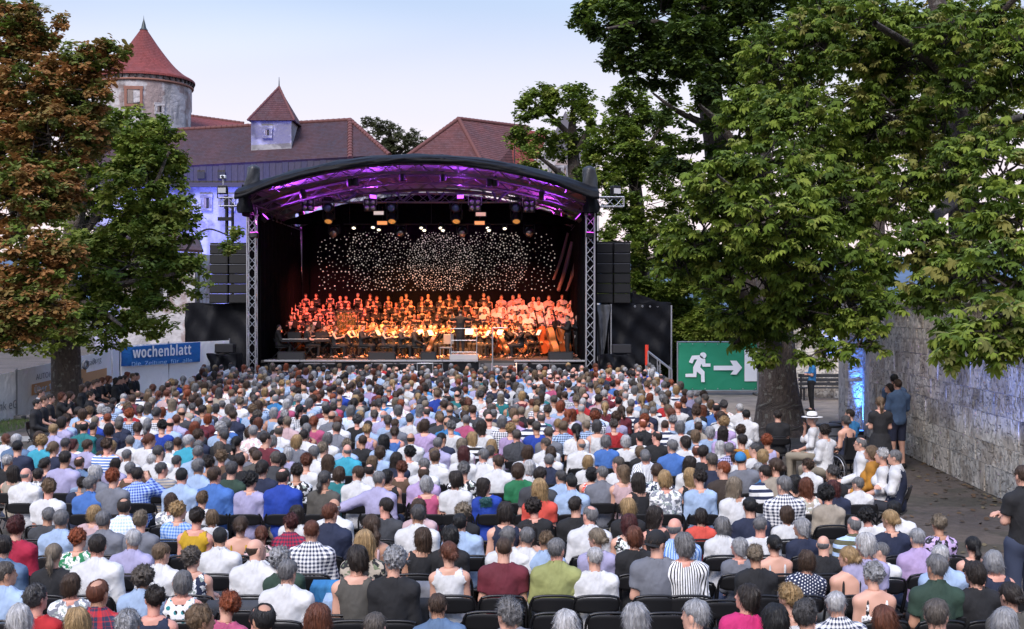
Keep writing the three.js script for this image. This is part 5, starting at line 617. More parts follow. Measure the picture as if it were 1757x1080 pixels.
function putPerson(root, o) {                                                       // o: kind, sex, yaw, arms, skin, hair, hairColor, top: [cut, color, pattern, color2], q
  const q = o.q ?? 1, sex = o.sex, arms = o.arms ?? 'lap', yaw = o.yaw ?? 0, j = jOf(o.kind, sex, yaw, arms);
  part('body', G.body(o.kind, sex, yaw, arms, q), skinMat(o.skin ?? 'fair'), root);
  if (o.hair) { const h = part('hair', G.hair(o.hair, o.hv ?? 1, q), hairMat(o.hairColor), root); h.position.set(...j.head); h.rotation.y = yaw; h.scale.setScalar(HS * (o.jit ?? 1)); }
  if (o.cap) { const [a, b] = capGeo(), c = part('cap', a, topMat(o.cap), root); c.position.set(...j.head); c.rotation.y = yaw; c.scale.setScalar(HS); part('peak', b, topMat(o.cap), c).rotation.y = o.capBack ? Math.PI : 0; }
  const [cut, col, pat, col2] = o.top; part(cut === 'dress' ? 'dress' : cut === 'jacket' ? 'jacket' : cut === 'tank' || cut === 'straps' ? 'top' : 'shirt', G.top(o.kind, sex, arms, cut, q), topMat(col, pat, col2), root);
  if (cut !== 'dress' || o.kind === 'sit') { if (cut !== 'dress') part('trousers', G.legs(o.kind, sex, !!o.shorts, q), o.legM ?? trouserMats[0], root); }
  if (o.kind === 'stand' && q >= .9) part('shoes', G.shoes('stand'), o.shoeM ?? trouserMats[4], root);
  return root;
}
// ---------------------------------------------------------------- chairs
const chairBlack = M([.013, .013, .015], .45), chairFrame = M([.02, .02, .023], .35, { metalness: .5 });
const chairGeos = (() => {
  const leg = (s) => tube([V(s * .215, .0, -.26), V(s * .215, .42, .04), V(s * .215, .60, .135), V(s * .21, .74, .18), V(s * .18, .80, .20)], .0125, 18, 6), top = tube([V(-.18, .80, .20), V(-.12, .815, .205), V(.12, .815, .205), V(.18, .80, .20)], .0125, 10, 6), rear = (s) => rod(V(s * .20, 0, .27), V(s * .20, .43, -.12), .011, .011, 6);
  const shape = (u, v) => { const e = Math.pow(Math.abs(u * 2 - 1), 4); return V((u - .5) * .40, lerp(.655 + .02 * e, .80 - .035 * e, v), lerp(.155, .195, v) + .03 * (1 - (u * 2 - 1) ** 2)); };
  return { leg: [leg(-1), leg(1)], rear: [rear(-1), rear(1)], top, back: sheet(12, 5, shape, [1, 1], .014), seat: rbox(.40, .03, .40, .012, 0, .445, -.06), bar: [rod(V(-.2, .14, .15), V(.2, .14, .15), .009, .009, 5), rod(V(-.21, .10, -.19), V(.21, .10, -.19), .009, .009, 5)] };
})();
function addChair(x, z, turn, label, group) { const t = thing('folding_chair', label, 'chair', [x, 0, z], turn, group); part('seat', chairGeos.seat, chairBlack, t); part('backrest', chairGeos.back, chairBlack, t); part('top_rail', chairGeos.top, chairFrame, t); for (const g of chairGeos.leg) part('leg', g, chairFrame, t); for (const g of chairGeos.rear) part('leg', g, chairFrame, t); for (const g of chairGeos.bar) part('crossbar', g, chairFrame, t); return t; }

// ---------------------------------------------------------------- the audience, read off the photograph: place of the head, hair, clothes
// each block: origin and scale of its coordinates; entries: x y hair colour / colour[-colour2] [pattern] garment [t = head turn in degrees] [arms]
const CROWD = [[0, 780, 3.6, `
25 45 wavy white/black tee;75 110 long dark/beige tank;165 130 bald grey/white shirt;230 130 short dark/black-white plaid shirt;283 65 bun dark/navy tank;385 30 short dark/lavender tee;478 55 balding brown/denim shirt;398 115 short greybrown/paleblue shirt;455 180 wavy dark/navy blouse;308 210 wavy sandy/white tee;555 190 short grey/blue polo t=-20;590 115 bob white/grey tee;700 145 wavy red/grey tee;680 60 bob dark/lavender blouse;605 20 long brown/white blouse;805 95 short grey/brown tank;920 40 short white/brown tee t=-30;888 130 short dark/royal-paleblue check shirt ear;1012 95 short darkgrey/beige-grey stripe tee;975 8 short grey/paleblue tee;1075 50 short darkgrey/white shirt t=-20;1130 135 crop black/paleblue shirt;1218 80 short grey/paleblue shirt;1285 60 wavy dark/black tank;1330 135 short brown/blue shirt;1400 100 short darkgrey/darkgreen tee;1465 45 short dark/black tee;1530 160 curly black/lavender blouse;1565 20 crop brown/taupe shirt;
1065 290 long brown/white-grey floral blouse;770 330 balding dark/white-paleblue check shirt;1075 355 curly blond/paleblue-blue check blouse;1225 280 wavy sandy/white tee;1187 395 wavy dark/yellow tank;1305 390 bob sandy/white tee;1468 440 bun brown/yellow straps;1360 520 crop black/white polo;540 365 bob blond/rose blouse;690 410 short grey/grey shirt;885 410 wavy ash/grey tee;805 530 short white/lavender shirt;285 385 short grey/darkgrey jacket;385 405 short grey/paleblue shirt;118 455 wavy darkred/crimson jacket;485 525 curly red/white-green floral blouse;620 575 short dark/white shirt;330 620 pony ash/black tee;965 625 short sandy/white shirt;1215 640 curly greybrown/white-navy floral tank;1575 600 bald brown/white shirt t=-50;
445 800 bob brown/white-grey floral blouse;855 760 curly greybrown/paleblue shirt;610 860 balding auburn/navy-red plaid shirt;255 890 wavy darkgrey/red tee;950 900 wavy dark/navy tank;1140 790 bob grey/white rings tank;1310 935 wavy red/pink tee;50 745 short greybrown/paleblue shirt t=-50;15 580 short dark/denim shirt;85 1030 bob white/navy tee;490 1045 bob blond/grey tee;825 1055 wavy silver/white tee;1215 1045 wavy sandy/beige tee;1566 1020 balding black/grey tee`],
[440, 780, 3.6, `
50 90 bun dark/navy tee;95 35 short greybrown/darkgrey shirt;160 30 bob dark/grey tee;283 45 wavy auburn/white blouse;480 50 long brown/white-black bars tee;170 140 balding dark/royal shirt;255 105 wavy dark/white-black floral blouse;440 120 bob brown/teal tee;400 155 pony darkgrey/taupe blouse;610 125 short brown/white polo;695 105 balding dark/white shirt;745 160 short grey/lavender shirt spread t=-20;830 135 bob black/black tank;880 90 wavy auburn/brown tank;670 45 long sandy/white tee;860 30 long dark/navy tee;1030 75 short grey/white shirt;1035 125 balding brown/lilac shirt;1085 25 short brown/white shirt;1075 185 bob silver/pink tank;1270 95 wavy grey/white-black floral blouse;1240 150 bob dark/white tee;1490 55 short brown/white shirt;1465 190 long dark/royal blouse teal;
495 330 bald white/white shirt t=40;435 375 short auburn/navy shirt;225 370 long dark/white tee;215 430 wavy darkred/crimson-navy check shirt;340 475 short auburn/white-navy check shirt;45 500 bun auburn/black-rose floral blouse;30 610 bald grey/white shirt t=-30;225 640 curly silver/darkgreen tee;170 735 short grey/white shirt t=-15;615 655 bob dark/taupe tank;650 545 long blond/black-beige floral blouse;700 445 pony brown/rose straps;785 330 short dark/darkgrey tee;985 380 short darkgrey/white shirt;1015 330 long brown/rose tee;975 520 long brown/black tank;855 660 curly silver/black jacket;1262 360 curly ash/black tee;1325 430 short black/paleblue shirt;1195 510 bob black/black tee;1220 610 bun auburn/white tank;1505 360 bob dark/navy tank;1510 590 crop brown/maroon tee;1560 510 short grey/white shirt;1155 950 short brown/denim shirt;395 1020 long auburn/grey tee;45 1030 balding black/black tee t=35;1535 990 wavy grey/white tee;745 1072 short greybrown/grey tee`],
[880, 780, 3.6, `
97 80 bob white/white tee;105 135 short dark/darkgrey tee;40 100 bob brown/green tee;215 45 short grey/navy polo;465 45 bob blond/white tee;160 210 long blond/coral tee;305 145 short darkgrey/paleblue shirt;365 180 mohawk black/paleblue shirt;475 120 bob black/white-coral floral tank;540 125 short grey/grey polo;650 65 short greybrown/white tee;715 110 long sandy/rose tank;765 170 long dark/black tank;945 155 bob blond/grey-white floral blouse;880 110 short brown/navy-white floral tee;840 25 short grey/white-navy pin shirt;1065 55 long dark/white blouse;1115 130 long blond/black tank;1170 150 wavy dark/paleblue blouse;1255 45 short greybrown/navy tee;1320 100 short red/darkbrown tee;1375 200 long ash/white blouse;1375 30 wavy brown/white shirt;1465 30 cap azure/grey tee;1530 95 short silver/azure tee;1578 118 short dark/white-navy bars tee;170 330 curly dark/black blouse;415 320 short dark/black tee;455 385 balding grey/white shirt;720 330 bob blond/black blouse;690 430 long darkred/white-black floral tank;920 380 long dark/black tank;1145 385 bob dark/coral tee;1035 465 bald grey/paleblue-blue pin shirt;1280 445 bob grey/white shirt;1485 330 short black/navy tee;1530 440 short grey/white tee;95 490 long dark/beige straps;15 515 short grey/white shirt;190 535 wavy sandy/paleblue shirt;245 595 short grey/lime shirt;525 520 bun ash/lavender tee;498 645 short white/white jacket;760 505 bob auburn/black tee;870 545 cap black/grey tee;1080 555 bob grey/white-black pin blouse;1390 570 bob silver/grey blouse;1495 635 wavy ash/black jacket;1355 890 bob dark/magenta tee;795 1030 bob silver/grey tee;1105 1020 short silver/white tee;330 1050 bob white/white tee;12 985 short grey/grey tee;1552 1030 bob black/navy tee`],
[1317, 780, 3.6, `
75 80 bun brown/beige tee;100 195 short grey/white-navy check shirt;150 170 long black/black tank;265 75 wavy brown/white shirt;255 195 long auburn/beige-white floral tank;375 115 wavy darkgrey/black jacket;440 210 long darkred/navy tee;365 255 curly black/beige jacket;560 190 short grey/white shirt;120 370 bob brown/white tee;232 455 bob silver/navy tee;510 440 balding grey/olive-paleblue bars shirt;670 375 curly black/white tee;775 405 bun blond/navy blouse;845 345 short black/white shirt;1055 435 wavy ash/black-lilac floral blouse;940 530 short silver/lilac shirt;600 560 bob white/lavender tee;681 600 crop grey/white tee t=55;65 560 bun black/white straps;330 565 bald grey/black jacket;180 650 bob brown/navy-white polka tee;510 640 bun blond/black straps t=50;660 755 curly silver/black-white floral straps;1020 710 short grey/darkgreen polo;1100 630 short white/paleblue shirt;1260 570 pony black/black tank;1415 660 bob silver/navy tank;1330 740 bob dark/black tee;165 885 wavy blond/white tank;280 1010 wavy darkgrey/grey tee;455 930 short white/white-navy check shirt;740 1030 bob auburn/brown tee;1040 1000 short greybrown/grey tee;1455 1040 bob silver/lavender tee;1530 880 bun dark/taupe jacket;20 1020 bob black/black tee`],
[0, 680, 3.993, `
145 230 short black/black tee;20 300 bun auburn/white shirt;115 310 short white/denim shirt;155 355 short black/navy tee;285 310 curly blond/turquoise tee;355 360 bun sandy/navy tee;338 255 bob red/black tee;430 330 short darkgrey/lavender tee;270 235 bob blond/paleblue tee;445 235 bob ash/white blouse;550 250 short white/navy-white stripe tee;600 270 wavy auburn/white-navy stripe tee;580 345 short brown/lavender shirt;520 330 bob darkred/white blouse;700 255 wavy grey/white-paleblue check blouse;710 340 wavy brown/white-blue stripe blouse;780 345 bun blond/coral straps;875 235 bald grey/black shirt;835 255 short greybrown/white-blue check shirt;880 310 short grey/white shirt;965 300 bun auburn/white jacket;1045 250 short white/white-navy floral blouse;1150 225 bob blond/rose tee;970 215 short black/black tee;1215 240 short dark/black tee;1300 215 long blond/black-white floral blouse;1345 275 wavy brown/navy tee;1285 315 short white/turquoise shirt;1330 390 short grey/paleblue shirt;1405 345 short grey/black tee;1465 355 bob greybrown/grey tee;1190 325 short brown/white tee;1145 355 wavy grey/white shirt;1095 390 short darkgrey/white tee;1535 280 short darkgrey/black tee;1415 260 bun black/black-white floral blouse;1490 215 long brown/white blouse;1600 250 crop black/white tee;1655 190 bald greybrown/lilac shirt;1640 320 pony black/black tank;1725 270 bob auburn/white tank;1735 395 short brown/grey tee;1520 420 curly sandy/brown tee;885 410 short grey/white shirt`],
[440, 680, 3.993, `
70 300 short dark/maroon tee;160 305 bob grey/paleblue tee;265 310 bob blond/grey tee;360 275 short dark/white shirt;490 290 bob grey/white tee;545 260 long auburn/beige straps;620 375 bald grey/turquoise shirt;600 335 wavy ash/paleblue blouse;715 310 short brown/black tee;745 250 bob grey/pink tee;850 310 long black/paleblue tee;910 205 short brown/blue shirt;1060 295 bald brown/white shirt;1115 265 short grey/white-navy check shirt;1265 295 short black/navy tee;1260 225 short grey/white shirt;1225 330 short grey/lavender shirt;1200 405 short sandy/white shirt;1400 390 long darkred/white blouse;1035 390 curly black/white blouse;1480 290 long blond/black-white bars tee;1420 330 bob ash/white blouse;1580 240 short grey/blue shirt;1610 340 long blond/magenta tee;1600 385 short greybrown/white shirt;830 385 bob brown/paleblue tee;1565 415 short grey/white polo;405 395 short grey/white shirt;460 365 wavy ash/white tee;200 395 bob white/lavender tee;40 370 bald grey/lavender tee`],
[880, 680, 3.993, `
50 385 bob brown/white blouse;250 385 bob brown/white blouse;245 330 short greybrown/white shirt;245 230 balding dark/blue shirt;410 250 short grey/navy shirt;465 335 bald grey/white shirt;640 310 bob grey/blue tee;625 245 short auburn/white shirt;765 215 short grey/paleblue-navy check shirt;790 310 bob white/white blouse;865 295 crop black/white tee;950 225 short black/blue shirt;985 285 balding dark/black tee;870 380 bob sandy/black tee;1095 350 short grey/blue shirt;1175 315 bob dark/white tee;1260 385 balding auburn/white shirt;1345 390 short dark/black tee;1300 270 bun sandy/brown tee;1225 230 pony ash/maroon tee;1410 350 long white/white tee;1480 365 short grey/lavender-navy check shirt;1545 310 short dark/mustard tee;1665 370 short darkgrey/white tee;1680 265 curly black/white shirt;1750 310 curly red/lavender tank;1490 255 short darkgrey/white shirt;1415 215 bob ash/navy-rose floral tank;1560 205 short darkgrey/paleblue shirt;915 410 short grey/white-navy pin shirt;1730 410 bob blond/black tee`]];
const COLOR_WORD = { white: 'white', paleblue: 'pale blue', blue: 'blue', royal: 'royal blue', navy: 'navy', black: 'black', grey: 'grey', darkgrey: 'dark grey', red: 'red', crimson: 'crimson', coral: 'coral', pink: 'pink', magenta: 'magenta', rose: 'rose', lilac: 'lilac', lavender: 'lavender', yellow: 'yellow', mustard: 'mustard', olive: 'olive', lime: 'lime', green: 'green', darkgreen: 'dark green', teal: 'teal', turquoise: 'turquoise', azure: 'azure', maroon: 'maroon', beige: 'beige', brown: 'brown', taupe: 'taupe', darkbrown: 'dark brown', denim: 'denim blue' };
const HAIR_WORD = { black: 'black', dark: 'dark', brown: 'brown', auburn: 'auburn', red: 'red', darkred: 'dark red', sandy: 'sandy', blond: 'blond', ash: 'ash blond', greybrown: 'greying', grey: 'grey', darkgrey: 'dark grey', silver: 'silver', white: 'white' };
const STYLE_WORD = { short: 'short HC hair', crop: 'cropped HC hair', balding: 'balding HC head', bald: 'bald head with HC fringe', mohawk: 'spiky HC hair', wavy: 'wavy HC hair', curly: 'curly HC hair', bob: 'HC bob', long: 'long HC hair', pony: 'HC ponytail', bun: 'HC bun', cap: 'HC cap' };
const CUT_WORD = { shirt: 'shirt', polo: 'polo', tee: 'tee', blouse: 'blouse', tank: 'sleeveless top', straps: 'strap dress', jacket: 'jacket' };
const HEADY = 1.218, people = [];
for (const [ox, oy, k, txt] of CROWD) for (const e of txt.split(';').map((s) => s.trim()).filter(Boolean)) {
  const [a, b] = e.split('/'), [x, y, style, hc] = a.split(' '), w = b.split(' '), [c1, c2] = w[0].split('-'); const p = { px: ox + x / k, py: oy + y / k, style, hc, c1, c2, yaw: 0, arms: 'lap' };
  for (const t of w.slice(1)) { if (t.startsWith('t=')) p.yaw = +t.slice(2) * Math.PI / 180; else if (CUT_WORD[t]) p.cut = t; else if (['ear', 'spread', 'chin'].includes(t)) p.arms = t; else if (t === 'teal') p.dye = true; else p.pat = t; }
  if (p.pat && !p.c2) p.c2 = 'white'; people.push(p);
}
people.sort((a, b) => b.py - a.py);
const ROW0 = 8.0, ROWP = .83;
for (const p of people) {
  const D0 = F * (CAMY - HEADY) / (p.py - HY); let row = Math.round((D0 - ROW0) / ROWP + .24); const free = (r) => { const D = ROW0 + r * ROWP; return !people.some((o) => o.row === r && Math.abs(o.x - xOf(p.px, D)) < .29); }, fits = (r) => { const k = hOf(p.py, ROW0 + r * ROWP) / HEADY; return k > .80 && k < 1.10; }; if (!free(row)) row = [row + 1, row].find((r) => r === row || free(r) && fits(r)); const Dr = ROW0 + row * ROWP, want = hOf(p.py, Dr); p.s = clamp(want / HEADY, .84, 1.09); p.D = F * (CAMY - HEADY * p.s) / (p.py - HY); p.row = row; p.x = xOf(p.px, p.D); p.z = -p.D;
  p.sex = STYLE_SEX[p.style]; if (p.cut === 'tank' || p.cut === 'straps' || p.cut === 'blouse') p.sex = 'female';
  p.top = [p.pat && { plaid: 'plaid', check: 'checked', stripe: 'striped', bars: 'striped', pin: 'striped', floral: 'patterned', polka: 'dotted', rings: 'ringed' }[p.pat], p.c2 && p.pat !== 'rings' ? COLOR_WORD[p.c1] + ' and ' + COLOR_WORD[p.c2] : COLOR_WORD[p.c1]].filter(Boolean).join(' ') + ' ' + CUT_WORD[p.cut];
  p.hairText = STYLE_WORD[p.style].replace('HC', p.style === 'cap' ? COLOR_WORD[p.hc] : HAIR_WORD[p.hc]); p.desc = `person with ${p.hairText} in ${p.top}`;
}
// a label singles out one person: by look, else by the nearest person that look alone singles out
function labelAll(list) {
  const count = (f) => { const m = new Map(); list.forEach((p) => m.set(f(p), (m.get(f(p)) ?? 0) + 1)); return m; }, cd = count((p) => p.desc), ct = count((p) => p.top), ch = count((p) => p.hairText), usedL = new Set();
  for (const p of list) { if (cd.get(p.desc) === 1) p.label = p.desc; if (ct.get(p.top) === 1) p.anchor = p.top + (p.top.split(' ').length > 4 ? '' : ' wearer'); else if (ch.get(p.hairText) === 1) p.anchor = 'the ' + p.hairText; }
  const anchors = list.filter((p) => p.anchor), dirOf = (p, a) => { const dx = p.x - a.x, dz = a.z - p.z; return Math.abs(dx) > Math.abs(dz) ? (dx < 0 ? 'left of' : 'right of') : dz < 0 ? 'behind' : 'in front of'; };
  for (const p of list) { if (p.label) continue; const near = anchors.filter((a) => a !== p).map((a) => [Math.hypot(a.x - p.x, a.z - p.z), a]).sort((a, b) => a[0] - b[0]);
    for (const [d, a] of near) { const dir = dirOf(p, a), same = list.filter((o) => o !== p && o !== a && o.desc === p.desc && dirOf(o, a) === dir && Math.hypot(a.x - o.x, a.z - o.z) < d * 1.25); if (same.length) continue; const l = `${p.desc}, ${dir} ${a.anchor}`; if (usedL.has(l) || l.split(/\s+/).length > 16) continue; p.label = l; usedL.add(l); break; }
    if (!p.label) { for (const [, a] of near) { const l = `person with ${p.hairText}, ${dirOf(p, a)} ${a.anchor}`; if (!usedL.has(l) && l.split(/\s+/).length <= 16) { p.label = l; usedL.add(l); break; } } } }
}
const list300 = people.slice(0, 278); labelAll(list300);
list300.forEach((p, i) => {
  const g = thing('person', p.label, 'spectator', [p.x, 0, p.z], 0, 'seated spectators in the rear rows of the audience'); g.scale.setScalar(p.s); const turn = clamp((xOf(722, 45) - p.x) * -.012, -.16, .16) + rr(-.05, .05); g.rotation.set(rr(-.05, .03), turn + (rnd() < .12 ? rr(-.25, .25) : 0), rnd() < .22 ? rr(-.12, .12) : rr(-.045, .045)); p.turn = turn;
  putPerson(g, { kind: 'sit', sex: p.sex, yaw: Math.round(p.yaw * 6) / 6 || pick([0, 0, -.25, .25, -.25, .25, .5, -.5, .5, -.5, .85, -.85]), arms: p.arms === 'lap' && p.cut !== 'jacket' && rnd() < .12 ? 'fold' : p.arms, skin: pick(['fair', 'pink', 'tan', 'fair']), hair: p.style === 'cap' ? 'crop' : p.style, hairColor: p.style === 'cap' ? 'brown' : p.hc, hv: 1 + i % (p.D < 15 ? 4 : 2), cap: p.style === 'cap' ? p.hc : null, capBack: p.hc === 'black', top: [p.cut, p.c1, p.pat, p.c2], legM: trouserMats[i % 5], jit: rr(.96, 1.06), q: p.D < 17 ? 1 : .72 });
  if (p.dye) { const h = part('dyed_ends', G.hair('long', 3), hairMat('teal'), g); h.position.set(0, HEADY - .19, .035); h.scale.set(.9, .42, .9); h.userData.label = 'hair ends dyed teal green'; }
});
// chairs under the nearer spectators; a chair takes its description from who sits on it
{
  const seated = list300.filter((p) => p.D < 14.6); for (const p of seated) addChair(p.x + rr(-.02, .02), p.z + .03, p.turn * .5, ('black folding chair under the ' + p.label).split(' ').slice(0, 16).join(' ').replace(/,$/, ''), 'black folding chairs of the audience');
  const far = new THREE.Group(); far.name = 'rear_chairs'; tag(far, 'black folding chairs of the far rows, mostly hidden by spectators', 'chairs', undefined, 'stuff'); far.userData.kind = 'stuff'; scene.add(far);
  globalThis.farChairs = far;
  [[575, 1066, 'empty black folding chair at the bottom edge behind the draped white jacket'], [675, 1066, 'empty black folding chair at the bottom edge, behind the black jacket'], [838, 1060, 'empty black folding chair behind the white sleeveless top wearer at the bottom'], [955, 1062, 'empty black folding chair behind the lime shirt wearer'], [1050, 1062, 'empty black folding chair behind the wearer of the white jacket'], [1145, 1062, 'empty black folding chair behind the black cap wearer'], [1240, 1040, 'empty black folding chair beside the magenta tee wearer'], [1190, 1008, 'empty black folding chair right of the grey tee and black cap wearer'], [1655, 1064, 'empty black folding chair behind the dark green polo wearer'], [410, 1058, 'empty black folding chair behind the white ringed top wearer']].forEach(([px, py, l]) => { const D = F * (CAMY - .815) / (py - HY - 8); addChair(xOf(px, D), -D - .2, 0, l, 'empty black folding chairs near the bottom edge'); });
  // garments hung over chair backs
  const hang = (px, py, D, w, h, m, label) => { const t = part('hanging_jacket', sheet(16, 18, (u, v) => { const a = v < .5 ? v * 2 : 2 - v * 2, fr = v < .5; return V((u - .5) * w * (1 + .08 * (1 - a)) + .012 * Math.sin(v * 14), .83 - (1 - a) * (fr ? h : h * .7) + .02 * Math.sin(u * 9) * (1 - a), .20 + (fr ? .055 + .05 * (1 - a) : -.02 - .0 * (1 - a)) + .022 * Math.sin(u * 17 + v * 3) * (1 - a) + .01 * fbm(u * 6, v * 6, w * 9, 2)); }, [.5, .8], .008), m, scene); t.position.set(xOf(px, D), 0, -D); tag(t, label, 'jacket'); };
  const bD = (py) => F * (CAMY - .82) / (py - HY); hang(611, 1012, bD(1012), .50, .30, topMat('paleblue'), 'pale blue jacket hung over the chair back behind the taupe top wearer'); hang(688, 1020, bD(1020), .52, .36, topMat('black'), 'black jacket hung over the chair back beside the pale jacket'); hang(412, 1024, bD(1024), .5, .34, topMat('darkgrey'), 'grey jacket hung over the chair back behind the ringed top wearer'); hang(565, 990, bD(990), .26, .3, topMat('azure'), 'bright blue cloth hung between two chairs near the bottom edge'); hang(727, 985, bD(992), .34, .32, topMat('grey'), 'grey shawl hung over the chair back right of the silver-haired person');
}
// ---------------------------------------------------------------- the far rows of the audience: past the three hundred nearest, one mass
{
  const mass = new THREE.Group(); mass.name = 'crowd'; tag(mass, 'far rows of seated spectators packed between the front rows and the stage', 'crowd', undefined, 'stuff'); scene.add(mass);
  const yMin = Math.min(...list300.map((p) => p.py)), Dmax = 42.6, spots = [], left = (py) => py > 700 ? lerp(150, 0, clamp((py - 700) / 75, 0, 1)) : lerp(345, 150, clamp((py - 645) / 55, 0, 1)), right = (py) => py > 690 ? lerp(1235, 1300, clamp((py - 690) / 50, 0, 1)) : lerp(1125, 1235, clamp((py - 640) / 50, 0, 1));
  for (let D = 14; D < Dmax; D += ROWP) { const py = HY + (CAMY - HEADY) / D * F; const xa = xOf(left(py), D), xb = xOf(right(py), D), off = rnd() * .5; for (let x = xa + off * .4; x < xb; x += .50 + rr(-.02, .03)) { const px = CX + x / D * F; if (list300.some((p) => Math.abs(p.x - x) < .42 && Math.abs(p.D - D) < .55)) continue; if (D < 21 && py > yMin + 1.5) continue; if (rnd() < .02) continue; spots.push([x + rr(-.05, .05), D + rr(-.10, .10), rr(.95, 1.06)]); } }
  const styles = ['short', 'short', 'short', 'crop', 'balding', 'bald', 'wavy', 'curly', 'bob', 'bob', 'long', 'pony', 'bun'], hcs = ['dark', 'brown', 'brown', 'black', 'grey', 'grey', 'greybrown', 'silver', 'white', 'sandy', 'blond', 'ash', 'auburn', 'darkgrey', 'red'], cols = ['white', 'white', 'white', 'white', 'white', 'white', 'paleblue', 'paleblue', 'paleblue', 'paleblue', 'paleblue', 'navy', 'navy', 'black', 'black', 'blue', 'grey', 'lavender', 'lilac', 'rose', 'darkgrey', 'red', 'pink', 'teal', 'beige', 'white', 'paleblue', 'royal', 'azure', 'maroon'];
  const bins = new Map(), add = (key, geo, m, mtx, color) => { if (!bins.has(key)) bins.set(key, { geo, m, list: [] }); bins.get(key).list.push([mtx, color]); };
  const tint = (c, k) => C(c[0] * k, c[1] * k, c[2] * k), white = (m) => { const n = m.clone(); n.color = C(1, 1, 1); return n; }, sk = M([1, 1, 1], .55), hm = white(hairMat('grey')), tm = M([1, 1, 1], .85, { map: T.grain, bumpMap: fb, bumpScale: .05 }), lm = M([1, 1, 1], .85, { map: T.grain }), pats = [['white', 'check', 'navy'], ['navy', 'check', 'paleblue'], ['white', 'bars', 'navy'], ['white', 'floral', 'navy'], ['rose', 'floral', 'white'], ['paleblue', 'pin', 'white']];
  for (const [x, D, s] of spots) {
    const style = pick(styles), sex = STYLE_SEX[style], yaw = pick([0, 0, -.3, .3]), cut = sex === 'male' ? pick(['shirt', 'shirt', 'polo', 'tee']) : pick(['blouse', 'tee', 'tank', 'tee', 'jacket']), m = new THREE.Matrix4().compose(V(x, 0, -D), new THREE.Quaternion().setFromAxisAngle(UPV, clamp((xOf(722, 45) - x) * -.012, -.16, .16) + rr(-.12, .12)), V(s, s, s)), j = jOf('sit', sex, yaw), Q = .5;
    add('body' + sex + yaw, G.body('sit', sex, yaw, 'lap', Q), sk, m, tint(SKIN[pick(['fair', 'pink', 'tan'])], rr(.9, 1.1)));
    const h = m.clone().multiply(new THREE.Matrix4().makeRotationY(yaw).scale(V(HS, HS, HS)).setPosition(...j.head)); add('hair' + style, G.hair(style, 1, .72), hm, h, tint(HAIR[pick(hcs)], rr(.8, 1.2)));
    if (rnd() < .16) { const p = pick(pats); add('shirt' + sex + p, G.top('sit', sex, 'lap', sex === 'male' ? 'shirt' : 'blouse', Q), topMat(...p), m, C(1, 1, 1)); } else add('shirt' + sex + cut, G.top('sit', sex, 'lap', cut, Q), tm, m, tint(TOP[pick(cols)], rr(.85, 1.1)));
    add('trousers' + sex, G.legs('sit', sex, false, Q), lm, m, tint(pick([[.02, .022, .032], [.035, .05, .10], [.2, .17, .13]]), 1));
    const cm = new THREE.Matrix4().makeTranslation(x, 0, -D); add('chair', once('fc', () => merge([chairGeos.seat, chairGeos.back, ...chairGeos.leg, ...chairGeos.rear].map((g) => g.clone()))), chairBlack, cm);
  }
  for (const p of list300) if (p.D >= 14.6) add('chair', memo.get('fc'), chairBlack, new THREE.Matrix4().makeTranslation(p.x, 0, p.z));
  for (const [key, b] of bins) { const im = new THREE.InstancedMesh(b.geo, b.m, b.list.length); b.list.forEach(([m, c], i) => { im.setMatrixAt(i, m); if (c) im.setColorAt(i, c); }); im.castShadow = im.receiveShadow = true; const kind = key.match(/^(body|hair|shirt|trousers|chair)/)[0]; im.name = kind === 'chair' ? 'seat' : kind; im.userData.kind = 'stuff'; (kind === 'chair' ? globalThis.farChairs : mass).add(im); }
  console.log('crowd', spots.length, 'individual', list300.length, 'people read', people.length);
}
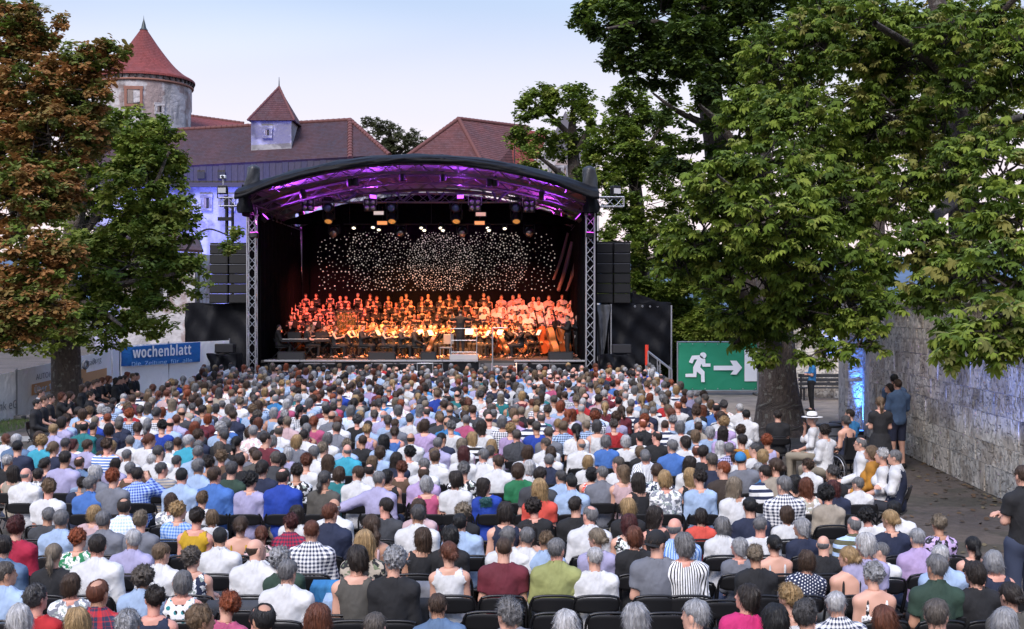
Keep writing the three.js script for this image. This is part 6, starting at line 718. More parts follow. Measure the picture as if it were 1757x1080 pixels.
// ---------------------------------------------------------------- single people round the audience
const facing = (deg) => deg * Math.PI / 180;                                         // 0 looks at the stage (-z), 90 looks left, -90 looks right
function one(label, px, pyHead, o, h = HEADY, turn = 0, cat = 'person', D0, y0 = 0, group) { const s = o.s ?? 1, D = D0 ?? F * (CAMY - (h + y0) * s) / (pyHead - HY); const g = thing('person', label, cat, [xOf(px, D), y0, -D], facing(turn), group); g.scale.setScalar(s); putPerson(g, o); return g; }
const STANDY = 1.638;
{
  one('woman with blond ponytail in short black dress standing by the wall'.replace('woman', 'person'), 1511, 691, { kind: 'stand', sex: 'female', arms: 'fold', hair: 'pony', hairColor: 'sandy', top: ['dress', 'black'], legM: trouserMats[4], yaw: 0 }, STANDY, -8);
  one('tall person in blue shirt and dark shorts standing by the wall, seen from behind', 1541, 683, { kind: 'stand', sex: 'male', arms: 'fold', hair: 'short', hairColor: 'brown', top: ['shirt', 'denim'], shorts: true, legM: M([.02, .024, .05], .85), s: 1.07 }, STANDY, 12, 'person', 24.4);
  one('dark-haired person half hidden behind the tall person in blue shirt', 1535, 672, { kind: 'stand', sex: 'male', arms: 'fold', hair: 'short', hairColor: 'black', top: ['tee', 'denim'], s: 1.08 }, STANDY, -20, 'person', 26);
  one('person with dark bob peeking out between the two standing by the wall', 1527, 688, { kind: 'stand', sex: 'female', hair: 'bob', hairColor: 'dark', top: ['tee', 'black'], s: .98 }, STANDY, 90, 'person', 25.6);
  one('guard in black shirt and jeans standing with folded arms at the right picture edge', 1757, 818, { kind: 'stand', sex: 'male', arms: 'fold', hair: 'short', hairColor: 'brown', top: ['polo', 'black'], legM: M([.03, .04, .075], .85) }, STANDY, 12);
  one('person in turquoise tee and black trousers standing near the bench, facing left', 1393, 620, { kind: 'stand', sex: 'male', arms: 'fold', hair: 'short', hairColor: 'dark', top: ['tee', 'azure'], legM: trouserMats[4] }, STANDY, 85);
  // hat, wheelchair, four elderly people seated sideways
  const hat = one('person in white straw hat and white shirt beside the aisle', 1395, 721, { kind: 'sit', sex: 'female', arms: 'chin', hair: 'short', hairColor: 'white', top: ['blouse', 'white'], legM: trouserMats[3], yaw: .25 }, HEADY, 62);
  { const hp = (pts) => new THREE.LatheGeometry(pts.map(([a, b]) => new THREE.Vector2(a, b)), 28), sm = M([.74, .73, .72], .85, { bumpMap: T.cloth, bumpScale: .004 }); const h = part('straw_hat', hp([[0, .155], [.05, .16], [.09, .145], [.105, .07], [.115, .055], [.19, .045], [.205, .055], [.19, .052], [.11, .050]]), sm, hat); h.position.set(0, HEADY + .005, -.01); part('hat_band', hp([[.108, .055], [.112, .06], [.107, .085]]), mat.dark, h); }
  one('curly dark-haired person in white leaning on a hand behind the litter bin', 1416, 740, { kind: 'sit', sex: 'female', arms: 'chin', hair: 'curly', hairColor: 'dark', top: ['blouse', 'white'], legM: trouserMats[3] }, HEADY, 30);
  one('dark-haired person in black seated alone before the big trunk', 1335, 714, { kind: 'sit', sex: 'male', hair: 'short', hairColor: 'dark', top: ['tee', 'black'] }, HEADY, 0); { const D = F * (CAMY - HEADY) / (714 - HY); addChair(xOf(1335, D), -D, 0, 'black folding chair before the big trunk, under the person in black', 'black folding chairs of the audience'); }
  const rider = one('person in sleeveless dress with bare shoulders sitting in a wheelchair', 1452, 723, { kind: 'sit', sex: 'female', hair: 'bun', hairColor: 'darkgrey', top: ['straps', 'navy'] }, HEADY, 25);
  const wc = thing('wheelchair', 'black wheelchair carrying the bare-shouldered person near the bins', 'wheelchair', rider.position, rider.rotation.y); const wt = (r, t) => new THREE.TorusGeometry(r, t, 6, 28).rotateY(Math.PI / 2);
  for (const s of [-1, 1]) { const w = part('wheel', wt(.30, .018).translate(s * .31, .31, .08), mat.dark, wc); part('rim', wt(.27, .008).translate(s * .335, .31, .08), alu, w); part('spoke', Array.from({ length: 10 }, (_, k) => rod(V(s * .31, .31, .08), V(s * .31, .31 + .29 * Math.sin(k * .628), .08 + .29 * Math.cos(k * .628)), .003, .003, 4)), alu, w); part('caster', wt(.09, .014).translate(s * .22, .10, -.42), mat.dark, wc); part('armrest', rbox(.05, .04, .34, .015, s * .27, .70, -.02), black, wc); part('push_handle', rod(V(s * .22, .5, .2), V(s * .22, .96, .30), .014), chairFrame, wc); part('footrest', box(.14, .015, .16, s * .11, .07, -.52), black, wc); }
  part('seat', rbox(.46, .05, .44, .02, 0, .45, -.06), black, wc); part('backrest', rbox(.46, .42, .04, .02, 0, .72, .22), black, wc); part('frame', [rod(V(-.22, .45, -.25), V(-.22, .1, -.42), .014), rod(V(.22, .45, -.25), V(.22, .1, -.42), .014), rod(V(-.22, .3, .1), V(.22, .3, .1), .014)], chairFrame, wc);
  one('dark-haired person in bright blue leaning beside the wheelchair', 1459, 712, { kind: 'sit', sex: 'male', hair: 'short', hairColor: 'dark', top: ['tee', 'azure'], yaw: .3 }, HEADY, 40);
  const side = (label, px, py, o, turn) => { const g = one(label, px, py, o, HEADY, turn); const c = addChair(g.position.x, g.position.z, g.rotation.y, 'black folding chair under the ' + label.split(' ').slice(0, 10).join(' ').replace(/ (of|in|over)$/, ''), 'black folding chairs of the audience'); void c; return g; };
  const A = side('person with glasses in white shirt, farthest of the sideways row', 1478, 763, { kind: 'sit', sex: 'male', hair: 'balding', hairColor: 'grey', top: ['shirt', 'white'] }, 68);
  part('glasses', [new THREE.TorusGeometry(.024, .003, 5, 14).translate(-.033, .008, -.104), new THREE.TorusGeometry(.024, .003, 5, 14).translate(.033, .008, -.104), rod(V(-.058, .01, -.1), V(-.078, .0, 0), .003), rod(V(.058, .01, -.1), V(.078, .0, 0), .003)], mat.dark, A).position.set(0, HEADY, -.012);
  side('person with sandy hair in mustard cardigan seated sideways by the wall', 1496, 777, { kind: 'sit', sex: 'female', hair: 'bob', hairColor: 'sandy', top: ['jacket', 'mustard'] }, 66);
  side('white-haired person in white shirt between the mustard cardigan and the dark vest', 1515, 783, { kind: 'sit', sex: 'female', hair: 'wavy', hairColor: 'white', top: ['blouse', 'white'] }, 64);
  const v = side('grey-haired person with dark vest over white shirt, nearest of the sideways row', 1537, 786, { kind: 'sit', sex: 'male', arms: 'fold', hair: 'short', hairColor: 'grey', top: ['shirt', 'white'] }, 62); part('vest', G.top('sit', 'male', 'lap', 'tank').clone().scale(1.06, 1, 1.10), topMat('navy'), v);
  const beh = [['bald head with white fringe', 'bald', 'white', 'white', 1239, 713], ['short white hair', 'short', 'white', 'white', 1270, 702], ['short black hair', 'short', 'black', 'white', 1281, 713], ['curly dark hair', 'curly', 'dark', 'white', 1243, 722]];
  beh.forEach(([d, st, hc, c, px, py]) => one(`person with ${d} in white, last seats by the big trunk`, px, py, { kind: 'sit', sex: STYLE_SEX[st], hair: st, hairColor: hc, top: [STYLE_SEX[st] === 'male' ? 'shirt' : 'blouse', c] }));
  // young singers in black waiting on the left, seen from the side
  const Y = [[305, 556, 'short', 'black', 'nearest to the white banner'], [365, 528, 'short', 'brown', 'behind the nearest one'], [417, 508, 'short', 'dark', 'with face turned right, before the tree'], [335, 468, 'balding', 'brown', 'in white tee, closest to the fence'], [515, 490, 'bob', 'auburn', 'resting a hand on the chin'], [585, 482, 'bob', 'brown', 'beside the one resting a chin'], [690, 422, 'long', 'brown', 'right beside the tree trunk'], [738, 398, 'long', 'dark', 'second from the trunk'], [786, 384, 'pony', 'brown', 'third from the trunk'], [814, 378, 'short', 'brown', 'fourth from the trunk'], [855, 360, 'bob', 'auburn', 'in the middle of the group'], [908, 346, 'long', 'auburn', 'with long auburn hair, right of the middle'], [970, 362, 'bob', 'dark', 'with dark bob, right of the middle'], [1008, 352, 'short', 'dark', 'third from the far end'], [1040, 342, 'bob', 'brown', 'with brown bob near the far end'], [1066, 312, 'long', 'red', 'with long red hair near the far end'], [1110, 326, 'short', 'sandy', 'with sandy hair near the far end'], [1140, 322, 'short', 'dark', 'at the far end before the white fence'], [755, 486, 'wavy', 'dark', 'in the front row, holding papers']];
  Y.forEach(([x, y, st, hc, w], i) => { const g = one(`person in black seated sideways on the left, ${w}`.replace('in black seated sideways on the left, in white tee', 'in white tee seated sideways on the left'), x / 4.88, 580 + y / 4.88, { kind: 'sit', sex: STYLE_SEX[st], arms: i === 4 ? 'chin' : 'lap', hair: st, hairColor: hc, top: [i % 3 ? 'tee' : 'shirt', i === 3 ? 'white' : 'black'], q: .72 }, HEADY, -74 + (i * 7) % 18 - 9, 'person', undefined, 0, 'people in black waiting on the left'); const c = addChair(g.position.x, g.position.z, g.rotation.y, `black folding chair under the person ${w}`, 'black folding chairs of the waiting people'); void c; });
}
// ---------------------------------------------------------------- choir and orchestra
{
  const ordinal = (n) => ['first', 'second', 'third', 'fourth', 'fifth', 'sixth', 'seventh', 'eighth', 'ninth', 'tenth', 'eleventh', 'twelfth', 'thirteenth', 'fourteenth', 'fifteenth', 'sixteenth', 'seventeenth', 'eighteenth', 'nineteenth', 'twentieth', 'twenty-first', 'twenty-second', 'twenty-third', 'twenty-fourth', 'twenty-fifth', 'twenty-sixth', 'twenty-seventh', 'twenty-eighth', 'twenty-ninth', 'thirtieth', 'thirty-first', 'thirty-second'][n];
  const rowsC = [[53.4, 511, 502, 990, 28, 'back'], [52.6, 523, 496, 998, 32, 'third'], [51.8, 535, 492, 1000, 32, 'second'], [51.0, 547, 492, 998, 32, 'front']], fold = sheet(4, 2, (u, v) => V((u - .5) * .34, .02 * Math.abs(u - .5) * 4 + v * .05, -v * .20), [1, 1], .010), fm = [M([.016, .016, .018], .6), M([.66, .63, .58], .8), M([.66, .63, .58], .8), M([.6, .58, .54], .8)];
  rowsC.forEach(([D, py, x0, x1, n, rn]) => {
    for (let i = 0; i < n; i++) {
      const u = (i + .5) / n, px = lerp(x0, x1, u) + rr(-6, 6), man = px > 838 + rr(-14, 14) && (rn !== 'front' || px > 900), style = man ? pick(['short', 'short', 'balding', 'crop', 'bald']) : pick(['bob', 'long', 'wavy', 'bob', 'pony', 'long', 'bun']), sex = man ? 'male' : 'female', hc = pick(man ? ['dark', 'brown', 'grey', 'greybrown'] : ['dark', 'brown', 'auburn', 'blond', 'sandy', 'grey', 'darkred']), s = (man ? 1.04 : .97) * rr(.96, 1.04), head = hOf(py + rr(-4.5, 3), D), y0 = head - STANDY * s;
      const tn = 180 - (px - 790) * .03 + rr(-12, 12), white = man ? 'white' : 'black', bare = !man && rnd() < .5;
      const g = thing('choir_person', `singer with ${HAIR_WORD[hc]} hair in ${white}, ${ordinal(i)} from left in the ${rn} choir row`, 'singer', [xOf(px, D), Math.max(DECK, y0), -D], facing(tn), 'choir singers standing in rows behind the orchestra'); g.scale.setScalar(s);
      putPerson(g, { kind: 'stand', sex, arms: 'book', yaw: pick([0, .25, -.25]), skin: pick(['fair', 'pink', 'lit']), hair: style, hairColor: hc, hv: 1, top: man ? ['shirt', pick(['white', 'white', 'rose', 'white'])] : [bare ? 'tank' : 'blouse', 'black'], legM: trouserMats[4], q: .5 });
      const f = part('music_folder', fold, pick(fm), scene); f.position.set(g.position.x, 0, g.position.z); f.rotation.y = g.rotation.y; f.scale.setScalar(s); f.position.add(V(0, g.position.y + 1.235 * s, 0)).add(V(0, 0, -.33 * s).applyAxisAngle(UPV, g.rotation.y)); tag(f, `music folder held by the ${ordinal(i)} singer from left in the ${rn} choir row`, 'folder', 'music folders of the choir');
    }
  });
  // instruments of the violin family: body with waist, neck, scroll
  const fiddle = (L, depth) => { const s = new THREE.Shape(), w = L * .30; s.moveTo(0, 0); s.bezierCurveTo(w * 1.05, 0, w * 1.1, L * .30, w * .62, L * .38); s.bezierCurveTo(w * .42, L * .44, w * .46, L * .54, w * .62, L * .58); s.bezierCurveTo(w * .95, L * .70, w * .75, L * .97, w * .2, L); s.lineTo(-w * .2, L); s.bezierCurveTo(-w * .75, L * .97, -w * .95, L * .70, -w * .62, L * .58); s.bezierCurveTo(-w * .46, L * .54, -w * .42, L * .44, -w * .62, L * .38); s.bezierCurveTo(-w * 1.1, L * .30, -w * 1.05, 0, 0, 0); return new THREE.ExtrudeGeometry(s, { depth, bevelEnabled: true, bevelSize: L * .02, bevelThickness: L * .02, bevelSegments: 2, curveSegments: 8 }).translate(0, 0, -depth / 2); };
  const wood = [M([.42, .13, .035], .3), M([.33, .085, .03], .3), M([.46, .17, .05], .3)], ebony = M([.012, .01, .01], .4), brass = M([.85, .55, .18], .22, { metalness: 1 });
  const viol = once('violin', () => fiddle(.36, .04)), cello = once('cello', () => fiddle(.75, .12)), bass = once('bass', () => fiddle(1.12, .2));
  const stringed = (name, label, cat, g, L, m, pos, rot, group) => { const t = thing(name, label, cat, pos, 0, group); t.rotation.set(...rot, 'YXZ'); part('body', g, m, t); part('neck', rbox(L * .045, L * .75, L * .04, .004, 0, L * 1.32, L * .08), ebony, t); part('scroll', new THREE.TorusGeometry(L * .035, L * .018, 6, 10).rotateY(Math.PI / 2).translate(0, L * 1.72, L * .08), m, t); part('bridge', rbox(L * .16, L * .07, L * .015, .002, 0, L * .45, L * .14), M([.5, .35, .2], .6), t); part('fingerboard', rbox(L * .05, L * .62, L * .015, .002, 0, L * 1.0, L * .13), ebony, t); return t; };
  const bowG = [rod(V(0, 0, 0), V(0, .72, 0), .005, .005, 5), rod(V(.012, .02, 0), V(.014, .7, 0), .002, .002, 4), box(.02, .03, .012, .008, .02, 0)];
  const bow = (p, rot, group, label) => { const b = part('bow', bowG.map((g) => g.clone()), M([.3, .14, .06], .4), scene); b.position.copy(p); b.rotation.set(...rot, 'YXZ'); tag(b, label, 'bow', group); };
  const mus = (label, px, py, D, o, turn, cat = 'musician') => { const s = rr(.97, 1.05); const g = thing('orchestra_person', label, cat, [xOf(px, D), DECK, -D], facing(turn), 'musicians of the orchestra'); g.scale.setScalar(s); putPerson(g, { kind: 'sit', q: .6, legM: trouserMats[4], ...o }); const c = addChair(xOf(px, D), -D, facing(turn), 'black chair under the ' + label.split(' ').slice(0, 11).join(' '), 'chairs of the orchestra'); c.position.y = DECK + .002; return g; };
  const shirtFront = (g) => { const f = part('shirt_front', sheet(4, 6, (u, v) => V((u - .5) * (.05 + .10 * v), .78 + v * .23, -.135 + .015 * Math.abs(u - .5) + .04 * v * v), [1, 1], .004), topMat('white'), g); void f; };
  const conX = xOf(790, 46.2), conZ = -46.2, toCon = (px, D) => { const dx = conX - xOf(px, D), dz = conZ + D; return Math.atan2(-dx, -dz) * 180 / Math.PI; };
  // rows of players: x pixels from left to right at one depth
  const strings = [[46.5, [575, 622, 660, 690]], [47.4, [556, 600, 645, 678, 738, 842]], [48.2, [536, 580, 618, 655, 700, 745, 826, 866]], [49.0, [562, 604, 640, 676, 722, 760, 815, 850, 888]]];
  let vi = 0; const num = (n) => ordinal(n);
  strings.forEach(([D, xs], r) => xs.forEach((px, k) => { const man = (r + k) % 2, hc = pick(['dark', 'brown', 'blond', 'black', 'auburn']); const g = mus(`violinist with ${HAIR_WORD[hc]} hair, ${num(k)} from left in the ${['front', 'second', 'third', 'rear'][r]} string row`, px, 0, D, { sex: man ? 'male' : 'female', arms: 'violin', hair: man ? pick(['short', 'balding', 'crop']) : pick(['long', 'bob', 'bun']), hairColor: hc, top: [man ? 'jacket' : 'tank', 'black'] }, toCon(px, D) + rr(-12, 12)); if (man) shirtFront(g); const q = V(-.10, 1.06, -.10).applyAxisAngle(UPV, g.rotation.y).add(g.position); stringed('violin', `violin held by the ${num(k)} player from left in the ${['front', 'second', 'third', 'rear'][r]} string row`, 'violin', viol, .36, wood[vi++ % 3], q.add(V(0, 0, 0)), [-1.25, g.rotation.y + .35, .15], 'violins of the orchestra'); bow(V(.16, .95, -.36).applyAxisAngle(UPV, g.rotation.y).add(g.position), [0.3, g.rotation.y, 1.15], 'bows of the string players', `bow of the ${num(k)} violinist from left in the ${['front', 'second', 'third', 'rear'][r]} string row`); }));
  const cel = [[893, 46.6, 'nearest the audience'], [868, 48.2, 'behind the nearest cellist'], [912, 48.6, 'before the double basses'], [712, 46.5, 'left of the conductor podium']];
  cel.forEach(([px, D, w], k) => { const g = mus(`cellist in black playing a cello, ${w}`, px, 0, D, { sex: k % 2 ? 'male' : 'female', arms: 'cello', hair: k % 2 ? 'short' : 'long', hairColor: pick(['dark', 'brown']), top: [k % 2 ? 'jacket' : 'blouse', 'black'] }, toCon(px, D) + (k === 3 ? 0 : 10)); const q = V(.02, .22, -.52).applyAxisAngle(UPV, g.rotation.y).add(g.position); stringed('cello', `orange brown cello, ${w}`, 'cello', cello, .75, wood[k % 3], q, [.42, g.rotation.y + Math.PI, k === 0 ? .2 : .08]); const e = part('endpin', rod(V(0, -.22, 0), V(0, 0, 0), .006), alu, scene.children[scene.children.length - 1]); void e; bow(V(.34, .62, -.52).applyAxisAngle(UPV, g.rotation.y).add(g.position), [.1, g.rotation.y, 1.45], 'bows of the string players', `bow of the cellist ${w}`); });
  [[968, 47.0, 'front'], [985, 48.4, 'rear'], [948, 49.2, 'farthest']].forEach(([px, D, w], k) => { const g = thing('orchestra_person', `double bass player in black standing behind the ${w} double bass`, 'musician', [xOf(px + 6, D), DECK, -D], facing(toCon(px, D)), 'musicians of the orchestra'); putPerson(g, { kind: 'stand', sex: 'male', arms: 'book', q: .6, hair: pick(['short', 'balding', 'crop']), hairColor: 'dark', top: ['jacket', 'black'], legM: trouserMats[4] }); shirtFront(part('shirt_collar', new THREE.TorusGeometry(.06, .016, 6, 14).rotateX(Math.PI / 2).translate(0, 1.49, .01), topMat('white'), g).parent && g); const q = V(.05, .14, -.46).applyAxisAngle(UPV, g.rotation.y).add(g.position); stringed('double_bass', `glossy orange double bass, the ${w} of three at the right`, 'double bass', bass, 1.12, wood[(k + 2) % 3], q, [.22, g.rotation.y + Math.PI, .22 - k * .05]); });
  // winds and brass farther back
  const winds = [[655, 49.9], [672, 50.1], [692, 49.8], [708, 50.1], [728, 49.8], [748, 50.1], [770, 49.9], [812, 49.9], [835, 49.7], [855, 50.0], [880, 49.8], [902, 50.0], [925, 49.9], [945, 50.1], [548, 49.9], [570, 50.1], [615, 50.0], [635, 49.8], [462, 49.4], [485, 50.0], [512, 50.2], [530, 49.6], [968, 49.9]];
  winds.forEach(([px, D], k) => { const man = k % 3 !== 1, hc = pick(['dark', 'brown', 'grey', 'sandy']); const g = mus(`wind player with ${HAIR_WORD[hc]} hair and gold instrument, ${num(winds.filter((q) => q[0] < px).length)} from left`, px, 0, D, { sex: man ? 'male' : 'female', arms: 'horn', hair: man ? 'short' : 'bob', hairColor: hc, top: [man ? 'jacket' : 'tank', 'black'] }, toCon(px, D)); if (man) shirtFront(g); const t = thing('brass_horn', `golden horn held by the ${num(winds.filter((q) => q[0] < px).length)} wind player from left`, 'horn', V(.02, .98, -.30).applyAxisAngle(UPV, g.rotation.y).add(g.position), g.rotation.y, 'golden horns of the wind players'); part('tubing', [tube([V(0, .07, .1), V(.02, .05, -.05), V(.1, .0, -.1), V(.13, -.12, -.02), V(.02, -.18, .02), V(-.1, -.1, 0), V(-.06, .02, -.04)], .012, 30, 6), new THREE.TorusGeometry(.09, .010, 6, 18).translate(.02, -.07, 0)], brass, t); part('bell', new THREE.LatheGeometry([[.014, 0], [.02, .1], [.045, .18], [.10, .23], [.13, .24], [.10, .226]].map(([a, b]) => new THREE.Vector2(a, b)), 18).rotateX(-1.2).translate(-.06, .02, -.04), brass, t); });
  // percussion and keyboards on the left
  mus('musician in black seated at the keyboard, far left of the stage', 478, 0, 46.6, { sex: 'male', arms: 'keys', hair: 'crop', hairColor: 'dark', top: ['shirt', 'black'] }, -75); mus('keyboard player in black short sleeves seated left of the tubular bells', 528, 0, 46.8, { sex: 'male', arms: 'keys', hair: 'short', hairColor: 'dark', top: ['tee', 'black'] }, -70);
  [[505, 46.6, 'long black keyboard before the musician at the far left'], [552, 46.9, 'black keyboard left of the front violinists']].forEach(([px, D, l]) => { const t = thing('keyboard', l, 'keyboard', [xOf(px, D), DECK, -D], .25); part('case', rbox(1.1, .12, .36, .02, 0, .72, 0), black, t); part('keys', box(.98, .02, .14, 0, .785, .08), M([.7, .68, .64], .4), t); for (const s of [-1, 1]) part('leg', [rod(V(s * .4, 0, -.2), V(-s * .3, .66, .15), .02)], blackMetal, t); part('music_desk', box(.5, .26, .015, 0, .93, -.15), black, t); });
  [[500, 49.6, 'tall percussionist with white shirt front at the left rear'], [542, 48.9, 'tall player in dark jacket standing left of the tubular bells'], [575, 50.2, 'percussionist standing behind the tubular bells']].forEach(([px, D, l], k) => { const g = thing('orchestra_person', l, 'musician', [xOf(px, D), DECK, -D], facing(170 - k * 12), 'musicians of the orchestra'); putPerson(g, { kind: 'stand', sex: 'male', arms: 'book', q: .6, hair: pick(['short', 'balding']), hairColor: 'brown', top: ['jacket', 'black'], legM: trouserMats[4] }); const f = part('shirt_front', sheet(4, 6, (u, v) => V((u - .5) * (.06 + .13 * v), 1.14 + v * .30, -.15 + .015 * Math.abs(u - .5) + .05 * v * v), [1, 1], .004), topMat('white'), g); void f; });
  const bells = thing('tubular_bells', 'golden tubular bells on a black frame among the left players', 'tubular bells', [xOf(594, 48.0), DECK, -48.0], .1); for (let k = 0; k < 13; k++) part('tube', rod(V(-.36 + k * .06, .72 + .02 * k, k % 2 * .05), V(-.36 + k * .06, 1.82, k % 2 * .05), .020, .020, 8), brass, bells); for (const s of [-1, 1]) part('post', rod(V(s * .46, 0, 0), V(s * .46, 1.9, 0), .022), blackMetal, bells); for (const y of [.55, 1.88]) part('bar', rbox(.98, .05, .1, .01, 0, y, .02), blackMetal, bells); for (const s of [-1, 1]) part('foot', rbox(.06, .05, .6, .015, s * .46, .03, 0), blackMetal, bells);
  [[480, 48.4], [512, 48.6]].forEach(([px, D], k) => { const t = thing('timpani', `copper kettle drum at the left rear of the orchestra, ${k ? 'right' : 'left'} of the two`, 'drum', [xOf(px, D), DECK, -D]); part('bowl', new THREE.LatheGeometry([[0, .2], [.2, .24], [.33, .42], [.36, .72]].map(([a, b]) => new THREE.Vector2(a, b)), 24), M([.62, .24, .10], .25, { metalness: 1 }), t); part('head', new THREE.CylinderGeometry(.37, .37, .02, 24).translate(0, .735, 0), M([.7, .66, .58], .5), t); part('hoop', new THREE.TorusGeometry(.37, .015, 6, 24).rotateX(Math.PI / 2).translate(0, .74, 0), alu, t); for (let e = 0; e < 3; e++) part('leg', rod(V(.3 * Math.cos(e * 2.1), 0, .3 * Math.sin(e * 2.1)), V(.36 * Math.cos(e * 2.1), .7, .36 * Math.sin(e * 2.1)), .016), blackMetal, t); });
  // music stands
  [[606, 46.6], [648, 47.2], [690, 47.6], [738, 46.9], [838, 46.6], [858, 47.5], [925, 47.4], [572, 48.4], [805, 48.6], [720, 48.6]].sort((a, b) => a[0] - b[0]).forEach(([px, D], k) => { const t = thing('music_stand', `black music stand with pale sheet music, ${ordinal(k)} from the left`, 'music stand', [xOf(px, D), DECK, -D], facing(toCon(px, D)) + Math.PI, 'music stands of the orchestra'); part('desk', rbox(.42, .28, .015, .006).rotateX(-.5).translate(0, 1.02, 0), black, t); part('sheet_music', box(.36, .24, .006).rotateX(-.5).translate(0, 1.03, .018), M([.7, .68, .62], .8), t); part('pole', rod(V(0, .04, 0), V(0, 1.0, -.02), .012), blackMetal, t); part('tripod', [0, 1, 2].map((k) => rod(V(0, .22, 0), V(.26 * Math.cos(k * 2.09), .01, .26 * Math.sin(k * 2.09)), .010)), blackMetal, t); });
  const cond = thing('person', 'conductor in black tailcoat with raised arms on the podium, seen from behind', 'conductor', [xOf(790, 46.1), DECK + .205, -46.1]); putPerson(cond, { kind: 'stand', sex: 'male', arms: 'conduct', hair: 'short', hairColor: 'dark', top: ['jacket', 'black'], legM: trouserMats[4], q: .8 }); part('coat_tails', sheet(8, 8, (u, v) => V((u - .5) * lerp(.34, .22, v) , 1.02 - v * .42, .135 - .03 * (u - .5) ** 2 * 8 + .01 * Math.sin(u * 12)), [1, 1], .01), topMat('black'), cond);
  const solo = thing('empty_chair', 'empty chair with grey back beside the conductor podium', 'chair', [xOf(766, 46.2), DECK, -46.3], Math.PI * .9); part('seat', rbox(.44, .06, .42, .02, 0, .45, 0), M([.2, .18, .17], .7), solo); part('backrest', rbox(.44, .4, .04, .02, 0, .78, .22), M([.2, .18, .17], .7), solo); for (const x of [-.2, .2]) for (const z of [-.18, .2]) part('leg', rod(V(x, 0, z), V(x, .45, z), .014), alu, solo);
}
// ---------------------------------------------------------------- trees
const barkTex = tex(512, 1024, (u, v) => { const n = tfbm(u, v * .4, 26, 5, 3), m = tfbm(u, v, 5, 4, 9), lich = smooth(.62, .72, tfbm(u, v, 9, 5, 15)); const k = .45 + .9 * n; return [lerp(.115, .24, lich) * k * (.7 + .6 * m), lerp(.090, .225, lich) * k * (.7 + .6 * m), lerp(.075, .19, lich) * k * (.7 + .6 * m)]; });
const barkBump = tex(512, 1024, (u, v) => tfbm(u, v * .3, 24, 5, 3) * .8 + .2 * tfbm(u, v, 60, 3, 8), false);
const bark = M([1, 1, 1], .95, { map: barkTex, bumpMap: barkBump, bumpScale: .09 }), barkDark = M([.5, .48, .5], .95, { map: barkTex, bumpMap: barkBump, bumpScale: .07 });
function leaflet(L, W, ang, droop, curl = .16) {                                     // one folded blade lying along +z turned by ang
  const ts = [0, .22, .55, .8, 1], ws = [.06, .42, .95, .85, 0].map((w) => w * W), mid = [], le = [], ri = [], c = Math.cos(ang), s = Math.sin(ang);
  ts.forEach((t, i) => { const y = -droop * t * t * L, put = (x, yy) => [x * c + t * L * s, yy, -x * s + t * L * c]; mid.push(put(0, y)); le.push(put(-ws[i], y + curl * ws[i])); ri.push(put(ws[i], y + curl * ws[i])); });
  const tr = []; for (let i = 0; i < 4; i++) { tr.push(mid[i], mid[i + 1], le[i]); if (i < 3) tr.push(le[i], mid[i + 1], le[i + 1]); tr.push(mid[i], ri[i], mid[i + 1]); if (i < 3) tr.push(ri[i], ri[i + 1], mid[i + 1]); } return tr;
}
const chestnutLeaf = (k) => { const tr = []; const n = k % 2 ? 7 : 5, L0 = .5; for (let i = 0; i < n; i++) { const a = (i / (n - 1) - .5) * (n === 7 ? 3.7 : 2.9), L = L0 * (1 - .38 * Math.abs(a) / 1.85) * (.92 + .16 * hash(i, k, 3)); tr.push(...leaflet(L, L * .21, a, .25 + .3 * hash(i, k, 5) + (k > 1 ? .25 : 0), .22)); } tr.push([-.008, 0, 0], [.008, 0, 0], [0, .02, -.35]); return soup(tr); };
const smallSpray = (k) => { const tr = []; for (let i = 0; i < 7; i++) { const a = i * .9 + hash(i, k, 1) * .8, r = .12 + .5 * hash(i, k, 2), ox = Math.cos(i * 2.4 + k) * .33 * hash(i, k, 4), oz = Math.sin(i * 2.4 + k) * .33 * hash(i, k, 4), oy = (hash(i, k, 7) - .5) * .3, L = .34 + .2 * r, q = leaflet(L, L * .34, a, .5 * hash(i, k, 6), .25); const t2 = (hash(i, k, 8) - .5) * 1.3, c = Math.cos(t2), s = Math.sin(t2); q.forEach(([x, y, z]) => tr.push([x + ox, y * c - z * s * .3 + oy, z + oz + y * s])); } return soup(tr); };
const CH = [0, 1, 2, 3].map(chestnutLeaf), SP = [0, 1, 2].map(smallSpray);
const leafM = (c = [1, 1, 1]) => new THREE.MeshPhysicalMaterial({ color: C(...c), roughness: .75, side: THREE.DoubleSide, transmission: .46, thickness: 0, specularIntensity: .22 });
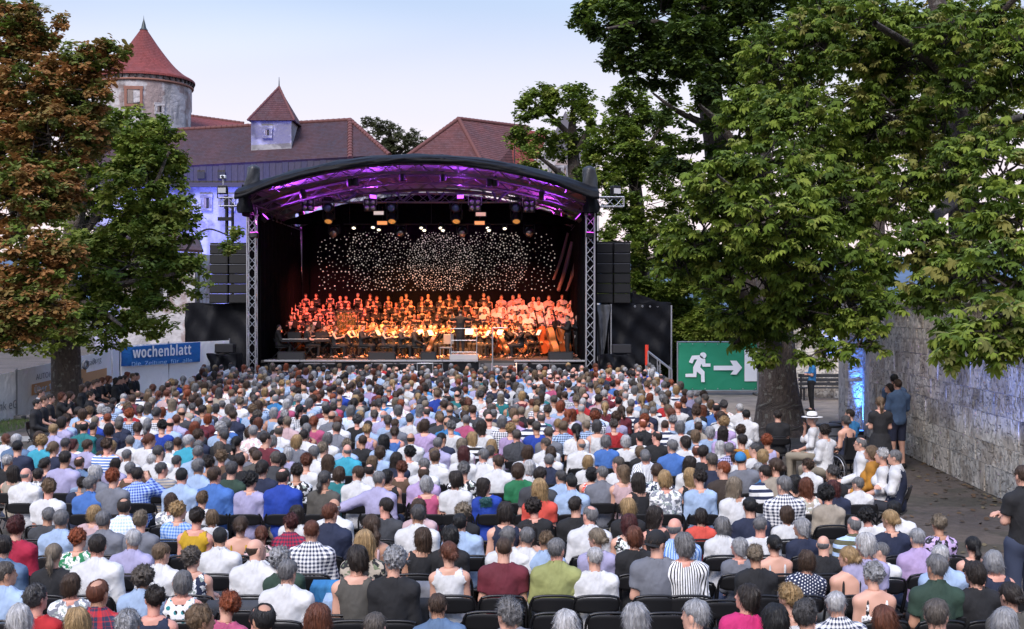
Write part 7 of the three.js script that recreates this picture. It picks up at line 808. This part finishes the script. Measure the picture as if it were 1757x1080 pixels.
// crowns: lobes [px, py, D, rx px, ry px, weight]; twigs spread through each lobe's outer part carry whorls of leaves
function crown(tree, lobes, o) {
  const q = new THREE.Quaternion(), e = new THREE.Euler(), total = lobes.reduce((s, l) => s + l[3] * l[4] * (l[5] ?? 1) * (l[2] / 40) ** 2, 0), items = [], twigs = [];
  for (const [px, py, D, rx, ry, w = 1] of lobes) {
    const c = P(px, py, D), k = D / F, R = V(rx * k, ry * k, (o.deep ?? .75) * (rx + ry) / 2 * k), n = Math.round(o.n * rx * ry * w * (D / 40) ** 2 / total / o.per);
    for (let i = 0; i < n; i++) {
      const d = V(rr(-1, 1), rr(-1, 1), rr(-1, 1)); if (d.length() > 1 || d.length() < .05) { i--; continue; } d.normalize(); const rad = .42 + .62 * Math.pow(rnd(), .6), tip = c.clone().add(d.clone().multiply(R).multiplyScalar(rad * (1 + .22 * fbm(d.x * 2.3 + px, d.y * 2.3, d.z * 2.3, 2))));
      if (fbm(tip.x * .8 + 3, tip.y * .8, tip.z * .8, 2) < -.16 - (o.gap ?? 0)) continue;
      if (o.clip && o.clip(tip)) continue;
      if (o.twigs && rnd() < o.twigs) twigs.push(rod(c.clone().lerp(tip, .35).add(V(rr(-.3, .3), rr(-.3, .2), rr(-.3, .3))), tip, .022, .007, 4));
      const hue = rnd();
      for (let j = 0; j < o.per; j++) { const p = tip.clone().add(V(rr(-1, 1), rr(-.6, .5), rr(-1, 1)).multiplyScalar(o.size * .75)); e.set(rr(-.5, .9), Math.atan2(d.x, d.z) + (j / o.per - .5) * 5 + rr(-.5, .5), rr(-.5, .5), 'YXZ'); q.setFromEuler(e); items.push({ p, q: q.clone(), s: o.size * rr(.65, 1.25), c: o.color(hue, p, d), d: p.length() }); }
    }
  }
  if (twigs.length) { const t = part('twigs', twigs, barkDark, tree); t.userData.kind = 'stuff'; }
  items.sort((a, b) => a.d - b.d); const single = o.single ? (() => { const s = [], r = []; items.forEach((it) => { (s.length < o.single && inView(it.p) && it.d > 4 ? s : r).push(it); }); items.length = 0; items.push(...r); return s; })() : [];
  const mats = once('leafparts' + o.key, () => (o.partColors ?? []).map((c) => leafM(c)));
  single.forEach((it, i) => { const m = part('leaf', o.geos[i % o.geos.length], mats[i % mats.length], tree); m.position.copy(it.p); m.quaternion.copy(it.q); m.scale.setScalar(it.s * 2); });
  const per = o.geos.map(() => []); items.forEach((it, i) => per[i % o.geos.length].push(it)); const M4 = new THREE.Matrix4(), lm = leafM();
  per.forEach((list, k) => { if (!list.length) return; const im = new THREE.InstancedMesh(o.geos[k], lm, list.length); list.forEach((it, i) => { im.setMatrixAt(i, M4.compose(it.p, it.q, V(1, 1, 1).multiplyScalar(it.s * 2))); im.setColorAt(i, C(...it.c)); }); im.castShadow = im.receiveShadow = true; im.name = 'foliage'; im.userData.kind = 'stuff'; tree.add(im); });
}
const inView = (p) => { const px = CX + p.x / -p.z * F, py = HY - (p.y - CAMY) / -p.z * F; return px > -20 && px < 1777 && py > -20 && py < 1100; };
const mixc = (a, b, t) => [0, 1, 2].map((i) => lerp(a[i], b[i], t));
const pt = (px, py, D, r) => { const p = P(px, py, D); return [p.x, p.y, p.z, r]; };
const GREEN = { deep: [.055, .095, .014], mid: [.13, .20, .022], light: [.27, .34, .05], yellow: [.24, .25, .06], brown: [.31, .165, .05], rust: [.47, .24, .09], olive: [.17, .18, .05] };
const tree = (name, label, limbs, trunkIdx = 1, bm = bark) => { const t = thing(name, label, 'tree'); limbs.forEach((l, i) => part(i < trunkIdx ? 'trunk' : 'limb', limbGeo(l, i < trunkIdx ? 34 : 20, i < trunkIdx ? 18 : 8), bm, t)); return t; };
{ // left: green tree with the visible trunk, and the browning tree at the picture's edge
  const g = tree('broadleaf_tree', 'green tree with thick bare trunk in front of the white banner fence', [[pt(114, 728, 36, .72), pt(114, 700, 36, .52), pt(114, 660, 36, .44), pt(113, 610, 36, .43), pt(108, 560, 36, .46), pt(112, 480, 36.2, .36), pt(128, 380, 36.6, .27), pt(150, 270, 37, .16), pt(160, 200, 37, .06)], [pt(112, 540, 36, .24), pt(180, 440, 35.6, .15), pt(250, 350, 35.2, .09), pt(290, 260, 35, .03)], [pt(116, 500, 36, .22), pt(200, 490, 34.6, .12), pt(300, 470, 34, .05)], [pt(105, 550, 36, .22), pt(50, 440, 36, .13), pt(10, 340, 35, .06)], [pt(120, 430, 36.3, .2), pt(190, 330, 38, .12), pt(220, 240, 38.5, .04)], [pt(112, 560, 36, .2), pt(150, 520, 34, .1), pt(210, 560, 33, .04)], [pt(290, 480, 34.6, .05), pt(350, 395, 36, .03), pt(395, 405, 37, .018)]]);
  crown(g, [[205, 250, 37, 85, 70], [265, 255, 36, 62, 55], [250, 330, 35.5, 80, 75], [285, 400, 35, 62, 75], [180, 380, 37, 95, 95], [225, 460, 34.5, 95, 70], [150, 470, 35, 80, 80], [255, 540, 34, 50, 36], [165, 560, 33.6, 60, 40], [60, 520, 35, 80, 70], [320, 480, 34.6, 30, 50, .7], [45, 580, 34, 60, 28, .7], [400, 415, 37, 18, 26, .5]], { n: 11500, per: 6, size: .18, deep: .85, gap: -.05, geos: SP, key: 'left', twigs: .3, color: (h, p) => h < .16 ? mixc(GREEN.yellow, GREEN.light, rnd()) : h < .65 ? mixc(GREEN.mid, [.34, .40, .08], rnd()) : mixc(GREEN.deep, GREEN.mid, .4 + .6 * rnd()) });
  const b = tree('browning_tree', 'tree with rust brown leaves hanging in from the left edge', [[[-15.6, 0, -29.5, .62], [-15.5, 1, -29.5, .45], [-15.3, 4, -29.6, .4], [-15.2, 7.5, -29.8, .3], [-15.2, 11, -30, .16], [-15.2, 13, -30, .05]], [[-15.3, 4, -29.6, .2], pt(30, 400, 29, .12), pt(90, 330, 28.5, .04)], [[-15.3, 5, -29.6, .2], pt(40, 220, 30, .12), pt(120, 120, 30, .06), pt(200, 110, 30, .03)], [[-15.2, 7.5, -29.8, .16], pt(30, 60, 31, .08), pt(70, 20, 31, .03)], [[-15.3, 3.4, -29.6, .2], pt(20, 480, 28, .09), pt(70, 560, 27.5, .03)]]);
  const br = (h) => h < .36 ? mixc(GREEN.olive, GREEN.mid, rnd()) : h < .62 ? mixc(GREEN.brown, GREEN.olive, rnd() * .8) : mixc(GREEN.rust, GREEN.brown, rnd());
  crown(b, [[20, 60, 31, 60, 62], [75, 40, 31, 36, 46, .7], [60, 150, 30, 80, 60], [130, 105, 30, 50, 34, .8], [190, 95, 30, 32, 30, .7], [150, 165, 30, 62, 36, .9], [15, 250, 30, 70, 80], [90, 240, 29.5, 75, 65], [165, 235, 30, 34, 34, .5], [30, 350, 28.5, 90, 70], [105, 330, 29, 45, 50], [40, 450, 28, 85, 60], [100, 430, 28, 40, 40], [45, 530, 27.5, 75, 42], [10, 560, 27.5, 50, 40], [110, 540, 27.5, 22, 26, .5]], { n: 13000, per: 6, size: .155, deep: .8, geos: SP, key: 'brown', twigs: .3, gap: -.02, color: br });
}
{ // right: the big chestnut before the banner
  const ch = tree('chestnut_tree', 'big horse chestnut with flared trunk beside the green exit banner', [[pt(1336, 748, 31, .86), pt(1336, 722, 31, .66), pt(1335, 680, 31, .54), pt(1333, 630, 31, .48), pt(1330, 560, 31.2, .45), pt(1322, 450, 31.5, .40), pt(1312, 320, 32, .30), pt(1300, 180, 32, .20), pt(1295, 60, 32, .10)], [pt(1330, 560, 31.2, .26), pt(1250, 480, 29, .17), pt(1170, 430, 27, .08), pt(1110, 445, 26, .025)], [pt(1328, 520, 31.2, .26), pt(1400, 480, 28, .17), pt(1460, 520, 25, .09), pt(1500, 600, 23.5, .03)], [pt(1325, 480, 31.4, .24), pt(1290, 400, 27, .14), pt(1260, 330, 24, .06), pt(1230, 300, 23, .02)], [pt(1320, 430, 31.6, .22), pt(1420, 330, 29, .14), pt(1490, 240, 28, .06)], [pt(1332, 590, 31, .2), pt(1300, 560, 27.5, .1), pt(1260, 590, 26, .03)], [pt(1314, 330, 32, .18), pt(1240, 220, 31, .1), pt(1200, 180, 30, .04)]]);
  const cc = (h, p, d) => h < .07 ? mixc(GREEN.yellow, GREEN.light, rnd()) : h < .5 ? mixc(GREEN.mid, GREEN.light, rnd() * .9) : mixc(GREEN.deep, GREEN.mid, rnd());
  const parts = [GREEN.mid, mixc(GREEN.mid, GREEN.light, .6), GREEN.light, mixc(GREEN.deep, GREEN.mid, .5), mixc(GREEN.yellow, GREEN.light, .55)];
  crown(ch, [[1180, 440, 26, 70, 46], [1225, 400, 25, 80, 60], [1250, 320, 24, 75, 60], [1310, 290, 24, 80, 60], [1330, 380, 23.5, 105, 70], [1290, 470, 25, 100, 55], [1400, 440, 24, 95, 70], [1420, 340, 26, 80, 70], [1370, 220, 27, 85, 75], [1290, 200, 28, 60, 60], [1340, 110, 30, 80, 80], [1450, 520, 24, 80, 48], [1380, 540, 25, 75, 46], [1300, 560, 26.5, 55, 40], [1490, 450, 25, 60, 60], [1480, 580, 23, 52, 34, .8], [1400, 600, 24, 46, 24, .6], [1260, 540, 26, 50, 40], [1285, 604, 25.5, 22, 14, .5], [1312, 618, 25, 30, 18, .5], [1130, 460, 26, 28, 18, .5], [1470, 250, 28, 60, 80, .8], [1500, 350, 27, 50, 70, .8]], { n: 13000, per: 6, size: .168, deep: .9, gap: -.01, geos: CH, key: 'ch', twigs: .6, color: cc, single: 270, partColors: parts });
  // second chestnut behind the wall, its boughs hanging over it
  const c2 = tree('chestnut_tree', 'chestnut with dark trunk behind the castle wall, boughs hanging over the stones', [[[11.6, 0, -29.5, .7], [11.5, 1.5, -29.5, .5], pt(1660, 420, 29.5, .42), pt(1652, 300, 29.5, .38), pt(1654, 200, 29.5, .36), pt(1645, 100, 29.6, .30), pt(1610, 20, 29.8, .22), pt(1590, -120, 30, .08)], [pt(1652, 280, 29.5, .2), pt(1700, 220, 26, .12), pt(1760, 200, 23, .06)], [pt(1655, 400, 29.5, .24), pt(1680, 440, 22, .14), pt(1690, 520, 18, .07), pt(1700, 600, 16, .02)], [pt(1650, 180, 29.5, .2), pt(1590, 100, 27, .12), pt(1500, 40, 25, .06)], [pt(1652, 330, 29.5, .22), pt(1600, 380, 25, .12), pt(1570, 450, 22, .05)], [pt(1648, 120, 29.6, .2), pt(1700, 40, 27, .1), pt(1760, -20, 26, .04)]], 1, barkDark);
  const c3 = (h) => h < .12 ? mixc(GREEN.yellow, GREEN.rust, rnd() * .12) : h < .45 ? mixc(GREEN.mid, GREEN.light, rnd()) : mixc(GREEN.deep, GREEN.mid, rnd());
  crown(c2, [[1690, 590, 16, 80, 42, .9], [1650, 570, 16.5, 50, 34, .8], [1740, 560, 16, 60, 60, 1], [1720, 470, 18, 70, 60, .9], [1650, 480, 20, 60, 50, .8], [1600, 500, 21.5, 55, 44, .8], [1580, 420, 22, 60, 50, .8], [1730, 380, 19, 60, 60, .9], [1720, 290, 22, 60, 60, .8], [1560, 330, 25, 60, 70, .9], [1520, 200, 27, 70, 70], [1560, 90, 27, 90, 70], [1480, 60, 27, 80, 70], [1680, 60, 27, 80, 60], [1750, 100, 25, 50, 70, .9], [1700, 170, 26, 34, 44, .6], [1600, 210, 27, 34, 60, .6], [1590, 300, 27, 30, 50, .6], [1410, 60, 29, 60, 70, .8], [1660, 400, 27, 40, 40, .5], [1620, 350, 28, 24, 40, .4], [1640, 280, 24, 50, 60, .7], [1650, 150, 25, 46, 60, .7], [1690, 340, 23, 50, 50, .7], [1620, 60, 25, 60, 50, .7], [1700, 240, 24, 60, 50, .6], [1640, 420, 22, 60, 40, .7]], { n: 13000, per: 6, size: .160, deep: .9, gap: -.01, geos: CH, key: 'c2', twigs: .6, color: c3, single: 230, partColors: [...parts, GREEN.olive] });
}
{ // trees farther back that close the gaps on the right
  const k = tree('broadleaf_tree', 'olive and rust tinged tree beyond the wall, behind the chestnuts', [[pt(1500, 620, 46, .6), pt(1500, 480, 46, .42), pt(1505, 300, 46, .34), pt(1510, 120, 46, .2), pt(1515, 0, 46, .08)], [pt(1502, 340, 46, .2), pt(1420, 260, 45, .1), pt(1380, 200, 45, .04)], [pt(1504, 280, 46, .2), pt(1600, 180, 45, .1), pt(1660, 120, 45, .04)]], 1, barkDark);
  crown(k, [[1400, 180, 46, 70, 90], [1440, 60, 46, 90, 80], [1530, 20, 46, 90, 60], [1560, 140, 46, 90, 80], [1500, 140, 45, 60, 60], [1400, 280, 45, 70, 60], [1490, 240, 46, 80, 80], [1620, 90, 45, 90, 80], [1700, 30, 45, 90, 60], [1600, 240, 46, 70, 60], [1700, 170, 45, 80, 70, .8], [1440, 340, 46, 70, 60, .8], [1540, 350, 47, 70, 60, .8], [1350, 60, 46, 60, 80]], { n: 14500, per: 6, size: .19, deep: .7, gap: -.02, geos: SP, key: 'back', twigs: .2, color: (h) => h < .22 ? mixc(GREEN.rust, GREEN.yellow, .5 + .5 * rnd()) : h < .75 ? mixc(GREEN.olive, GREEN.light, rnd()) : GREEN.mid });
}
{ // tall dark tree at the top middle, then the two behind the stage, the far crown and the shrubs
  const t = tree('tall_tree', 'tall dark green tree with leaning trunk above the exit banner', [[pt(1335, 700, 38, .66), pt(1330, 620, 38, .48), pt(1290, 450, 38, .44), pt(1238, 300, 38, .42), pt(1218, 170, 38, .40), pt(1214, 90, 38, .36), pt(1215, -20, 38, .26), pt(1218, -200, 38, .1)], [pt(1215, 100, 38, .2), pt(1130, 40, 36, .12), pt(1040, 50, 35, .04)], [pt(1215, 60, 38, .2), pt(1280, 0, 37, .12), pt(1330, -60, 37, .05)], [pt(1216, 20, 38, .2), pt(1120, -60, 38, .1), pt(1060, -100, 38, .04)], [pt(1225, 220, 38, .16), pt(1160, 190, 36, .08), pt(1120, 160, 35.5, .03)]], 1, barkDark);
  const dk = (h) => h < .04 ? GREEN.light : h < .35 ? mixc(GREEN.deep, GREEN.mid, rnd()) : mixc([.030, .060, .012], GREEN.mid, rnd() * .5);
  crown(t, [[1040, 35, 36, 52, 40], [1085, 80, 36, 55, 55], [1120, 20, 36.5, 80, 60], [1140, 120, 36, 50, 60, .8], [1190, 40, 35.5, 40, 60, .6], [1260, 60, 37, 70, 80], [1290, 130, 37, 50, 70], [1180, 200, 36, 60, 50, .7], [1260, 230, 37, 50, 60, .8], [1160, -60, 37, 140, 60], [1310, -20, 37, 80, 70], [1140, 160, 36, 40, 40, .6], [1195, 130, 35.5, 40, 50, .7], [1235, 160, 36, 44, 50, .8], [1180, 60, 35.5, 50, 50, .7], [1170, 260, 37, 50, 44, .7]], { n: 10500, per: 6, size: .205, deep: .9, gap: -.04, geos: SP, key: 'tall', twigs: .25, color: dk });
  const m = tree('broadleaf_tree', 'leafy green tree rising behind the right canopy corner of the stage', [[pt(1000, 640, 58, .7), pt(998, 480, 58, .5), pt(993, 360, 58, .42), pt(985, 290, 58, .34), pt(982, 220, 58, .2), pt(985, 170, 58, .07)], [pt(990, 330, 58, .22), pt(945, 285, 56.5, .12), pt(910, 260, 56, .05)], [pt(992, 360, 58, .22), pt(940, 350, 56, .1), pt(910, 340, 55.5, .04)], [pt(984, 270, 58, .2), pt(1010, 220, 57, .1), pt(1015, 180, 57, .04)], [pt(984, 240, 58, .18), pt(945, 200, 57.5, .1), pt(920, 180, 57.5, .04)]], 1, barkDark);
  const md = (h) => h < .06 ? mixc(GREEN.yellow, GREEN.light, .5) : h < .5 ? mixc(GREEN.mid, GREEN.light, rnd() * .8) : mixc(GREEN.deep, GREEN.mid, rnd());
  crown(m, [[925, 180, 57.5, 42, 36, .9], [970, 180, 57.5, 50, 36, .9], [1005, 190, 57, 18, 34, .6], [920, 225, 57, 42, 30, .8], [900, 270, 56, 28, 26, .6], [960, 240, 58, 44, 36, .6], [920, 330, 56, 44, 40, .9], [970, 330, 57, 34, 40, .6], [885, 240, 57, 22, 20, .5], [960, 390, 57, 34, 40, .8], [1000, 300, 58, 22, 60, .5]], { n: 5200, per: 6, size: .21, deep: .8, gap: -.06, geos: SP, key: 'mid', twigs: .25, color: md });
  const n = tree('broadleaf_tree', 'broad leafy tree between the stage and the tall dark tree', [[pt(1105, 640, 54, .6), pt(1100, 480, 54, .42), pt(1095, 380, 54, .36), pt(1085, 280, 54, .26), pt(1075, 190, 54, .1)], [pt(1096, 400, 54, .2), pt(1050, 340, 53, .12), pt(1030, 300, 52.5, .05)], [pt(1098, 430, 54, .2), pt(1140, 380, 53, .12), pt(1160, 340, 52, .05)], [pt(1088, 300, 54, .18), pt(1120, 240, 53, .09), pt(1140, 210, 53, .04)], [pt(1100, 470, 54, .18), pt(1120, 450, 52, .1), pt(1150, 430, 50, .04)]], 1, barkDark);
  crown(n, [[1080, 190, 53.5, 40, 50], [1060, 260, 53, 45, 60], [1110, 250, 53, 56, 60], [1040, 330, 53, 40, 50], [1100, 340, 52.5, 62, 60], [1150, 310, 52, 46, 60], [1065, 410, 52, 36, 44], [1120, 430, 51, 56, 50], [1150, 480, 50, 46, 36], [1100, 500, 51, 30, 34], [1190, 470, 50, 50, 50], [1020, 250, 54, 20, 40, .6]], { n: 8600, per: 6, size: .21, deep: .85, gap: -.06, geos: SP, key: 'mid2', twigs: .2, color: md });
  const f = tree('distant_tree', 'rounded tree crown showing above the roofs behind the stage', [[pt(672, 420, 108, .6), pt(672, 330, 108, .5), pt(670, 260, 108, .3), pt(668, 215, 108, .1)], [pt(671, 280, 108, .25), pt(640, 240, 107, .1)], [pt(671, 275, 108, .25), pt(705, 245, 107, .1)]], 1, barkDark);
  crown(f, [[635, 225, 107, 24, 24, .8], [670, 232, 108, 26, 26], [708, 245, 107, 26, 24, .9], [655, 260, 108, 40, 26, .8], [690, 265, 108, 44, 26, .8]], { n: 2600, per: 5, size: .25, deep: .7, gap: -.06, geos: SP, key: 'far', twigs: .3, color: (h) => mixc([.075, .09, .04], [.12, .13, .06], rnd()) });
  // shrubs and the wood behind the banner
  const shrub = (label, lobes, n, col, D) => { const s = thing('shrub', label, 'shrub'); const [px, py] = lobes[0]; for (let k = 0; k < 5; k++) { const a = P(px + (k - 2) * 6, 660, D), b = P(px + (k - 2) * 18, py - 10, D); part('stem', rod(V(a.x, 0, a.z), b, .06, .02), barkDark, s); } crown(s, lobes, { n, per: 6, size: .19, deep: .8, geos: SP, key: 'shrub', color: col }); };
  const lt = (h) => h < .3 ? mixc([.22, .25, .05], GREEN.light, rnd()) : mixc(GREEN.mid, GREEN.light, rnd());
  shrub('bright yellow-green shrub behind the exit banner', [[1215, 560, 50, 44, 34], [1180, 575, 50, 34, 26], [1245, 570, 50, 34, 30]], 4200, lt, 50);
  shrub('dark green bushes behind the covered side platform', [[1165, 550, 52, 40, 40], [1160, 610, 52, 30, 40], [1140, 520, 52, 30, 26]], 3800, md, 52);
  shrub('mid green bushes right of the exit banner, behind the big trunk', [[1330, 580, 56, 60, 40], [1400, 580, 58, 60, 40], [1280, 560, 55, 50, 36]], 5200, md, 56);
  const wd = new THREE.Group(); wd.name = 'woods'; tag(wd, 'dense far wood closing the view behind bushes and wall on the right', 'woods', undefined, 'stuff'); scene.add(wd);
  crown(wd, [[1180, 500, 75, 70, 60], [1290, 500, 80, 90, 60], [1400, 510, 80, 90, 50], [1500, 520, 85, 90, 40], [1100, 520, 70, 60, 60], [1040, 480, 72, 50, 90]], { n: 9000, per: 6, size: .30, deep: .6, gap: -.04, geos: SP, key: 'woods', color: (h) => h < .3 ? mixc(GREEN.mid, GREEN.light, rnd()) : mixc(GREEN.deep, GREEN.mid, rnd()) });
}
renderer.render(scene, camera);
